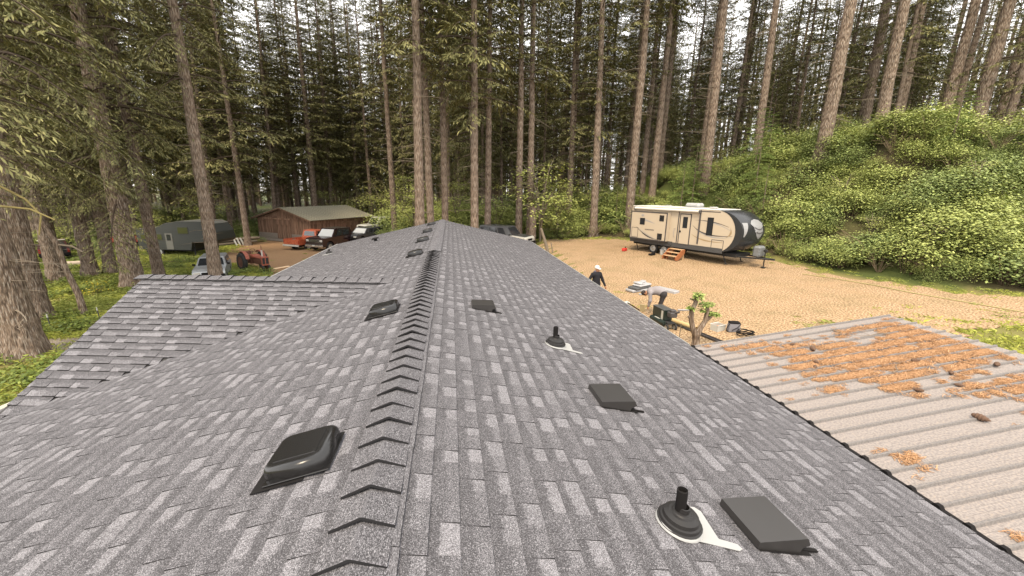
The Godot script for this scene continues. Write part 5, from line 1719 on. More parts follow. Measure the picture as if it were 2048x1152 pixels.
func make_barn() -> void:
	# local x along the gable front (left to right), z out of the gable front towards the yard
	var A := Vector2(-22.6, -53.5)
	var B := Vector2(-15.2, -49.0)
	var d := (B - A).normalized()
	var W := A.distance_to(B)
	var Ln := 9.4
	var mid := (A + B) * 0.5
	var t := thing("barn", Vector3(mid.x, -1.15, mid.y), atan2(-d.y, d.x), "brown plank barn with a mossy grey roof beyond the parked pickups", "barn")
	var woods := []
	for k in 4:
		var q := 0.95 + 0.17 * k
		var im := noise_image(256, 300 + k, 0.02, 4, [[0.0, Color(0.05, 0.03, 0.02) * q], [0.5, Color(0.135, 0.08, 0.053) * q], [1.0, Color(0.24, 0.155, 0.11) * q]], FastNoiseLite.TYPE_SIMPLEX_SMOOTH, Vector2(3.0, 0.4))
		woods.append(tri_mat("barn_wood_%d" % k, im, Vector3(0.6, 0.6, 0.6), 0.9))
	var stone := tri_mat("stone", noise_image(256, 310, 0.05, 4, [[0.0, Color(0.12, 0.1, 0.085)], [0.5, Color(0.21, 0.18, 0.15)], [1.0, Color(0.3, 0.27, 0.23)]]), Vector3(0.7, 0.7, 0.7), 0.95)
	var shake := tri_mat("shake", noise_image(512, 311, 0.05, 4, [[0.0, Color(0.09, 0.083, 0.062)], [0.4, Color(0.17, 0.156, 0.118)], [0.6, Color(0.24, 0.22, 0.168)], [0.8, Color(0.26, 0.25, 0.16)], [1.0, Color(0.36, 0.33, 0.26)]]), Vector3(0.22, 0.22, 0.22), 0.95)
	var hw := W * 0.5
	var eave := 2.45
	var peak := 3.62
	var core := MB.new()
	core.prism(PackedVector2Array([Vector2(-hw + 0.06, 0), Vector2(hw - 0.06, 0), Vector2(hw - 0.06, eave - 0.05), Vector2(0, peak - 0.1), Vector2(-hw + 0.06, eave - 0.05)]), -Ln + 0.06, -0.06)
	pb(t, "wall_core", core, M.underbody)
	# stone footing under the planks
	var ft := MB.new()
	ft.box(Vector3(0, 0.02, -0.01), Vector3(W - 0.3, 0.1, 0.1))
	ft.box(Vector3(-hw * 0.5 - 0.55, 0.3, 0), Vector3(hw - 1.1, 0.72, 0.14)); ft.box(Vector3(hw * 0.5 + 0.55, 0.3, 0), Vector3(hw - 1.1, 0.72, 0.14))
	ft.box(Vector3(hw, 0.2, -Ln * 0.5), Vector3(0.14, 0.6, Ln - 0.2))
	pb(t, "stone_footing", ft, stone)
	# vertical planks on the gable front and the yard side
	var pm := []
	for k in 4:
		var b := MB.new()
		b.box(Vector3(0, 0.5, 0), Vector3(0.19, 1.0, 0.03))
		pm.append(b.mesh())
	var n := int(W / 0.2)
	for i in n:
		var x := -hw + (i + 0.5) * W / n
		var top := eave + (peak - eave) * (1.0 - absf(x) / hw) - 0.1
		var lo := 0.66
		part(t, "plank", pm[i % 4], woods[rng.randi() % 4], Transform3D(Basis.from_scale(Vector3(1, top - lo, 1)), Vector3(x, lo, 0.02 + 0.012 * (i % 2))))
	var ns := int(Ln / 0.2)
	for i in ns:
		part(t, "plank", pm[i % 4], woods[rng.randi() % 4], Transform3D(Basis(Vector3.UP, PI * 0.5) * Basis.from_scale(Vector3(1, eave - 0.5 - 0.06, 1)), Vector3(hw + 0.02 + 0.012 * (i % 2), 0.5, -(i + 0.5) * Ln / ns)))
	# sliding door on a rail
	var dr := Node3D.new()
	dr.name = "sliding_door"
	t.add_child(dr, true)
	for i in 12: part(dr, "plank", pm[i % 4], woods[(i * 7) % 4], Transform3D(Basis.from_scale(Vector3(0.95, 2.2, 1)), Vector3(-0.95 + i * 0.19, 0.05, 0.1 + 0.008 * (i % 2))))
	boxpart(t, "door_rail", Vector3(-0.9, 2.34, 0.12), Vector3(4.6, 0.16, 0.1), woods[3], 0.01)
	for i in 6: part(t, "side_door_plank", pm[i % 4], woods[(i * 5) % 4], Transform3D(Basis(Vector3.UP, PI * 0.5) * Basis.from_scale(Vector3(1, 1.6, 1)), Vector3(hw + 0.075, 0.25, -5.2 - i * 0.2)))
	boxpart(t, "side_door_rail", Vector3(hw + 0.09, 1.92, -5.6), Vector3(0.08, 0.1, 2.2), woods[3], 0.01)
	# roof
	for s in [-1.0, 1.0]:
		var sl := Vector2(hw + 0.5, -(peak - eave) * (hw + 0.5) / hw)
		var rb := MB.new()
		rb.box(Vector3(0, 0, 0), Vector3(sl.length(), 0.06, Ln + 0.9))
		pb(t, "roof_slope", rb, shake, Transform3D(Basis(Vector3.BACK, atan2(sl.y, sl.x) * s), Vector3(s * sl.x * 0.5, peak + sl.y * 0.5 + 0.03, -Ln * 0.5)))
		# courses of shakes as battens proud of the deck
		for k in 12:
			var u := (k + 1) / 12.5
			boxpart(t, "shake_course", Vector3(s * sl.x * u, peak + sl.y * u + 0.075, -Ln * 0.5), Vector3(sl.length() / 12.5, 0.012, Ln + 0.88), shake, 0.0, Basis(Vector3.BACK, (atan2(sl.y, sl.x) + 0.02) * s))
		boxpart(t, "barge_board", Vector3(s * sl.x * 0.5, peak + sl.y * 0.5 - 0.06, 0.47), Vector3(sl.length(), 0.16, 0.04), woods[0], 0.0, Basis(Vector3.BACK, atan2(sl.y, sl.x) * s))
	for i in 14: boxpart(t, "rafter_tail", Vector3(hw + 0.28, eave - 0.12, -0.4 - i * (Ln - 0.8) / 13.0), Vector3(0.36, 0.09, 0.06), woods[3])
	boxpart(t, "threshold", Vector3(0.3, 0.02, 0.9), Vector3(5.2, 0.08, 1.3), stone)

# ------------------------------------------------------------------ travel trailer
func ribbon(t: Node, called: String, pts: Array, wid: Array, z: float, m: Material) -> void:   # a tapering printed stripe on the side wall
	var b := MB.new()
	var n := 14
	var c := Curve2D.new()
	for p in pts: c.add_point(p)
	var L := c.get_baked_length()
	for i in n:
		var u0 := float(i) / n
		var u1 := float(i + 1) / n
		var f := func(u: float): return pts[0] * (1 - u) * (1 - u) + pts[1] * 2 * u * (1 - u) + pts[2] * u * u
		var w := func(u: float): return lerpf(wid[0], wid[1], u * 2) if u < 0.5 else lerpf(wid[1], wid[2], u * 2 - 1)
		var a: Vector2 = f.call(u0)
		var e: Vector2 = f.call(u1)
		var d := (e - a).normalized()
		var nn := Vector2(-d.y, d.x)
		var wa: float = w.call(u0)
		var we: float = w.call(u1)
		var P := [a - nn * wa, e - nn * we, e + nn * we, a + nn * wa]
		b.quad(Vector3(P[0].x, P[0].y, z), Vector3(P[1].x, P[1].y, z), Vector3(P[2].x, P[2].y, z), Vector3(P[3].x, P[3].y, z))
	pb(t, called, b, m)
func outline(b: MB, x0: float, x1: float, y0: float, y1: float, z: float, w: float, dz := 0.012) -> void:
	b.box(Vector3((x0 + x1) * 0.5, y0, z), Vector3(x1 - x0 + w, w, dz)); b.box(Vector3((x0 + x1) * 0.5, y1, z), Vector3(x1 - x0 + w, w, dz))
	b.box(Vector3(x0, (y0 + y1) * 0.5, z), Vector3(w, y1 - y0 - w, dz)); b.box(Vector3(x1, (y0 + y1) * 0.5, z), Vector3(w, y1 - y0 - w, dz))
func make_trailer() -> void:
	var at := on_ground(14.7, -29.42)
	at.y = gh(16.2, -26.0) + 0.02
	var t := thing("travel_trailer", at, heading(0.427, 0.904), "cream travel trailer with a dark rounded nose and slide-out, parked at the yard's far edge", "travel trailer")
	mat("cream", Color(0.4, 0.335, 0.25), 0.35)
	mat("cream_roof", Color(0.52, 0.5, 0.45), 0.6)
	mat("nose", Color(0.022, 0.023, 0.025), 0.25, 0.0, 0.45)
	mat("skirt", Color(0.05, 0.05, 0.05), 0.5)
	mat("graphic_dark", Color(0.05, 0.045, 0.045), 0.5)
	mat("graphic_tan", Color(0.26, 0.19, 0.1), 0.5)
	mat("graphic_grey", Color(0.26, 0.25, 0.24), 0.5)
	mat("white_plastic", Color(0.3, 0.3, 0.295), 0.5)
	var hz := 1.22
	var lo := 0.66
	var hi := 3.2
	var cx := 6.55
	var cy := (lo + hi) * 0.5
	var bb := (hi - lo) * 0.5
	var cur := func(th: float, k: float): return Vector2(cx + cos(th) * 1.62 * k - (1.0 - k) * 0.1, cy + sin(th) * bb)
	var p := PackedVector2Array([Vector2(0, lo), Vector2(0, hi - 0.06), Vector2(0.1, hi), Vector2(cx, hi)])
	for i in 13:
		p.append(cur.call(PI * 0.5 - PI * (i + 0.5) / 13.0, 0.8))
	p.append(Vector2(cx, lo))
	var b := MB.new()
	b.prism(p, -hz, hz)
	pb(t, "body", b, M.cream)
	# nose cap, bulging forward across its width
	var cap := MB.new()
	var P := []
	var nz := 12
	var nt := 20
	var cp := func(th: float, z: float): 
		var q: Vector2 = cur.call(th, 1.0)
		var bulge := 0.34 * (1.0 - pow(absf(z) / hz, 2.4)) * maxf(cos(th), 0.0)
		return Vector3(q.x + bulge, q.y + 0.004, z)
	for i in nt + 1:
		var row := []
		for k in nz + 1: row.append(cp.call(PI * 0.5 - PI * i / nt, lerpf(-hz - 0.012, hz + 0.012, float(k) / nz)))
		P.append(row)
	for i in nt:
		for k in nz:
			var nn := func(q: Vector3): return Vector3(q.x - cx + 0.6, (q.y - cy) * 1.35, q.z * 0.45).normalized()
			cap.stri(P[i][k], nn.call(P[i][k]), P[i][k + 1], nn.call(P[i][k + 1]), P[i + 1][k + 1], nn.call(P[i + 1][k + 1]))
			cap.stri(P[i][k], nn.call(P[i][k]), P[i + 1][k + 1], nn.call(P[i + 1][k + 1]), P[i + 1][k], nn.call(P[i + 1][k]))
	for s in [-1.0, 1.0]:
		for i in nt:
			var t0 := PI * 0.5 - PI * i / nt
			var t1 := PI * 0.5 - PI * (i + 1) / nt
			var z: float = s * (hz + 0.012)
			var a0: Vector2 = cur.call(t0, 1.0)
			var a1: Vector2 = cur.call(t1, 1.0)
			var i0: Vector2 = cur.call(t0, 0.74)
			var i1: Vector2 = cur.call(t1, 0.74)
			var Q := [Vector3(i0.x, i0.y, z), Vector3(i1.x, i1.y, z), Vector3(a1.x, a1.y, z), Vector3(a0.x, a0.y, z)]
			if s < 0: Q.reverse()
			cap.quad(Q[0], Q[1], Q[2], Q[3])
	pb(t, "nose_cap", cap, M.nose)
	# pale flashes and shield on the cap
	var sh := MB.new()
	var surf := func(z: float, y: float):
		var th := asin(clampf((y - cy) / bb, -1, 1))
		var q: Vector3 = cp.call(th, z)
		var o := Vector3(cos(th), sin(th) * 0.9, z * 0.2).normalized() * 0.012
		return q + o
	var shape := PackedVector2Array([Vector2(-0.66, 2.5), Vector2(-0.4, 2.68), Vector2(0, 2.74), Vector2(0.4, 2.68), Vector2(0.66, 2.5), Vector2(0.5, 2.32), Vector2(0.42, 2.0), Vector2(0.2, 1.72), Vector2(0, 1.6), Vector2(-0.2, 1.72), Vector2(-0.42, 2.0), Vector2(-0.5, 2.32)])
	for i in shape.size():
		var e0 := shape[i]
		var e1 := shape[(i + 1) % shape.size()]
		var ce := Vector2(0, 2.25)
		for k in 5:
			var r0 := k / 5.0
			var r1 := (k + 1) / 5.0
			var q := [ce.lerp(e0, r0), ce.lerp(e0, r1), ce.lerp(e1, r1), ce.lerp(e1, r0)].map(func(v): return surf.call(v.x, v.y))
			sh.quad(q[0], q[1], q[2], q[3])
	var shd := pb(t, "nose_emblem", sh, mat("emblem_grey", Color(0.2, 0.2, 0.2), 0.4))
	var arc := MB.new()
	for w in 2:
		for i in 10:
			var u0 := lerpf(-0.46 + 0.1 * w, 0.46 - 0.1 * w, i / 10.0)
			var u1 := lerpf(-0.46 + 0.1 * w, 0.46 - 0.1 * w, (i + 1) / 10.0)
			var yy := func(u: float): return (2.2 - 0.22 * w) + u * u * 0.7 - 0.04
			var lift := Vector3(0.008, 0.003, 0)
			arc.quad(surf.call(u1, yy.call(u1) - 0.03) + lift, surf.call(u0, yy.call(u0) - 0.03) + lift, surf.call(u0, yy.call(u0) + 0.03) + lift, surf.call(u1, yy.call(u1) + 0.03) + lift)
	pb(shd, "emblem_arc", arc, M.graphic_dark)
	for s in [-1.0, 1.0]:
		var fl := MB.new()
		for i in 5:
			var y0 := lerpf(1.75, 2.55, i / 5.0)
			var y1 := lerpf(1.75, 2.55, (i + 1) / 5.0)
			var wz := func(y: float): return 0.95 - 0.14 * (y - 1.75)
			var Q := [surf.call(s * 1.17, y0), surf.call(s * (wz.call(y0) + 0.16 * (1.0 - i / 5.0)), y0), surf.call(s * (wz.call(y1) + 0.16 * (0.8 - i / 5.0)), y1), surf.call(s * 1.17, y1)]
			if s < 0: Q.reverse()
			fl.quad(Q[0], Q[1], Q[2], Q[3])
		pb(t, "nose_flash", fl, M.emblem_grey)
	# roof, skirt and trims on the near side
	boxpart(t, "roof_sheet", Vector3(cx * 0.5 + 0.05, hi + 0.02, 0), Vector3(cx, 0.05, hz * 2 + 0.04), M.cream_roof, 0.015)
	for s in [-1.0, 1.0]:
		boxpart(t, "skirt", Vector3(3.55, lo + 0.13, s * (hz + 0.006)), Vector3(7.1, 0.3, 0.02), M.skirt)
	var ac := MB.new()
	ac.cbox(Vector3(4.15, hi + 0.2, 0.0), Vector3(1.0, 0.3, 0.7), 0.1)
	ac.cbox(Vector3(4.15, hi + 0.06, 0.0), Vector3(1.08, 0.06, 0.76), 0.02)
	pb(t, "air_conditioner", ac, M.white_plastic)
	boxpart(t, "roof_vent", Vector3(5.55, hi + 0.1, 0.1), Vector3(0.42, 0.12, 0.42), M.white_plastic, 0.05)
	boxpart(t, "roof_vent", Vector3(1.9, hi + 0.08, -0.3), Vector3(0.38, 0.08, 0.38), M.white_plastic, 0.03)
	# slide-out room
	var so := Node3D.new()
	so.name = "slide_out"
	t.add_child(so, true)
	var sx0 := 0.32
	var sx1 := 3.3
	var sy0 := 0.98
	var sy1 := 2.86
	var sz := hz + 0.42
	boxpart(so, "room", Vector3((sx0 + sx1) * 0.5, (sy0 + sy1) * 0.5, hz + 0.21), Vector3(sx1 - sx0, sy1 - sy0, 0.42), M.cream)
	var fr := MB.new()
	outline(fr, sx0, sx1, sy0, sy1, sz + 0.004, 0.07, 0.03)
	pb(so, "edge_trim", fr, M.graphic_dark)
	for e in [[1.32, 2.2, 0.42, 0.46], [2.9, 2.5, 0.36, 0.4], [2.85, 1.26, 0.38, 0.42]]:
		var w := boxpart(so, "window" if e[0] < 2 else "louvre_vent", Vector3(e[0], e[1], sz + 0.006), Vector3(e[2], e[3], 0.03), M.black_flat, 0.01)
		if e[0] > 2:
			for k in 4: boxpart(w, "slat", Vector3(0, -0.14 + 0.09 * k, 0.017), Vector3(e[2] - 0.05, 0.02, 0.012), M.skirt)
		else: boxpart(w, "pane", Vector3(0, 0, 0.017), Vector3(e[2] - 0.06, e[3] - 0.06, 0.008), M.glass_dark)
	boxpart(so, "side_lamp", Vector3(1.32, 2.62, sz + 0.012), Vector3(0.2, 0.13, 0.03), M.graphic_grey, 0.01)
	var bd := MB.new()
	outline(bd, 0.45, 1.0, 1.05, 1.72, sz + 0.002, 0.03)
	pb(so, "hatch_outline", bd, M.graphic_dark)
	var txt := TextMesh.new()
	var sf := SystemFont.new()
	sf.font_names = PackedStringArray(["Droid Sans"])
	sf.font_weight = 700
	txt.font = sf
	txt.text = "HEMISPHERE"
	txt.font_size = 24
	txt.pixel_size = 0.0052
	txt.depth = 0.006
	part(so, "lettering", txt, M.graphic_dark, Transform3D(Basis.IDENTITY, Vector3(1.98, 1.66, sz + 0.004)))
	ribbon(so, "graphic", [Vector2(0.85, 1.78), Vector2(1.6, 1.15), Vector2(2.75, 1.02)], [0.008, 0.035, 0.006], sz + 0.003, M.graphic_dark)
	ribbon(so, "graphic", [Vector2(1.0, 1.72), Vector2(1.7, 1.3), Vector2(2.6, 1.05)], [0.006, 0.022, 0.004], sz + 0.004, M.graphic_grey)
	ribbon(so, "graphic", [Vector2(1.35, 1.4), Vector2(1.8, 1.15), Vector2(2.4, 1.03)], [0.006, 0.03, 0.004], sz + 0.005, M.graphic_dark)
	ribbon(so, "graphic", [Vector2(0.9, 2.4), Vector2(1.3, 2.38), Vector2(1.6, 2.34)], [0.004, 0.02, 0.03], sz + 0.003, M.graphic_grey)
	ribbon(so, "graphic", [Vector2(1.55, 2.3), Vector2(1.9, 2.24), Vector2(2.4, 2.1)], [0.07, 0.04, 0.004], sz + 0.0035, M.graphic_grey)
	# entrance door
	var d := Node3D.new()
	d.name = "entrance_door"
	t.add_child(d, true)
	boxpart(d, "leaf", Vector3(4.42, 1.88, hz + 0.012), Vector3(0.72, 1.9, 0.03), M.cream, 0.01)
	var df := MB.new()
	outline(df, 4.04, 4.8, 0.9, 2.86, hz + 0.012, 0.06, 0.034)
	pb(d, "frame", df, M.graphic_dark)
	boxpart(d, "door_window", Vector3(4.42, 2.32, hz + 0.032), Vector3(0.34, 0.72, 0.014), M.glass_dark, 0.005)
	boxpart(d, "handle", Vector3(4.12, 1.72, hz + 0.04), Vector3(0.1, 0.13, 0.05), M.black_flat, 0.01)
	var gr := MB.new()
	gr.tube([Vector3(3.72, 1.3, hz + 0.02), Vector3(3.7, 1.32, hz + 0.09), Vector3(3.68, 1.6, hz + 0.1), Vector3(3.7, 1.88, hz + 0.09), Vector3(3.72, 1.9, hz + 0.02)], [0.014, 0.014, 0.014, 0.014, 0.014], 6)
	pb(t, "grab_handle", gr, M.graphic_grey)
	boxpart(t, "corner_post", Vector3(3.9, 1.95, hz + 0.01), Vector3(0.06, 2.1, 0.02), M.graphic_dark)
	# awning
	var aw := MB.new()
	aw.tube([Vector3(0.35, 3.08, hz + 0.14), Vector3(5.35, 3.08, hz + 0.14)], [0.075, 0.075], 12)
	aw.box(Vector3(2.85, 3.16, hz + 0.06), Vector3(5.0, 0.03, 0.14))
	pb(t, "awning_roll", aw, M.cream_roof)
	for x in [0.3, 5.42]:
		var ar := MB.new()
		ar.cbox(Vector3(x, 3.06, hz + 0.09), Vector3(0.12, 0.2, 0.2), 0.02)
		if x > 1: ar.cbox(Vector3(x, 2.05, hz + 0.03), Vector3(0.09, 2.0, 0.07), 0.015)
		pb(t, "awning_arm", ar, M.graphic_dark)
	var fw := boxpart(t, "window", Vector3(6.12, 2.2, hz + 0.012), Vector3(0.4, 1.1, 0.03), M.black_flat, 0.01)
	boxpart(fw, "pane", Vector3(0, 0, 0.018), Vector3(0.33, 1.02, 0.008), M.glass_dark)
	var bh := MB.new()
	outline(bh, 6.35, 7.1, 0.92, 1.42, hz + 0.004, 0.03)
	pb(t, "hatch_outline", bh, M.graphic_dark)
	var ht := MB.new()
	ht.box(Vector3(6.05, hi - 0.1, hz + 0.006), Vector3(1.3, 0.05, 0.014))
	pb(t, "roof_trim", ht, M.graphic_dark)
	for e in [[[Vector2(4.95, 2.2), Vector2(5.7, 1.45), Vector2(7.6, 1.75)], [0.006, 0.05, 0.006], 0], [[Vector2(5.2, 1.95), Vector2(6.2, 1.35), Vector2(7.55, 1.68)], [0.005, 0.035, 0.004], 2], [[Vector2(4.95, 1.62), Vector2(5.6, 1.2), Vector2(7.1, 1.3)], [0.006, 0.045, 0.006], 1], [[Vector2(5.1, 2.52), Vector2(6.2, 2.6), Vector2(7.3, 2.25)], [0.004, 0.03, 0.01], 0], [[Vector2(5.6, 2.5), Vector2(6.5, 2.5), Vector2(7.45, 2.05)], [0.004, 0.024, 0.01], 2], [[Vector2(7.4, 2.2), Vector2(7.62, 1.85), Vector2(7.2, 1.62)], [0.005, 0.06, 0.005], 1]]:
		ribbon(t, "graphic", e[0], e[1], hz + 0.003 + 0.0012 * e[2], [M.graphic_dark, M.graphic_tan, M.graphic_grey][e[2]])
	# running gear
	boxpart(t, "chassis", Vector3(3.9, lo - 0.1, 0), Vector3(7.7, 0.2, 1.7), M.underbody)
	for x in [2.05, 2.95]:
		for s in [-1.0, 1.0]: add_wheel(t, Vector3(x, 0.34, s * (hz - 0.16)), 0.36, 0.22, M.rim)
	var fe := PackedVector2Array()
	for k in 15:
		var u := k / 14.0
		fe.append(Vector2(1.45 + 2.1 * u, 0.72 + 0.2 * absf(sin(u * TAU))))
	fe.append_array([Vector2(3.6, 0.98), Vector2(1.4, 0.98)])
	var fm := MB.new()
	fm.prism(fe, hz + 0.017, hz + 0.05)
	pb(t, "wheel_fender", fm, M.skirt)
	var hk := MB.new()
	for s in [-1.0, 1.0]: hk.tube([Vector3(7.2, 0.52, s * 0.85), Vector3(9.3, 0.52, s * 0.06)], [0.055, 0.055], 6)
	hk.box(Vector3(9.4, 0.53, 0), Vector3(0.3, 0.1, 0.12))
	pb(t, "hitch", hk, M.underbody)
	var jk := MB.new()
	jk.tube([Vector3(9.0, 0.02, 0), Vector3(9.0, 0.95, 0)], [0.035, 0.035], 8)
	jk.cbox(Vector3(9.0, 0.98, 0), Vector3(0.2, 0.16, 0.14), 0.03)
	jk.box(Vector3(9.0, 0.01, 0), Vector3(0.22, 0.03, 0.22))
	pb(t, "hitch_jack", jk, M.underbody)
	var lp := MB.new()
	lp.cbox(Vector3(8.62, 0.9, 0.0), Vector3(0.42, 0.66, 0.72), 0.09)
	for y in [0.75, 0.92, 1.09]: lp.box(Vector3(8.62, y, 0.0), Vector3(0.432, 0.014, 0.732))
	pb(t, "gas_bottle_cover", lp, mat("cover_grey", Color(0.13, 0.135, 0.135), 0.6))
	for e in [[0.35, 0.9], [7.0, 0.9], [0.35, -0.9], [7.0, -0.9]]:
		var lg := MB.new()
		lg.tube([Vector3(e[0], 0.56, e[1]), Vector3(e[0] + 0.25, 0.0, e[1])], [0.03, 0.03], 6)
		lg.box(Vector3(e[0] + 0.25, 0.01, e[1]), Vector3(0.2, 0.03, 0.14))
		pb(t, "stabiliser_leg", lg, M.underbody)
	# wooden entrance steps
	var X := Transform3D(t.transform.basis, t.transform * Vector3(4.2, 0, hz + 0.14))
	var st := thing("entry_steps", Vector3(X.origin.x, gh(X.origin.x, X.origin.z) + 0.02, X.origin.z), heading(0.427, 0.904), "reddish wooden steps of three treads at the trailer door", "steps")
	var red := mat("cedar_red", Color(0.28, 0.1, 0.035), 0.7)
	mat("tread", Color(0.4, 0.26, 0.14), 0.7)
	for k in 3:
		boxpart(st, "tread", Vector3(0, 0.24 + 0.2 * k, 0.72 - 0.28 * k), Vector3(0.95, 0.04, 0.32), M.tread, 0.006)
		for s in [-0.3, 0.3]: boxpart(st, "riser_block", Vector3(s, 0.11 + 0.2 * k, 0.66 - 0.28 * k), Vector3(0.05, 0.2, 0.16), red)
	for s in [-1.0, 1.0]:
		var sg := MB.new()
		sg.prism(PackedVector2Array([Vector2(0, 0.42), Vector2(0.0, 0.66), Vector2(0.3, 0.66), Vector2(0.92, 0.2), Vector2(0.92, 0.0), Vector2(0.6, 0.0)]), -0.02, 0.02, Transform3D(Basis(Vector3(0, 0, 1), Vector3(0, 1, 0), Vector3(-1, 0, 0)), Vector3(s * 0.5, 0, 0)))
		pb(st, "stringer", sg, red)
		boxpart(st, "post", Vector3(s * 0.46, 0.3, 0.08), Vector3(0.08, 0.64, 0.08), M.tread)

# ------------------------------------------------------------------ people
func field_mesh(b: MB, bones: Array, cell: float, k: float) -> void:
	# bones: [a, b, radius at a, radius at b, colour]; their joined surface as surface nets
	var lo := Vector3.INF
	var hi := -Vector3.INF
	for e in bones:
		var r: float = maxf(e[2], e[3]) + cell * 3
		lo = lo.min(e[0] - Vector3.ONE * r).min(e[1] - Vector3.ONE * r)
		hi = hi.max(e[0] + Vector3.ONE * r).max(e[1] + Vector3.ONE * r)
	var n := Vector3i(((hi - lo) / cell).ceil()) + Vector3i.ONE
	var g := PackedFloat32Array()
	g.resize(n.x * n.y * n.z)
	g.fill(1.0)
	var own := PackedInt32Array()
	own.resize(g.size())
	var near := PackedFloat32Array()
	near.resize(g.size())
	near.fill(9.0)
	for bi in bones.size():
		var e: Array = bones[bi]
		var A: Vector3 = e[0]
		var B: Vector3 = e[1]
		var ra: float = e[2]
		var rb: float = e[3]
		var m := maxf(ra, rb) + k + cell * 2
		var i0 := Vector3i(((A.min(B) - Vector3.ONE * m - lo) / cell).floor()).clamp(Vector3i.ZERO, n - Vector3i.ONE)
		var i1 := Vector3i(((A.max(B) + Vector3.ONE * m - lo) / cell).ceil()).clamp(Vector3i.ZERO, n - Vector3i.ONE)
		var ab := B - A
		var l2 := maxf(ab.length_squared(), 1e-9)
		for z in range(i0.z, i1.z + 1):
			for y in range(i0.y, i1.y + 1):
				for x in range(i0.x, i1.x + 1):
					var p := lo + Vector3(x, y, z) * cell
					var t := clampf((p - A).dot(ab) / l2, 0.0, 1.0)
					var d := p.distance_to(A + ab * t) - lerpf(ra, rb, t)
					var ix := (z * n.y + y) * n.x + x
					var o := g[ix]
					var h := maxf(k - absf(d - o), 0.0) / k
					g[ix] = minf(d, o) - h * h * k * 0.25
					if d < near[ix]:
						near[ix] = d; own[ix] = bi
	var vid := {}
	var V := []
	var C := []
	for z in n.z - 1:
		for y in n.y - 1:
			for x in n.x - 1:
				var base := (z * n.y + y) * n.x + x
				var c := [g[base], g[base + 1], g[base + n.x], g[base + n.x + 1], g[base + n.x * n.y], g[base + n.x * n.y + 1], g[base + n.x * n.y + n.x], g[base + n.x * n.y + n.x + 1]]
				var neg := 0
				for q in c: if q < 0: neg += 1
				if neg == 0 or neg == 8: continue
				var sum := Vector3.ZERO
				var cnt := 0
				for ed in [[0, 1], [2, 3], [4, 5], [6, 7], [0, 2], [1, 3], [4, 6], [5, 7], [0, 4], [1, 5], [2, 6], [3, 7]]:
					var a: float = c[ed[0]]
					var e2: float = c[ed[1]]
					if (a < 0) != (e2 < 0):
						var t := a / (a - e2)
						var pa := Vector3(ed[0] & 1, (ed[0] >> 1) & 1, ed[0] >> 2)
						var pe := Vector3(ed[1] & 1, (ed[1] >> 1) & 1, ed[1] >> 2)
						sum += pa.lerp(pe, t); cnt += 1
				vid[base] = V.size()
				V.append(lo + (Vector3(x, y, z) + sum / cnt) * cell)
				C.append(bones[own[base]][4])
	var N := []
	N.resize(V.size())
	N.fill(Vector3.ZERO)
	var F := []
	var sx := 1
	var sy := n.x
	var sz := n.x * n.y
	for z in range(1, n.z - 1):
		for y in range(1, n.y - 1):
			for x in range(1, n.x - 1):
				var i := (z * n.y + y) * n.x + x
				for ax in 3:
					var st: int = [sx, sy, sz][ax]
					if (g[i] < 0) == (g[i + st] < 0): continue
					var u: int = [sy, sz, sx][ax]
					var w: int = [sz, sx, sy][ax]
					if not (vid.has(i) and vid.has(i - u) and vid.has(i - w) and vid.has(i - u - w)): continue
					var q := [vid[i], vid[i - u], vid[i - u - w], vid[i - w]]
					if g[i] >= 0: q.reverse()
					F.append(q)
	for q in F:
		var nn: Vector3 = (V[q[1]] - V[q[0]]).cross(V[q[2]] - V[q[0]])
		for w in q: N[w] += nn
	for q in F:
		for tr in [[0, 1, 2], [0, 2, 3]]:
			for w in [0, 2, 1]:
				var id: int = q[tr[w]]
				b.v.append(V[id]); b.n.append(N[id].normalized()); b.c.append(C[id]); b.u.append(Vector2.ZERO)
func hand_bones(wrist: Vector3, dir: Vector3, side: Vector3, skin: Color) -> Array:
	dir = dir.normalized()
	side = (side - dir * side.dot(dir)).normalized()
	var palm := dir.cross(side)
	var o := []
	var pe := wrist + dir * 0.085
	o.append([wrist, pe, 0.026, 0.03, skin])
	o.append([wrist + side * 0.018, pe + side * 0.026, 0.018, 0.016, skin])
	o.append([wrist - side * 0.018, pe - side * 0.026, 0.018, 0.016, skin])
	for k in 4:
		var s := side * (0.033 - 0.022 * k)
		var l: float = [0.036, 0.042, 0.04, 0.031][k]
		var a := pe + s
		var m := a + (dir + palm * 0.25).normalized() * l
		var e := m + (dir * 0.6 + palm * 0.8).normalized() * l * 0.85
		o.append([a, m, 0.0095, 0.009, skin]); o.append([m, e, 0.009, 0.0075, skin])
	var th := wrist + dir * 0.03 + side * 0.03
	o.append([th, th + (dir * 0.7 + side * 0.7 + palm * 0.2) * 0.045, 0.013, 0.01, skin])
	o.append([th + (dir * 0.7 + side * 0.7 + palm * 0.2) * 0.045, th + dir * 0.07 + side * 0.036 + palm * 0.02, 0.01, 0.008, skin])
	return o
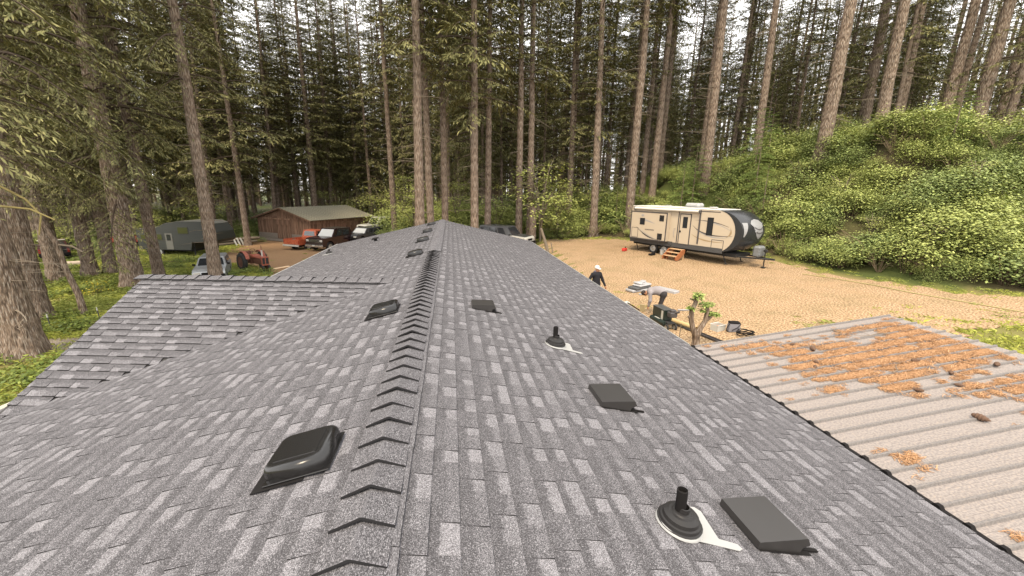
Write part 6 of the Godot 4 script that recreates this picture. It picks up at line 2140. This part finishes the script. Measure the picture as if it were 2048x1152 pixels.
func head_bones(c: Vector3, up: Vector3, fwd: Vector3, skin: Color, hair: Color) -> Array:
	var r := fwd.cross(up).normalized()
	var o := []
	o.append([c + up * 0.03 - fwd * 0.02, c + up * 0.05 - fwd * 0.015, 0.092, 0.085, hair])
	o.append([c - up * 0.015 + fwd * 0.025, c - up * 0.06 + fwd * 0.03, 0.074, 0.058, skin])
	o.append([c - up * 0.09 + fwd * 0.055, c - up * 0.095 + fwd * 0.05, 0.034, 0.034, skin])
	o.append([c + up * 0.012 + fwd * 0.1, c - up * 0.025 + fwd * 0.116, 0.009, 0.015, skin])
	o.append([c - up * 0.058 + fwd * 0.092 - r * 0.018, c - up * 0.058 + fwd * 0.092 + r * 0.018, 0.008, 0.008, Color(0.2, 0.07, 0.05)])
	for s in [-1.0, 1.0]:
		o.append([c + r * s * 0.03 + up * 0.012 + fwd * 0.09, c + r * s * 0.034 + up * 0.012 + fwd * 0.09, 0.008, 0.008, Color(0.02, 0.015, 0.012)])
		o.append([c + r * s * 0.086 + up * 0.01, c + r * s * 0.09 - up * 0.03, 0.016, 0.011, skin])
	o.append([c - up * 0.08 - fwd * 0.01, c - up * 0.17 - fwd * 0.03, 0.052, 0.056, skin])
	return o
func make_people() -> void:
	vmat("figure", 0.85, 0.3)
	var skin := Color(0.33, 0.17, 0.1)
	# walking man in a black jacket and white cap; local z forward
	var jk := Color(0.018, 0.018, 0.022)
	var hood := Color(0.1, 0.085, 0.11)
	var jn := Color(0.03, 0.032, 0.045)
	var shoe := Color(0.03, 0.025, 0.02)
	var t := thing("person", on_ground(6.62, -16.7), atan2(0.28, 0.96), "walking person in a black jacket and white cap beyond the right eave", "person")
	var B := []
	B.append([Vector3(0, 0.95, 0), Vector3(0, 1.15, 0.01), 0.16, 0.155, jk]); B.append([Vector3(0, 1.15, 0.01), Vector3(0, 1.38, 0.02), 0.165, 0.16, jk])
	B.append([Vector3(-0.15, 1.4, 0.0), Vector3(0.15, 1.4, 0.0), 0.095, 0.095, jk])
	B.append([Vector3(-0.08, 0.98, 0), Vector3(0.08, 0.98, 0), 0.145, 0.145, jk])
	B.append([Vector3(-0.06, 1.5, -0.03), Vector3(0.06, 1.5, -0.03), 0.07, 0.07, hood])
	B.append([Vector3(0.2, 1.41, 0), Vector3(0.33, 1.12, 0.03), 0.075, 0.06, jk]); B.append([Vector3(0.33, 1.12, 0.03), Vector3(0.4, 0.88, 0.14), 0.058, 0.045, jk])
	B.append([Vector3(-0.2, 1.41, 0), Vector3(-0.35, 1.14, -0.06), 0.075, 0.06, jk]); B.append([Vector3(-0.35, 1.14, -0.06), Vector3(-0.5, 0.94, 0.06), 0.058, 0.045, jk])
	for s in [-1.0, 1.0]:
		var hip := Vector3(0.09 * s, 0.92, 0)
		var knee := Vector3(0.1 * s, 0.5, 0.12 * s + 0.06)
		var ank := Vector3(0.1 * s, 0.09, 0.2 * s - 0.06)
		B.append([hip, knee, 0.095, 0.062, jn]); B.append([knee, ank, 0.062, 0.045, jn])
		B.append([ank - Vector3(0, 0.04, 0.04), ank + Vector3(0.01 * s, -0.055, 0.16), 0.045, 0.035, shoe])
	var b := MB.new()
	field_mesh(b, B, 0.021, 0.05)
	field_mesh(b, head_bones(Vector3(0.0, 1.655, 0.04), Vector3(0, 0.97, -0.0).normalized(), Vector3(0.25, -0.25, 0.93).normalized(), skin, Color(0.03, 0.02, 0.015)), 0.009, 0.03)
	field_mesh(b, hand_bones(Vector3(0.4, 0.87, 0.15), Vector3(0.15, -1, 0.3), Vector3(0, 0.2, 1), skin), 0.007, 0.012)
	field_mesh(b, hand_bones(Vector3(-0.5, 0.93, 0.07), Vector3(-0.4, -0.8, 0.5), Vector3(0, 0.2, 1), skin), 0.007, 0.012)
	pb(t, "body", b, M.figure)
	var cap := MB.new()
	var cx := Transform3D(Basis(Vector3.RIGHT, 0.12), Vector3(0.0, 1.675, 0.02))
	cap.lathe([Vector2(0.108, 0.0), Vector2(0.11, 0.04), Vector2(0.095, 0.085), Vector2(0.06, 0.112), Vector2(0.0, 0.12)], 18, cx)
	cap.cbox(cx * Vector3(0.02, 0.012, 0.13), Vector3(0.15, 0.014, 0.13), 0.006, Basis(Vector3.RIGHT, 0.2))
	pb(t, "cap", cap, mat("cap_white", Color(0.5, 0.5, 0.48), 0.7))
	boxpart(t, "cap_badge", Vector3(0.05, 1.735, 0.125), Vector3(0.03, 0.025, 0.012), M.black_flat)
	# bending worker in a pale shirt; local z forward
	var shirt := Color(0.21, 0.19, 0.195)
	var tr := Color(0.035, 0.03, 0.03)
	var w := thing("person", on_ground(8.72, -14.75), atan2(-0.885, -0.465), "worker in a pale shirt bending over beside the gutter machine", "person")
	B = []
	B.append([Vector3(-0.08, 0.93, -0.02), Vector3(0.08, 0.93, -0.02), 0.14, 0.14, tr])
	B.append([Vector3(0, 0.98, 0.03), Vector3(0, 1.05, 0.25), 0.165, 0.165, shirt]); B.append([Vector3(0, 1.05, 0.25), Vector3(0, 1.0, 0.46), 0.17, 0.165, shirt])
	B.append([Vector3(-0.15, 0.98, 0.48), Vector3(0.15, 0.98, 0.48), 0.1, 0.1, shirt])
	for s in [-1.0, 1.0]:
		B.append([Vector3(0.2 * s, 0.96, 0.48), Vector3(0.24 * s, 0.66, 0.46), 0.075, 0.062, shirt])
		B.append([Vector3(0.24 * s, 0.66, 0.46), Vector3(0.18 * s, 0.42, 0.5), 0.06, 0.048, shirt])
		var hip := Vector3(0.1 * s, 0.9, -0.03)
		var knee := Vector3(0.13 * s, 0.49, 0.06)
		var ank := Vector3(0.14 * s, 0.09, -0.06)
		B.append([hip, knee, 0.1, 0.066, tr]); B.append([knee, ank, 0.066, 0.048, tr])
		B.append([ank - Vector3(0, 0.04, 0.04), ank + Vector3(0.02 * s, -0.055, 0.16), 0.045, 0.035, shoe])
	b = MB.new()
	field_mesh(b, B, 0.021, 0.05)
	field_mesh(b, head_bones(Vector3(0, 0.9, 0.7), Vector3(0, -0.25, 0.97).normalized(), Vector3(0, -0.97, -0.25).normalized(), skin, Color(0.02, 0.014, 0.012)), 0.009, 0.03)
	for s in [-1.0, 1.0]:
		field_mesh(b, hand_bones(Vector3(0.18 * s, 0.41, 0.5), Vector3(-0.1 * s, -1, 0.15), Vector3(-s, 0, 0.6), skin), 0.007, 0.012)
	pb(w, "body", b, M.figure)
	var hr := MB.new()
	hr.lathe([Vector2(0.104, -0.02), Vector2(0.106, 0.03), Vector2(0.085, 0.08), Vector2(0.045, 0.104), Vector2(0.0, 0.11)], 16, Transform3D(Basis(Vector3.RIGHT, 1.82), Vector3(0, 0.915, 0.715)))
	pb(w, "hair", hr, mat("hair", Color(0.02, 0.014, 0.012), 0.8))

# ------------------------------------------------------------------ things lying about
func make_props() -> void:
	mat("wrap", Color(0.29, 0.285, 0.29), 0.45)
	mat("wrap_dark", Color(0.06, 0.06, 0.062), 0.6)
	mat("machine_green", Color(0.012, 0.02, 0.016), 0.4)
	mat("card_tube", Color(0.42, 0.3, 0.14), 0.8)
	mat("card_pale", Color(0.4, 0.34, 0.2), 0.8)
	# shingle bundles
	var y := gh(9.6, -18.6)
	for e in [[9.5, 0.07, -18.55, 0.32, "lowest bundle of the pale shingle pile in the yard", "wrap"], [9.6, 0.19, -18.6, 0.5, "dark-edged middle bundle of the shingle pile in the yard", "wrap_dark"]]:
		var o := boxpart(self, "shingle_bundle", Vector3(e[0], y + e[1], e[2]), Vector3(1.15, 0.12, 0.55), M[e[5]], 0.03, Basis(Vector3.UP, e[3]))
		meta(o, e[4], "shingle bundle", "shingle bundles in the yard")
	var sk := MB.new()
	for k in 4: sk.cbox(Vector3(0.06 * sin(k * 2.0), 0.05 + 0.045 * k, 0.05 * cos(k * 1.7)), Vector3(0.95 - 0.14 * k, 0.09, 0.5 - 0.08 * k), 0.04, Basis(Vector3.UP, 0.4 * sin(k * 3.0)) * Basis(Vector3.BACK, 0.1 * sin(k * 5.0)))
	var so := pb(self, "wrapper_heap", sk, M.wrap, Transform3D(Basis(Vector3.UP, 0.5), Vector3(9.72, y + 0.25, -18.68)))
	meta(so, "crumpled white plastic wrapping on top of the shingle pile", "wrapping")
	var pb2 := boxpart(self, "shingle_bundle", on_ground(10.75, -18.05, 0.08), Vector3(1.15, 0.14, 0.42), M.wrap, 0.02, Basis(Vector3.UP, heading(0.5, 1.0)))
	meta(pb2, "single white-wrapped bundle lying flat right of the shingle pile", "shingle bundle", "shingle bundles in the yard")
	var shp := boxpart(self, "metal_sheet", on_ground(9.5, -17.7, 0.05), Vector3(0.62, 0.012, 0.2), M.wrap, 0.0, Basis(Vector3.UP, -0.35))
	meta(shp, "thin pale sheet on the ground behind the bending worker", "sheet")
	var sc := boxpart(self, "metal_sheet", on_ground(9.95, -15.1, 0.06), Vector3(0.55, 0.02, 0.12), M.wrap, 0.004, Basis(Vector3.UP, -0.1))
	meta(sc, "short grey metal offcut on the gravel right of the gutter machine", "sheet")
	# gutter machine
	var t := thing("gutter_machine", on_ground(8.2, -13.62), 0.08, "dark green gutter machine with engine and wheels near the eave", "machine")
	t.scale = Vector3.ONE * 0.78
	boxpart(t, "cabinet", Vector3(0, 0.66, -0.12), Vector3(0.46, 0.5, 0.95), M.machine_green, 0.02)
	boxpart(t, "cabinet_lid", Vector3(0, 0.925, -0.12), Vector3(0.5, 0.03, 0.99), mat("machine_edge", Color(0.05, 0.052, 0.05), 0.4), 0.01)
	boxpart(t, "label_plate", Vector3(-0.236, 0.66, 0.22), Vector3(0.012, 0.42, 0.14), M.off_white)
	var en := MB.new()
	en.cbox(Vector3(0.05, 0.78, 0.58), Vector3(0.36, 0.26, 0.34), 0.04)
	en.cbox(Vector3(0.05, 0.96, 0.6), Vector3(0.26, 0.12, 0.22), 0.03)
	en.tube([Vector3(0.1, 0.9, 0.7), Vector3(0.24, 0.96, 0.84)], [0.06, 0.05], 9)
	pb(t, "engine", en, M.graphic_dark)
	var tk := MB.new()
	tk.tube([Vector3(-0.3, 0.34, -0.55), Vector3(-0.3, 0.34, -0.52), Vector3(-0.3, 0.34, 0.52), Vector3(-0.3, 0.34, 0.55)], [0.09, 0.12, 0.12, 0.09], 14)
	pb(t, "coil_drum", tk, M.machine_green)
	boxpart(t, "drum_label", Vector3(-0.3, 0.463, -0.05), Vector3(0.08, 0.006, 0.4), M.off_white)
	boxpart(t, "frame", Vector3(0, 0.36, 0.1), Vector3(0.4, 0.08, 1.2), M.underbody, 0.01)
	for e in [[-0.22, 0.62], [0.22, 0.62], [0.22, -0.5], [-0.22, -0.5]]:
		add_wheel(t, Vector3(e[0], 0.16, e[1]), 0.17, 0.08, M.rim)
		t.get_child(t.get_child_count() - 1).rotation.y = PI * 0.5
	# cardboard tube, black strip
	var ct := MB.new()
	var tc := [Vector2(0.085, 0), Vector2(0.085, 1.1), Vector2(0.072, 1.1), Vector2(0.072, 0.0), Vector2(0.085, 0)]
	ct.lathe(tc, 20)
	var dirn := Vector3(8.92 - 8.55, 0.0, -12.95 + 13.98).normalized()
	var o2 := pb(self, "cardboard_tube", ct, M.card_tube, Transform3D(Basis(dirn.cross(Vector3.UP).normalized(), dirn, dirn.cross(Vector3.UP).normalized().cross(dirn)), on_ground(8.72, -13.9, 0.12)))
	meta(o2, "tan cardboard tube lying beside the gutter machine", "tube")
	var sp := MB.new()
	for k in 8:
		var a := Vector3(lerpf(8.62, 9.35, k / 8.0), 0, lerpf(-14.1, -10.9, k / 8.0))
		var c := Vector3(lerpf(8.62, 9.35, (k + 1) / 8.0), 0, lerpf(-14.1, -10.9, (k + 1) / 8.0))
		a.y = gh(a.x, a.z) + 0.05; c.y = gh(c.x, c.z) + 0.05
		var s := (c - a).cross(Vector3.UP).normalized() * 0.09
		sp.quad(a - s, c - s, c + s, a + s) if (c - a).cross(s).y < 0 else sp.quad(a + s, c + s, c - s, a - s)
		sp.quad(a + s + Vector3(0, 0.05, 0), c + s + Vector3(0, 0.05, 0), c + s, a + s)
		sp.quad(a - s, c - s, c - s + Vector3(0, 0.05, 0), a - s + Vector3(0, 0.05, 0))
	var gs := pb(self, "gutter_length", sp, M.graphic_dark)
	meta(gs, "long dark gutter length on the ground from the machine towards the metal roof", "gutter")
	# string trimmer and board by the eave
	var st := thing("string_trimmer", on_ground(8.12, -16.6), 0, "string trimmer with a white head and black shaft lying by the eave", "trimmer")
	var sm_ := MB.new()
	sm_.tube([Vector3(0, 0.08, 0), Vector3(0.06, 0.05, 1.15)], [0.02, 0.02], 8)
	pb(st, "shaft", sm_, M.black_flat)
	var sh := MB.new()
	sh.lathe([Vector2(0.05, 0.0), Vector2(0.14, 0.02), Vector2(0.15, 0.05), Vector2(0.06, 0.1), Vector2(0.0, 0.11)], 16, Transform3D(Basis.IDENTITY, Vector3(0, 0.01, -0.1)))
	pb(st, "head", sh, M.off_white)
	var bd := boxpart(self, "plywood_offcut", on_ground(8.2, -15.35, 0.18), Vector3(0.02, 0.42, 0.2), M.card_pale, 0.0, Basis(Vector3.UP, 0.9) * Basis(Vector3.BACK, 0.35))
	meta(bd, "small pale board propped up in front of the bending worker", "board")
	# basket, tool bag, cable heap
	var bk := thing("laundry_basket", on_ground(9.85, -12.75), 0.3, "white plastic basket with something orange inside", "basket")
	var bm := MB.new()
	for s in [-1.0, 1.0]:
		bm.box(Vector3(s * 0.2, 0.12, 0), Vector3(0.012, 0.24, 0.3)); bm.box(Vector3(0, 0.12, s * 0.15), Vector3(0.4, 0.24, 0.012))
	bm.box(Vector3(0, 0.01, 0), Vector3(0.4, 0.02, 0.3)); bm.cbox(Vector3(0, 0.245, 0.16), Vector3(0.46, 0.03, 0.03), 0.01); bm.cbox(Vector3(0, 0.245, -0.16), Vector3(0.46, 0.03, 0.03), 0.01)
	pb(bk, "shell", bm, M.off_white)
	boxpart(bk, "contents", Vector3(0, 0.1, 0), Vector3(0.3, 0.14, 0.2), mat("orange_stuff", Color(0.5, 0.16, 0.05), 0.7), 0.04)
	var tb := thing("tool_bag", on_ground(10.28, -12.5), -0.25, "grey tool bag with a black rim and strap", "bag")
	var tm := MB.new()
	tm.hexa([Vector3(-0.2, 0, 0.12), Vector3(0.2, 0, 0.12), Vector3(0.2, 0, -0.12), Vector3(-0.2, 0, -0.12), Vector3(-0.17, 0.34, 0.1), Vector3(0.17, 0.34, 0.1), Vector3(0.17, 0.34, -0.1), Vector3(-0.17, 0.34, -0.1)])
	pb(tb, "pouch", tm, mat("bag_grey", Color(0.16, 0.155, 0.17), 0.8))
	boxpart(tb, "rim", Vector3(0, 0.35, 0), Vector3(0.37, 0.08, 0.23), M.black_flat, 0.03)
	boxpart(tb, "base", Vector3(0, 0.02, 0), Vector3(0.42, 0.05, 0.26), M.black_flat, 0.02)
	var ts := MB.new()
	ts.tube([Vector3(-0.19, 0.33, 0.1), Vector3(-0.3, 0.18, 0.16), Vector3(-0.27, 0.04, 0.16)], [0.012, 0.012, 0.012], 5)
	ts.tube([Vector3(0.19, 0.33, 0.1), Vector3(0.08, 0.2, 0.13), Vector3(-0.1, 0.1, 0.14)], [0.012, 0.012, 0.012], 5)
	pb(tb, "strap", ts, M.black_flat)
	var hc := MB.new()
	var pts := []
	var rd := []
	for k in 90:
		var a := k * 0.33
		pts.append(Vector3(cos(a) * (0.28 + 0.06 * sin(k * 0.9)), 0.03 + 0.05 * absf(sin(k * 0.37)) + 0.001 * k, sin(a) * (0.2 + 0.05 * cos(k * 0.7)))); rd.append(0.014)
	hc.tube(pts, rd, 5, false)
	var hco := pb(self, "cable_heap", hc, M.black_flat, Transform3D(Basis.IDENTITY, on_ground(10.4, -12.05, 0.02)))
	meta(hco, "tangled black cable beside the tool bag at the metal roof's edge", "cable")
	# pruned tree
	var pt := thing("pruned_tree", on_ground(8.05, -11.3), 0.15, "small hard-pruned forked tree with leaf tufts, between eave and metal roof", "tree")
	var pm := MB.new()
	var h0 := 0.82
	pm.tube([Vector3(0, -0.2, 0), Vector3(0.02, 0.3, 0), Vector3(0, h0 - 0.25, 0)], [0.14, 0.115, 0.12], 10)
	pm.tube([Vector3(0, h0 - 0.35, 0), Vector3(-0.16, h0 - 0.05, 0), Vector3(-0.27, h0 + 0.25, 0), Vector3(-0.28, h0 + 0.5, 0), Vector3(-0.18, h0 + 0.75, 0), Vector3(-0.16, h0 + 0.95, 0)], [0.11, 0.085, 0.075, 0.07, 0.065, 0.075], 9)
	pm.tube([Vector3(0, h0 - 0.35, 0), Vector3(0.14, h0 - 0.05, 0.02), Vector3(0.25, h0 + 0.15, 0.04), Vector3(0.28, h0 + 0.45, 0.04), Vector3(0.27, h0 + 0.6, 0.02)], [0.11, 0.08, 0.075, 0.065, 0.07], 9)
	pm.tube([Vector3(0.24, h0 + 0.15, 0.04), Vector3(0.42, h0 + 0.3, 0.06)], [0.06, 0.06], 8)
	pm.tube([Vector3(-0.27, h0 + 0.25, 0), Vector3(-0.42, h0 + 0.36, 0.03)], [0.04, 0.03], 7)
	pm.tube([Vector3(-0.2, h0 + 0.85, 0), Vector3(-0.4, h0 + 0.92, 0)], [0.035, 0.025], 7)
	pb(pt, "trunk", pm, M.bark)
	for e in [[Vector3(-0.1, h0 + 0.98, 0), 0.26], [Vector3(0.27, h0 + 0.68, 0), 0.22], [Vector3(0.5, h0 + 0.4, 0.05), 0.2], [Vector3(-0.33, h0 + 0.6, 0), 0.12], [Vector3(0.08, h0 + 0.5, 0), 0.1]]:
		var lf := make_bush(int(260 * e[1] / 0.25), e[1] * 0.85, e[1] * 0.8, 0.085, Color(0.12, 0.16, 0.035), Color(0.34, 0.4, 0.12), 7)
		pb(pt, "leaf_tuft", lf, M.leaves, Transform3D(Basis.IDENTITY, e[0] - Vector3(0, e[1] * 0.4, 0)))
	var sk2 := MB.new()
	sk2.tube([Vector3(0, -0.1, 0), Vector3(0.02, 0.85, 0)], [0.016, 0.014], 6)
	var stk := pb(self, "plant_stake", sk2, M.dead_wood, Transform3D(Basis.IDENTITY, on_ground(7.6, -11.5)))
	meta(stk, "thin stake in the weeds left of the pruned tree", "stake")
	# by the trailer
	var gc := thing("fuel_can", on_ground(13.0, -28.4, 0.02), 0.6, "red fuel can on the gravel left of the trailer", "can")
	boxpart(gc, "can_body", Vector3(0, 0.12, 0), Vector3(0.42, 0.22, 0.24), mat("can_red", Color(0.42, 0.03, 0.02), 0.4), 0.04)
	boxpart(gc, "spout", Vector3(0.14, 0.27, 0), Vector3(0.06, 0.1, 0.06), M.black_flat, 0.01)
	var bu := thing("bucket", on_ground(14.85, -26.35, 0.02), 0, "white bucket left of the wooden steps", "bucket")
	var bmk := MB.new()
	bmk.lathe([Vector2(0.0, 0.01), Vector2(0.12, 0.01), Vector2(0.15, 0.36), Vector2(0.158, 0.36), Vector2(0.158, 0.33)], 18)
	pb(bu, "pail", bmk, M.off_white)
	var bl := MB.new()
	bl.lathe([Vector2(0.158, 0.36), Vector2(0.15, 0.375), Vector2(0, 0.378)], 18)
	pb(bu, "lid", bl, M.white_metal)
	var bg := MB.new()
	bg.cbox(Vector3(0, 0.06, 0), Vector3(0.5, 0.12, 0.3), 0.05)
	bg.cbox(Vector3(0.1, 0.12, 0.02), Vector3(0.26, 0.1, 0.2), 0.04)
	var bgo := pb(self, "black_sack", bg, M.black_flat, Transform3D(Basis(Vector3.UP, 0.4), on_ground(14.1, -26.3, 0.03)))
	meta(bgo, "flat black sack on the gravel in front of the trailer wheels", "sack")
	# leaning post near the off-roader
	var po := MB.new()
	po.tube([Vector3(0.35, -0.1, 0), Vector3(0.1, 0.8, 0), Vector3(-0.3, 1.95, 0)], [0.13, 0.12, 0.09], 8)
	var poo := pb(self, "leaning_post", po, M.dead_wood, Transform3D(Basis.IDENTITY, on_ground(7.3, -29.9)))
	meta(poo, "weathered post leaning left in front of the white off-roader", "post")
	var po2 := MB.new()
	po2.tube([Vector3(0.25, -0.1, 0), Vector3(0.05, 0.9, 0)], [0.045, 0.04], 7)
	var po3 := pb(self, "leaning_post", po2, M.dead_wood, Transform3D(Basis.IDENTITY, on_ground(7.75, -29.9)))
	meta(po3, "thin stick leaning beside the weathered post at the eave", "post")
	# garden hose along the yard edge
	var hp := [Vector2(19.6, -19.6), Vector2(20.2, -18.2), Vector2(20.6, -16.6), Vector2(20.9, -15.0), Vector2(21.4, -13.7), Vector2(21.8, -12.6), Vector2(22.2, -11.2), Vector2(22.4, -9.5)]
	var hb := MB.new()
	var P := []
	var Rr := []
	for k in hp.size(): P.append(on_ground(hp[k].x, hp[k].y, 0.06)); Rr.append(0.019)
	hb.tube(P, Rr, 6)
	var ho := pb(self, "garden_hose", hb, mat("hose", Color(0.3, 0.26, 0.1), 0.6))
	meta(ho, "pale yellow hose stretched along the right edge of the yard", "hose")
	# left: stakes, logs, plank
	for e in [[-16.05, -18.6, "white-topped stake beside the thick furrowed fir"], [-14.95, -19.55, "white-topped stake nearer the wing roof's rake"]]:
		var s := thing("garden_stake", on_ground(e[0], e[1]), 0, e[2], "stake", "white-topped stakes in the weeds")
		var m := MB.new()
		m.tube([Vector3(0, -0.1, 0), Vector3(-0.03, 0.55, 0)], [0.018, 0.018], 6)
		pb(s, "rod", m, M.graphic_dark)
		m = MB.new()
		m.tube([Vector3(-0.03, 0.53, 0), Vector3(-0.035, 0.68, 0)], [0.028, 0.022], 7)
		pb(s, "top", m, M.off_white)
	var lg := MB.new()
	lg.tube([Vector3(-0.7, 0.16, 0), Vector3(0, 0.18, 0.05), Vector3(0.75, 0.15, 0)], [0.17, 0.17, 0.14], 10)
	var lo := pb(self, "fallen_log", lg, mat("pale_log", Color(0.32, 0.26, 0.2), 0.9), Transform3D(Basis(Vector3.UP, 0.3), on_ground(-26.8, -34.0)))
	meta(lo, "pale cut log in the grass behind the thin dead stem", "log")
	var pk := boxpart(self, "wooden_plank", on_ground(-12.15, -31.9, 0.06), Vector3(1.3, 0.06, 0.18), M.raw_pine, 0.006, Basis(Vector3.UP, heading(0.55, -0.8)))
	meta(pk, "pale plank lying on the dirt right of the tractor", "plank")
	var lp := thing("timber_pile", on_ground(-22.6, -46.2), heading(0.72, -0.69), "stack of weathered poles and pale boards between camper and barn", "timber pile")
	for k in 6:
		var m := MB.new()
		var zz := (k % 3) * 0.34 - 0.34
		var yy := 0.2 + 0.32 * (k / 3)
		m.tube([Vector3(-2.6 + 0.2 * k, yy, zz), Vector3(2.4 + 0.1 * k, yy + 0.12, zz + 0.05)], [0.15, 0.12], 8)
		pb(lp, "pole", m, M.dead_wood)
	for k in 4: boxpart(lp, "board", Vector3(0.4 + 0.3 * k, 0.42, 0.75 + 0.05 * k), Vector3(0.14, 0.85, 0.04), M.off_white, 0.0, Basis(Vector3.RIGHT, -0.35) * Basis(Vector3.BACK, 0.2))
	var ub := MB.new()
	ub.tube([Vector3(0, -0.3, 0), Vector3(0.02, 3.3, 0)], [0.09, 0.075], 8)
	var uo := pb(self, "utility_post", ub, M.dead_wood, Transform3D(Basis.IDENTITY, on_ground(-23.4, -52.2)))
	meta(uo, "grey upright post at the barn's left corner", "post")
	# yellow broom
	for e in [[-18.75, -24.6, 0.8, "yellow-flowering bush in the weeds below the stout fir"], [33.2, -28.6, 1.5, "yellow-flowering broom at the top of the bramble slope"]]:
		var bo := thing("broom_bush", on_ground(e[0], e[1]), 0.0, e[3], "bush")
		var bm2 := make_bush(260, 0.7, 0.8, 0.1, Color(0.09, 0.12, 0.03), Color(0.2, 0.24, 0.06), 9)
		pb(bo, "foliage", bm2, M.leaves, Transform3D(Basis.from_scale(Vector3.ONE * e[2]), Vector3.ZERO))
		var fl := make_bush(150, 0.72, 0.9, 0.08, Color(0.5, 0.36, 0.02), Color(0.6, 0.46, 0.05), 9)
		pb(bo, "blossom", fl, M.leaves, Transform3D(Basis.from_scale(Vector3.ONE * e[2]), Vector3.ZERO))

func _ready() -> void:
	rng.seed = 4242
	make_view()
	make_house()
	make_ground()
	make_carport()
	make_forest()
	make_vehicles()
	make_trailer()
	make_people()
	make_props()
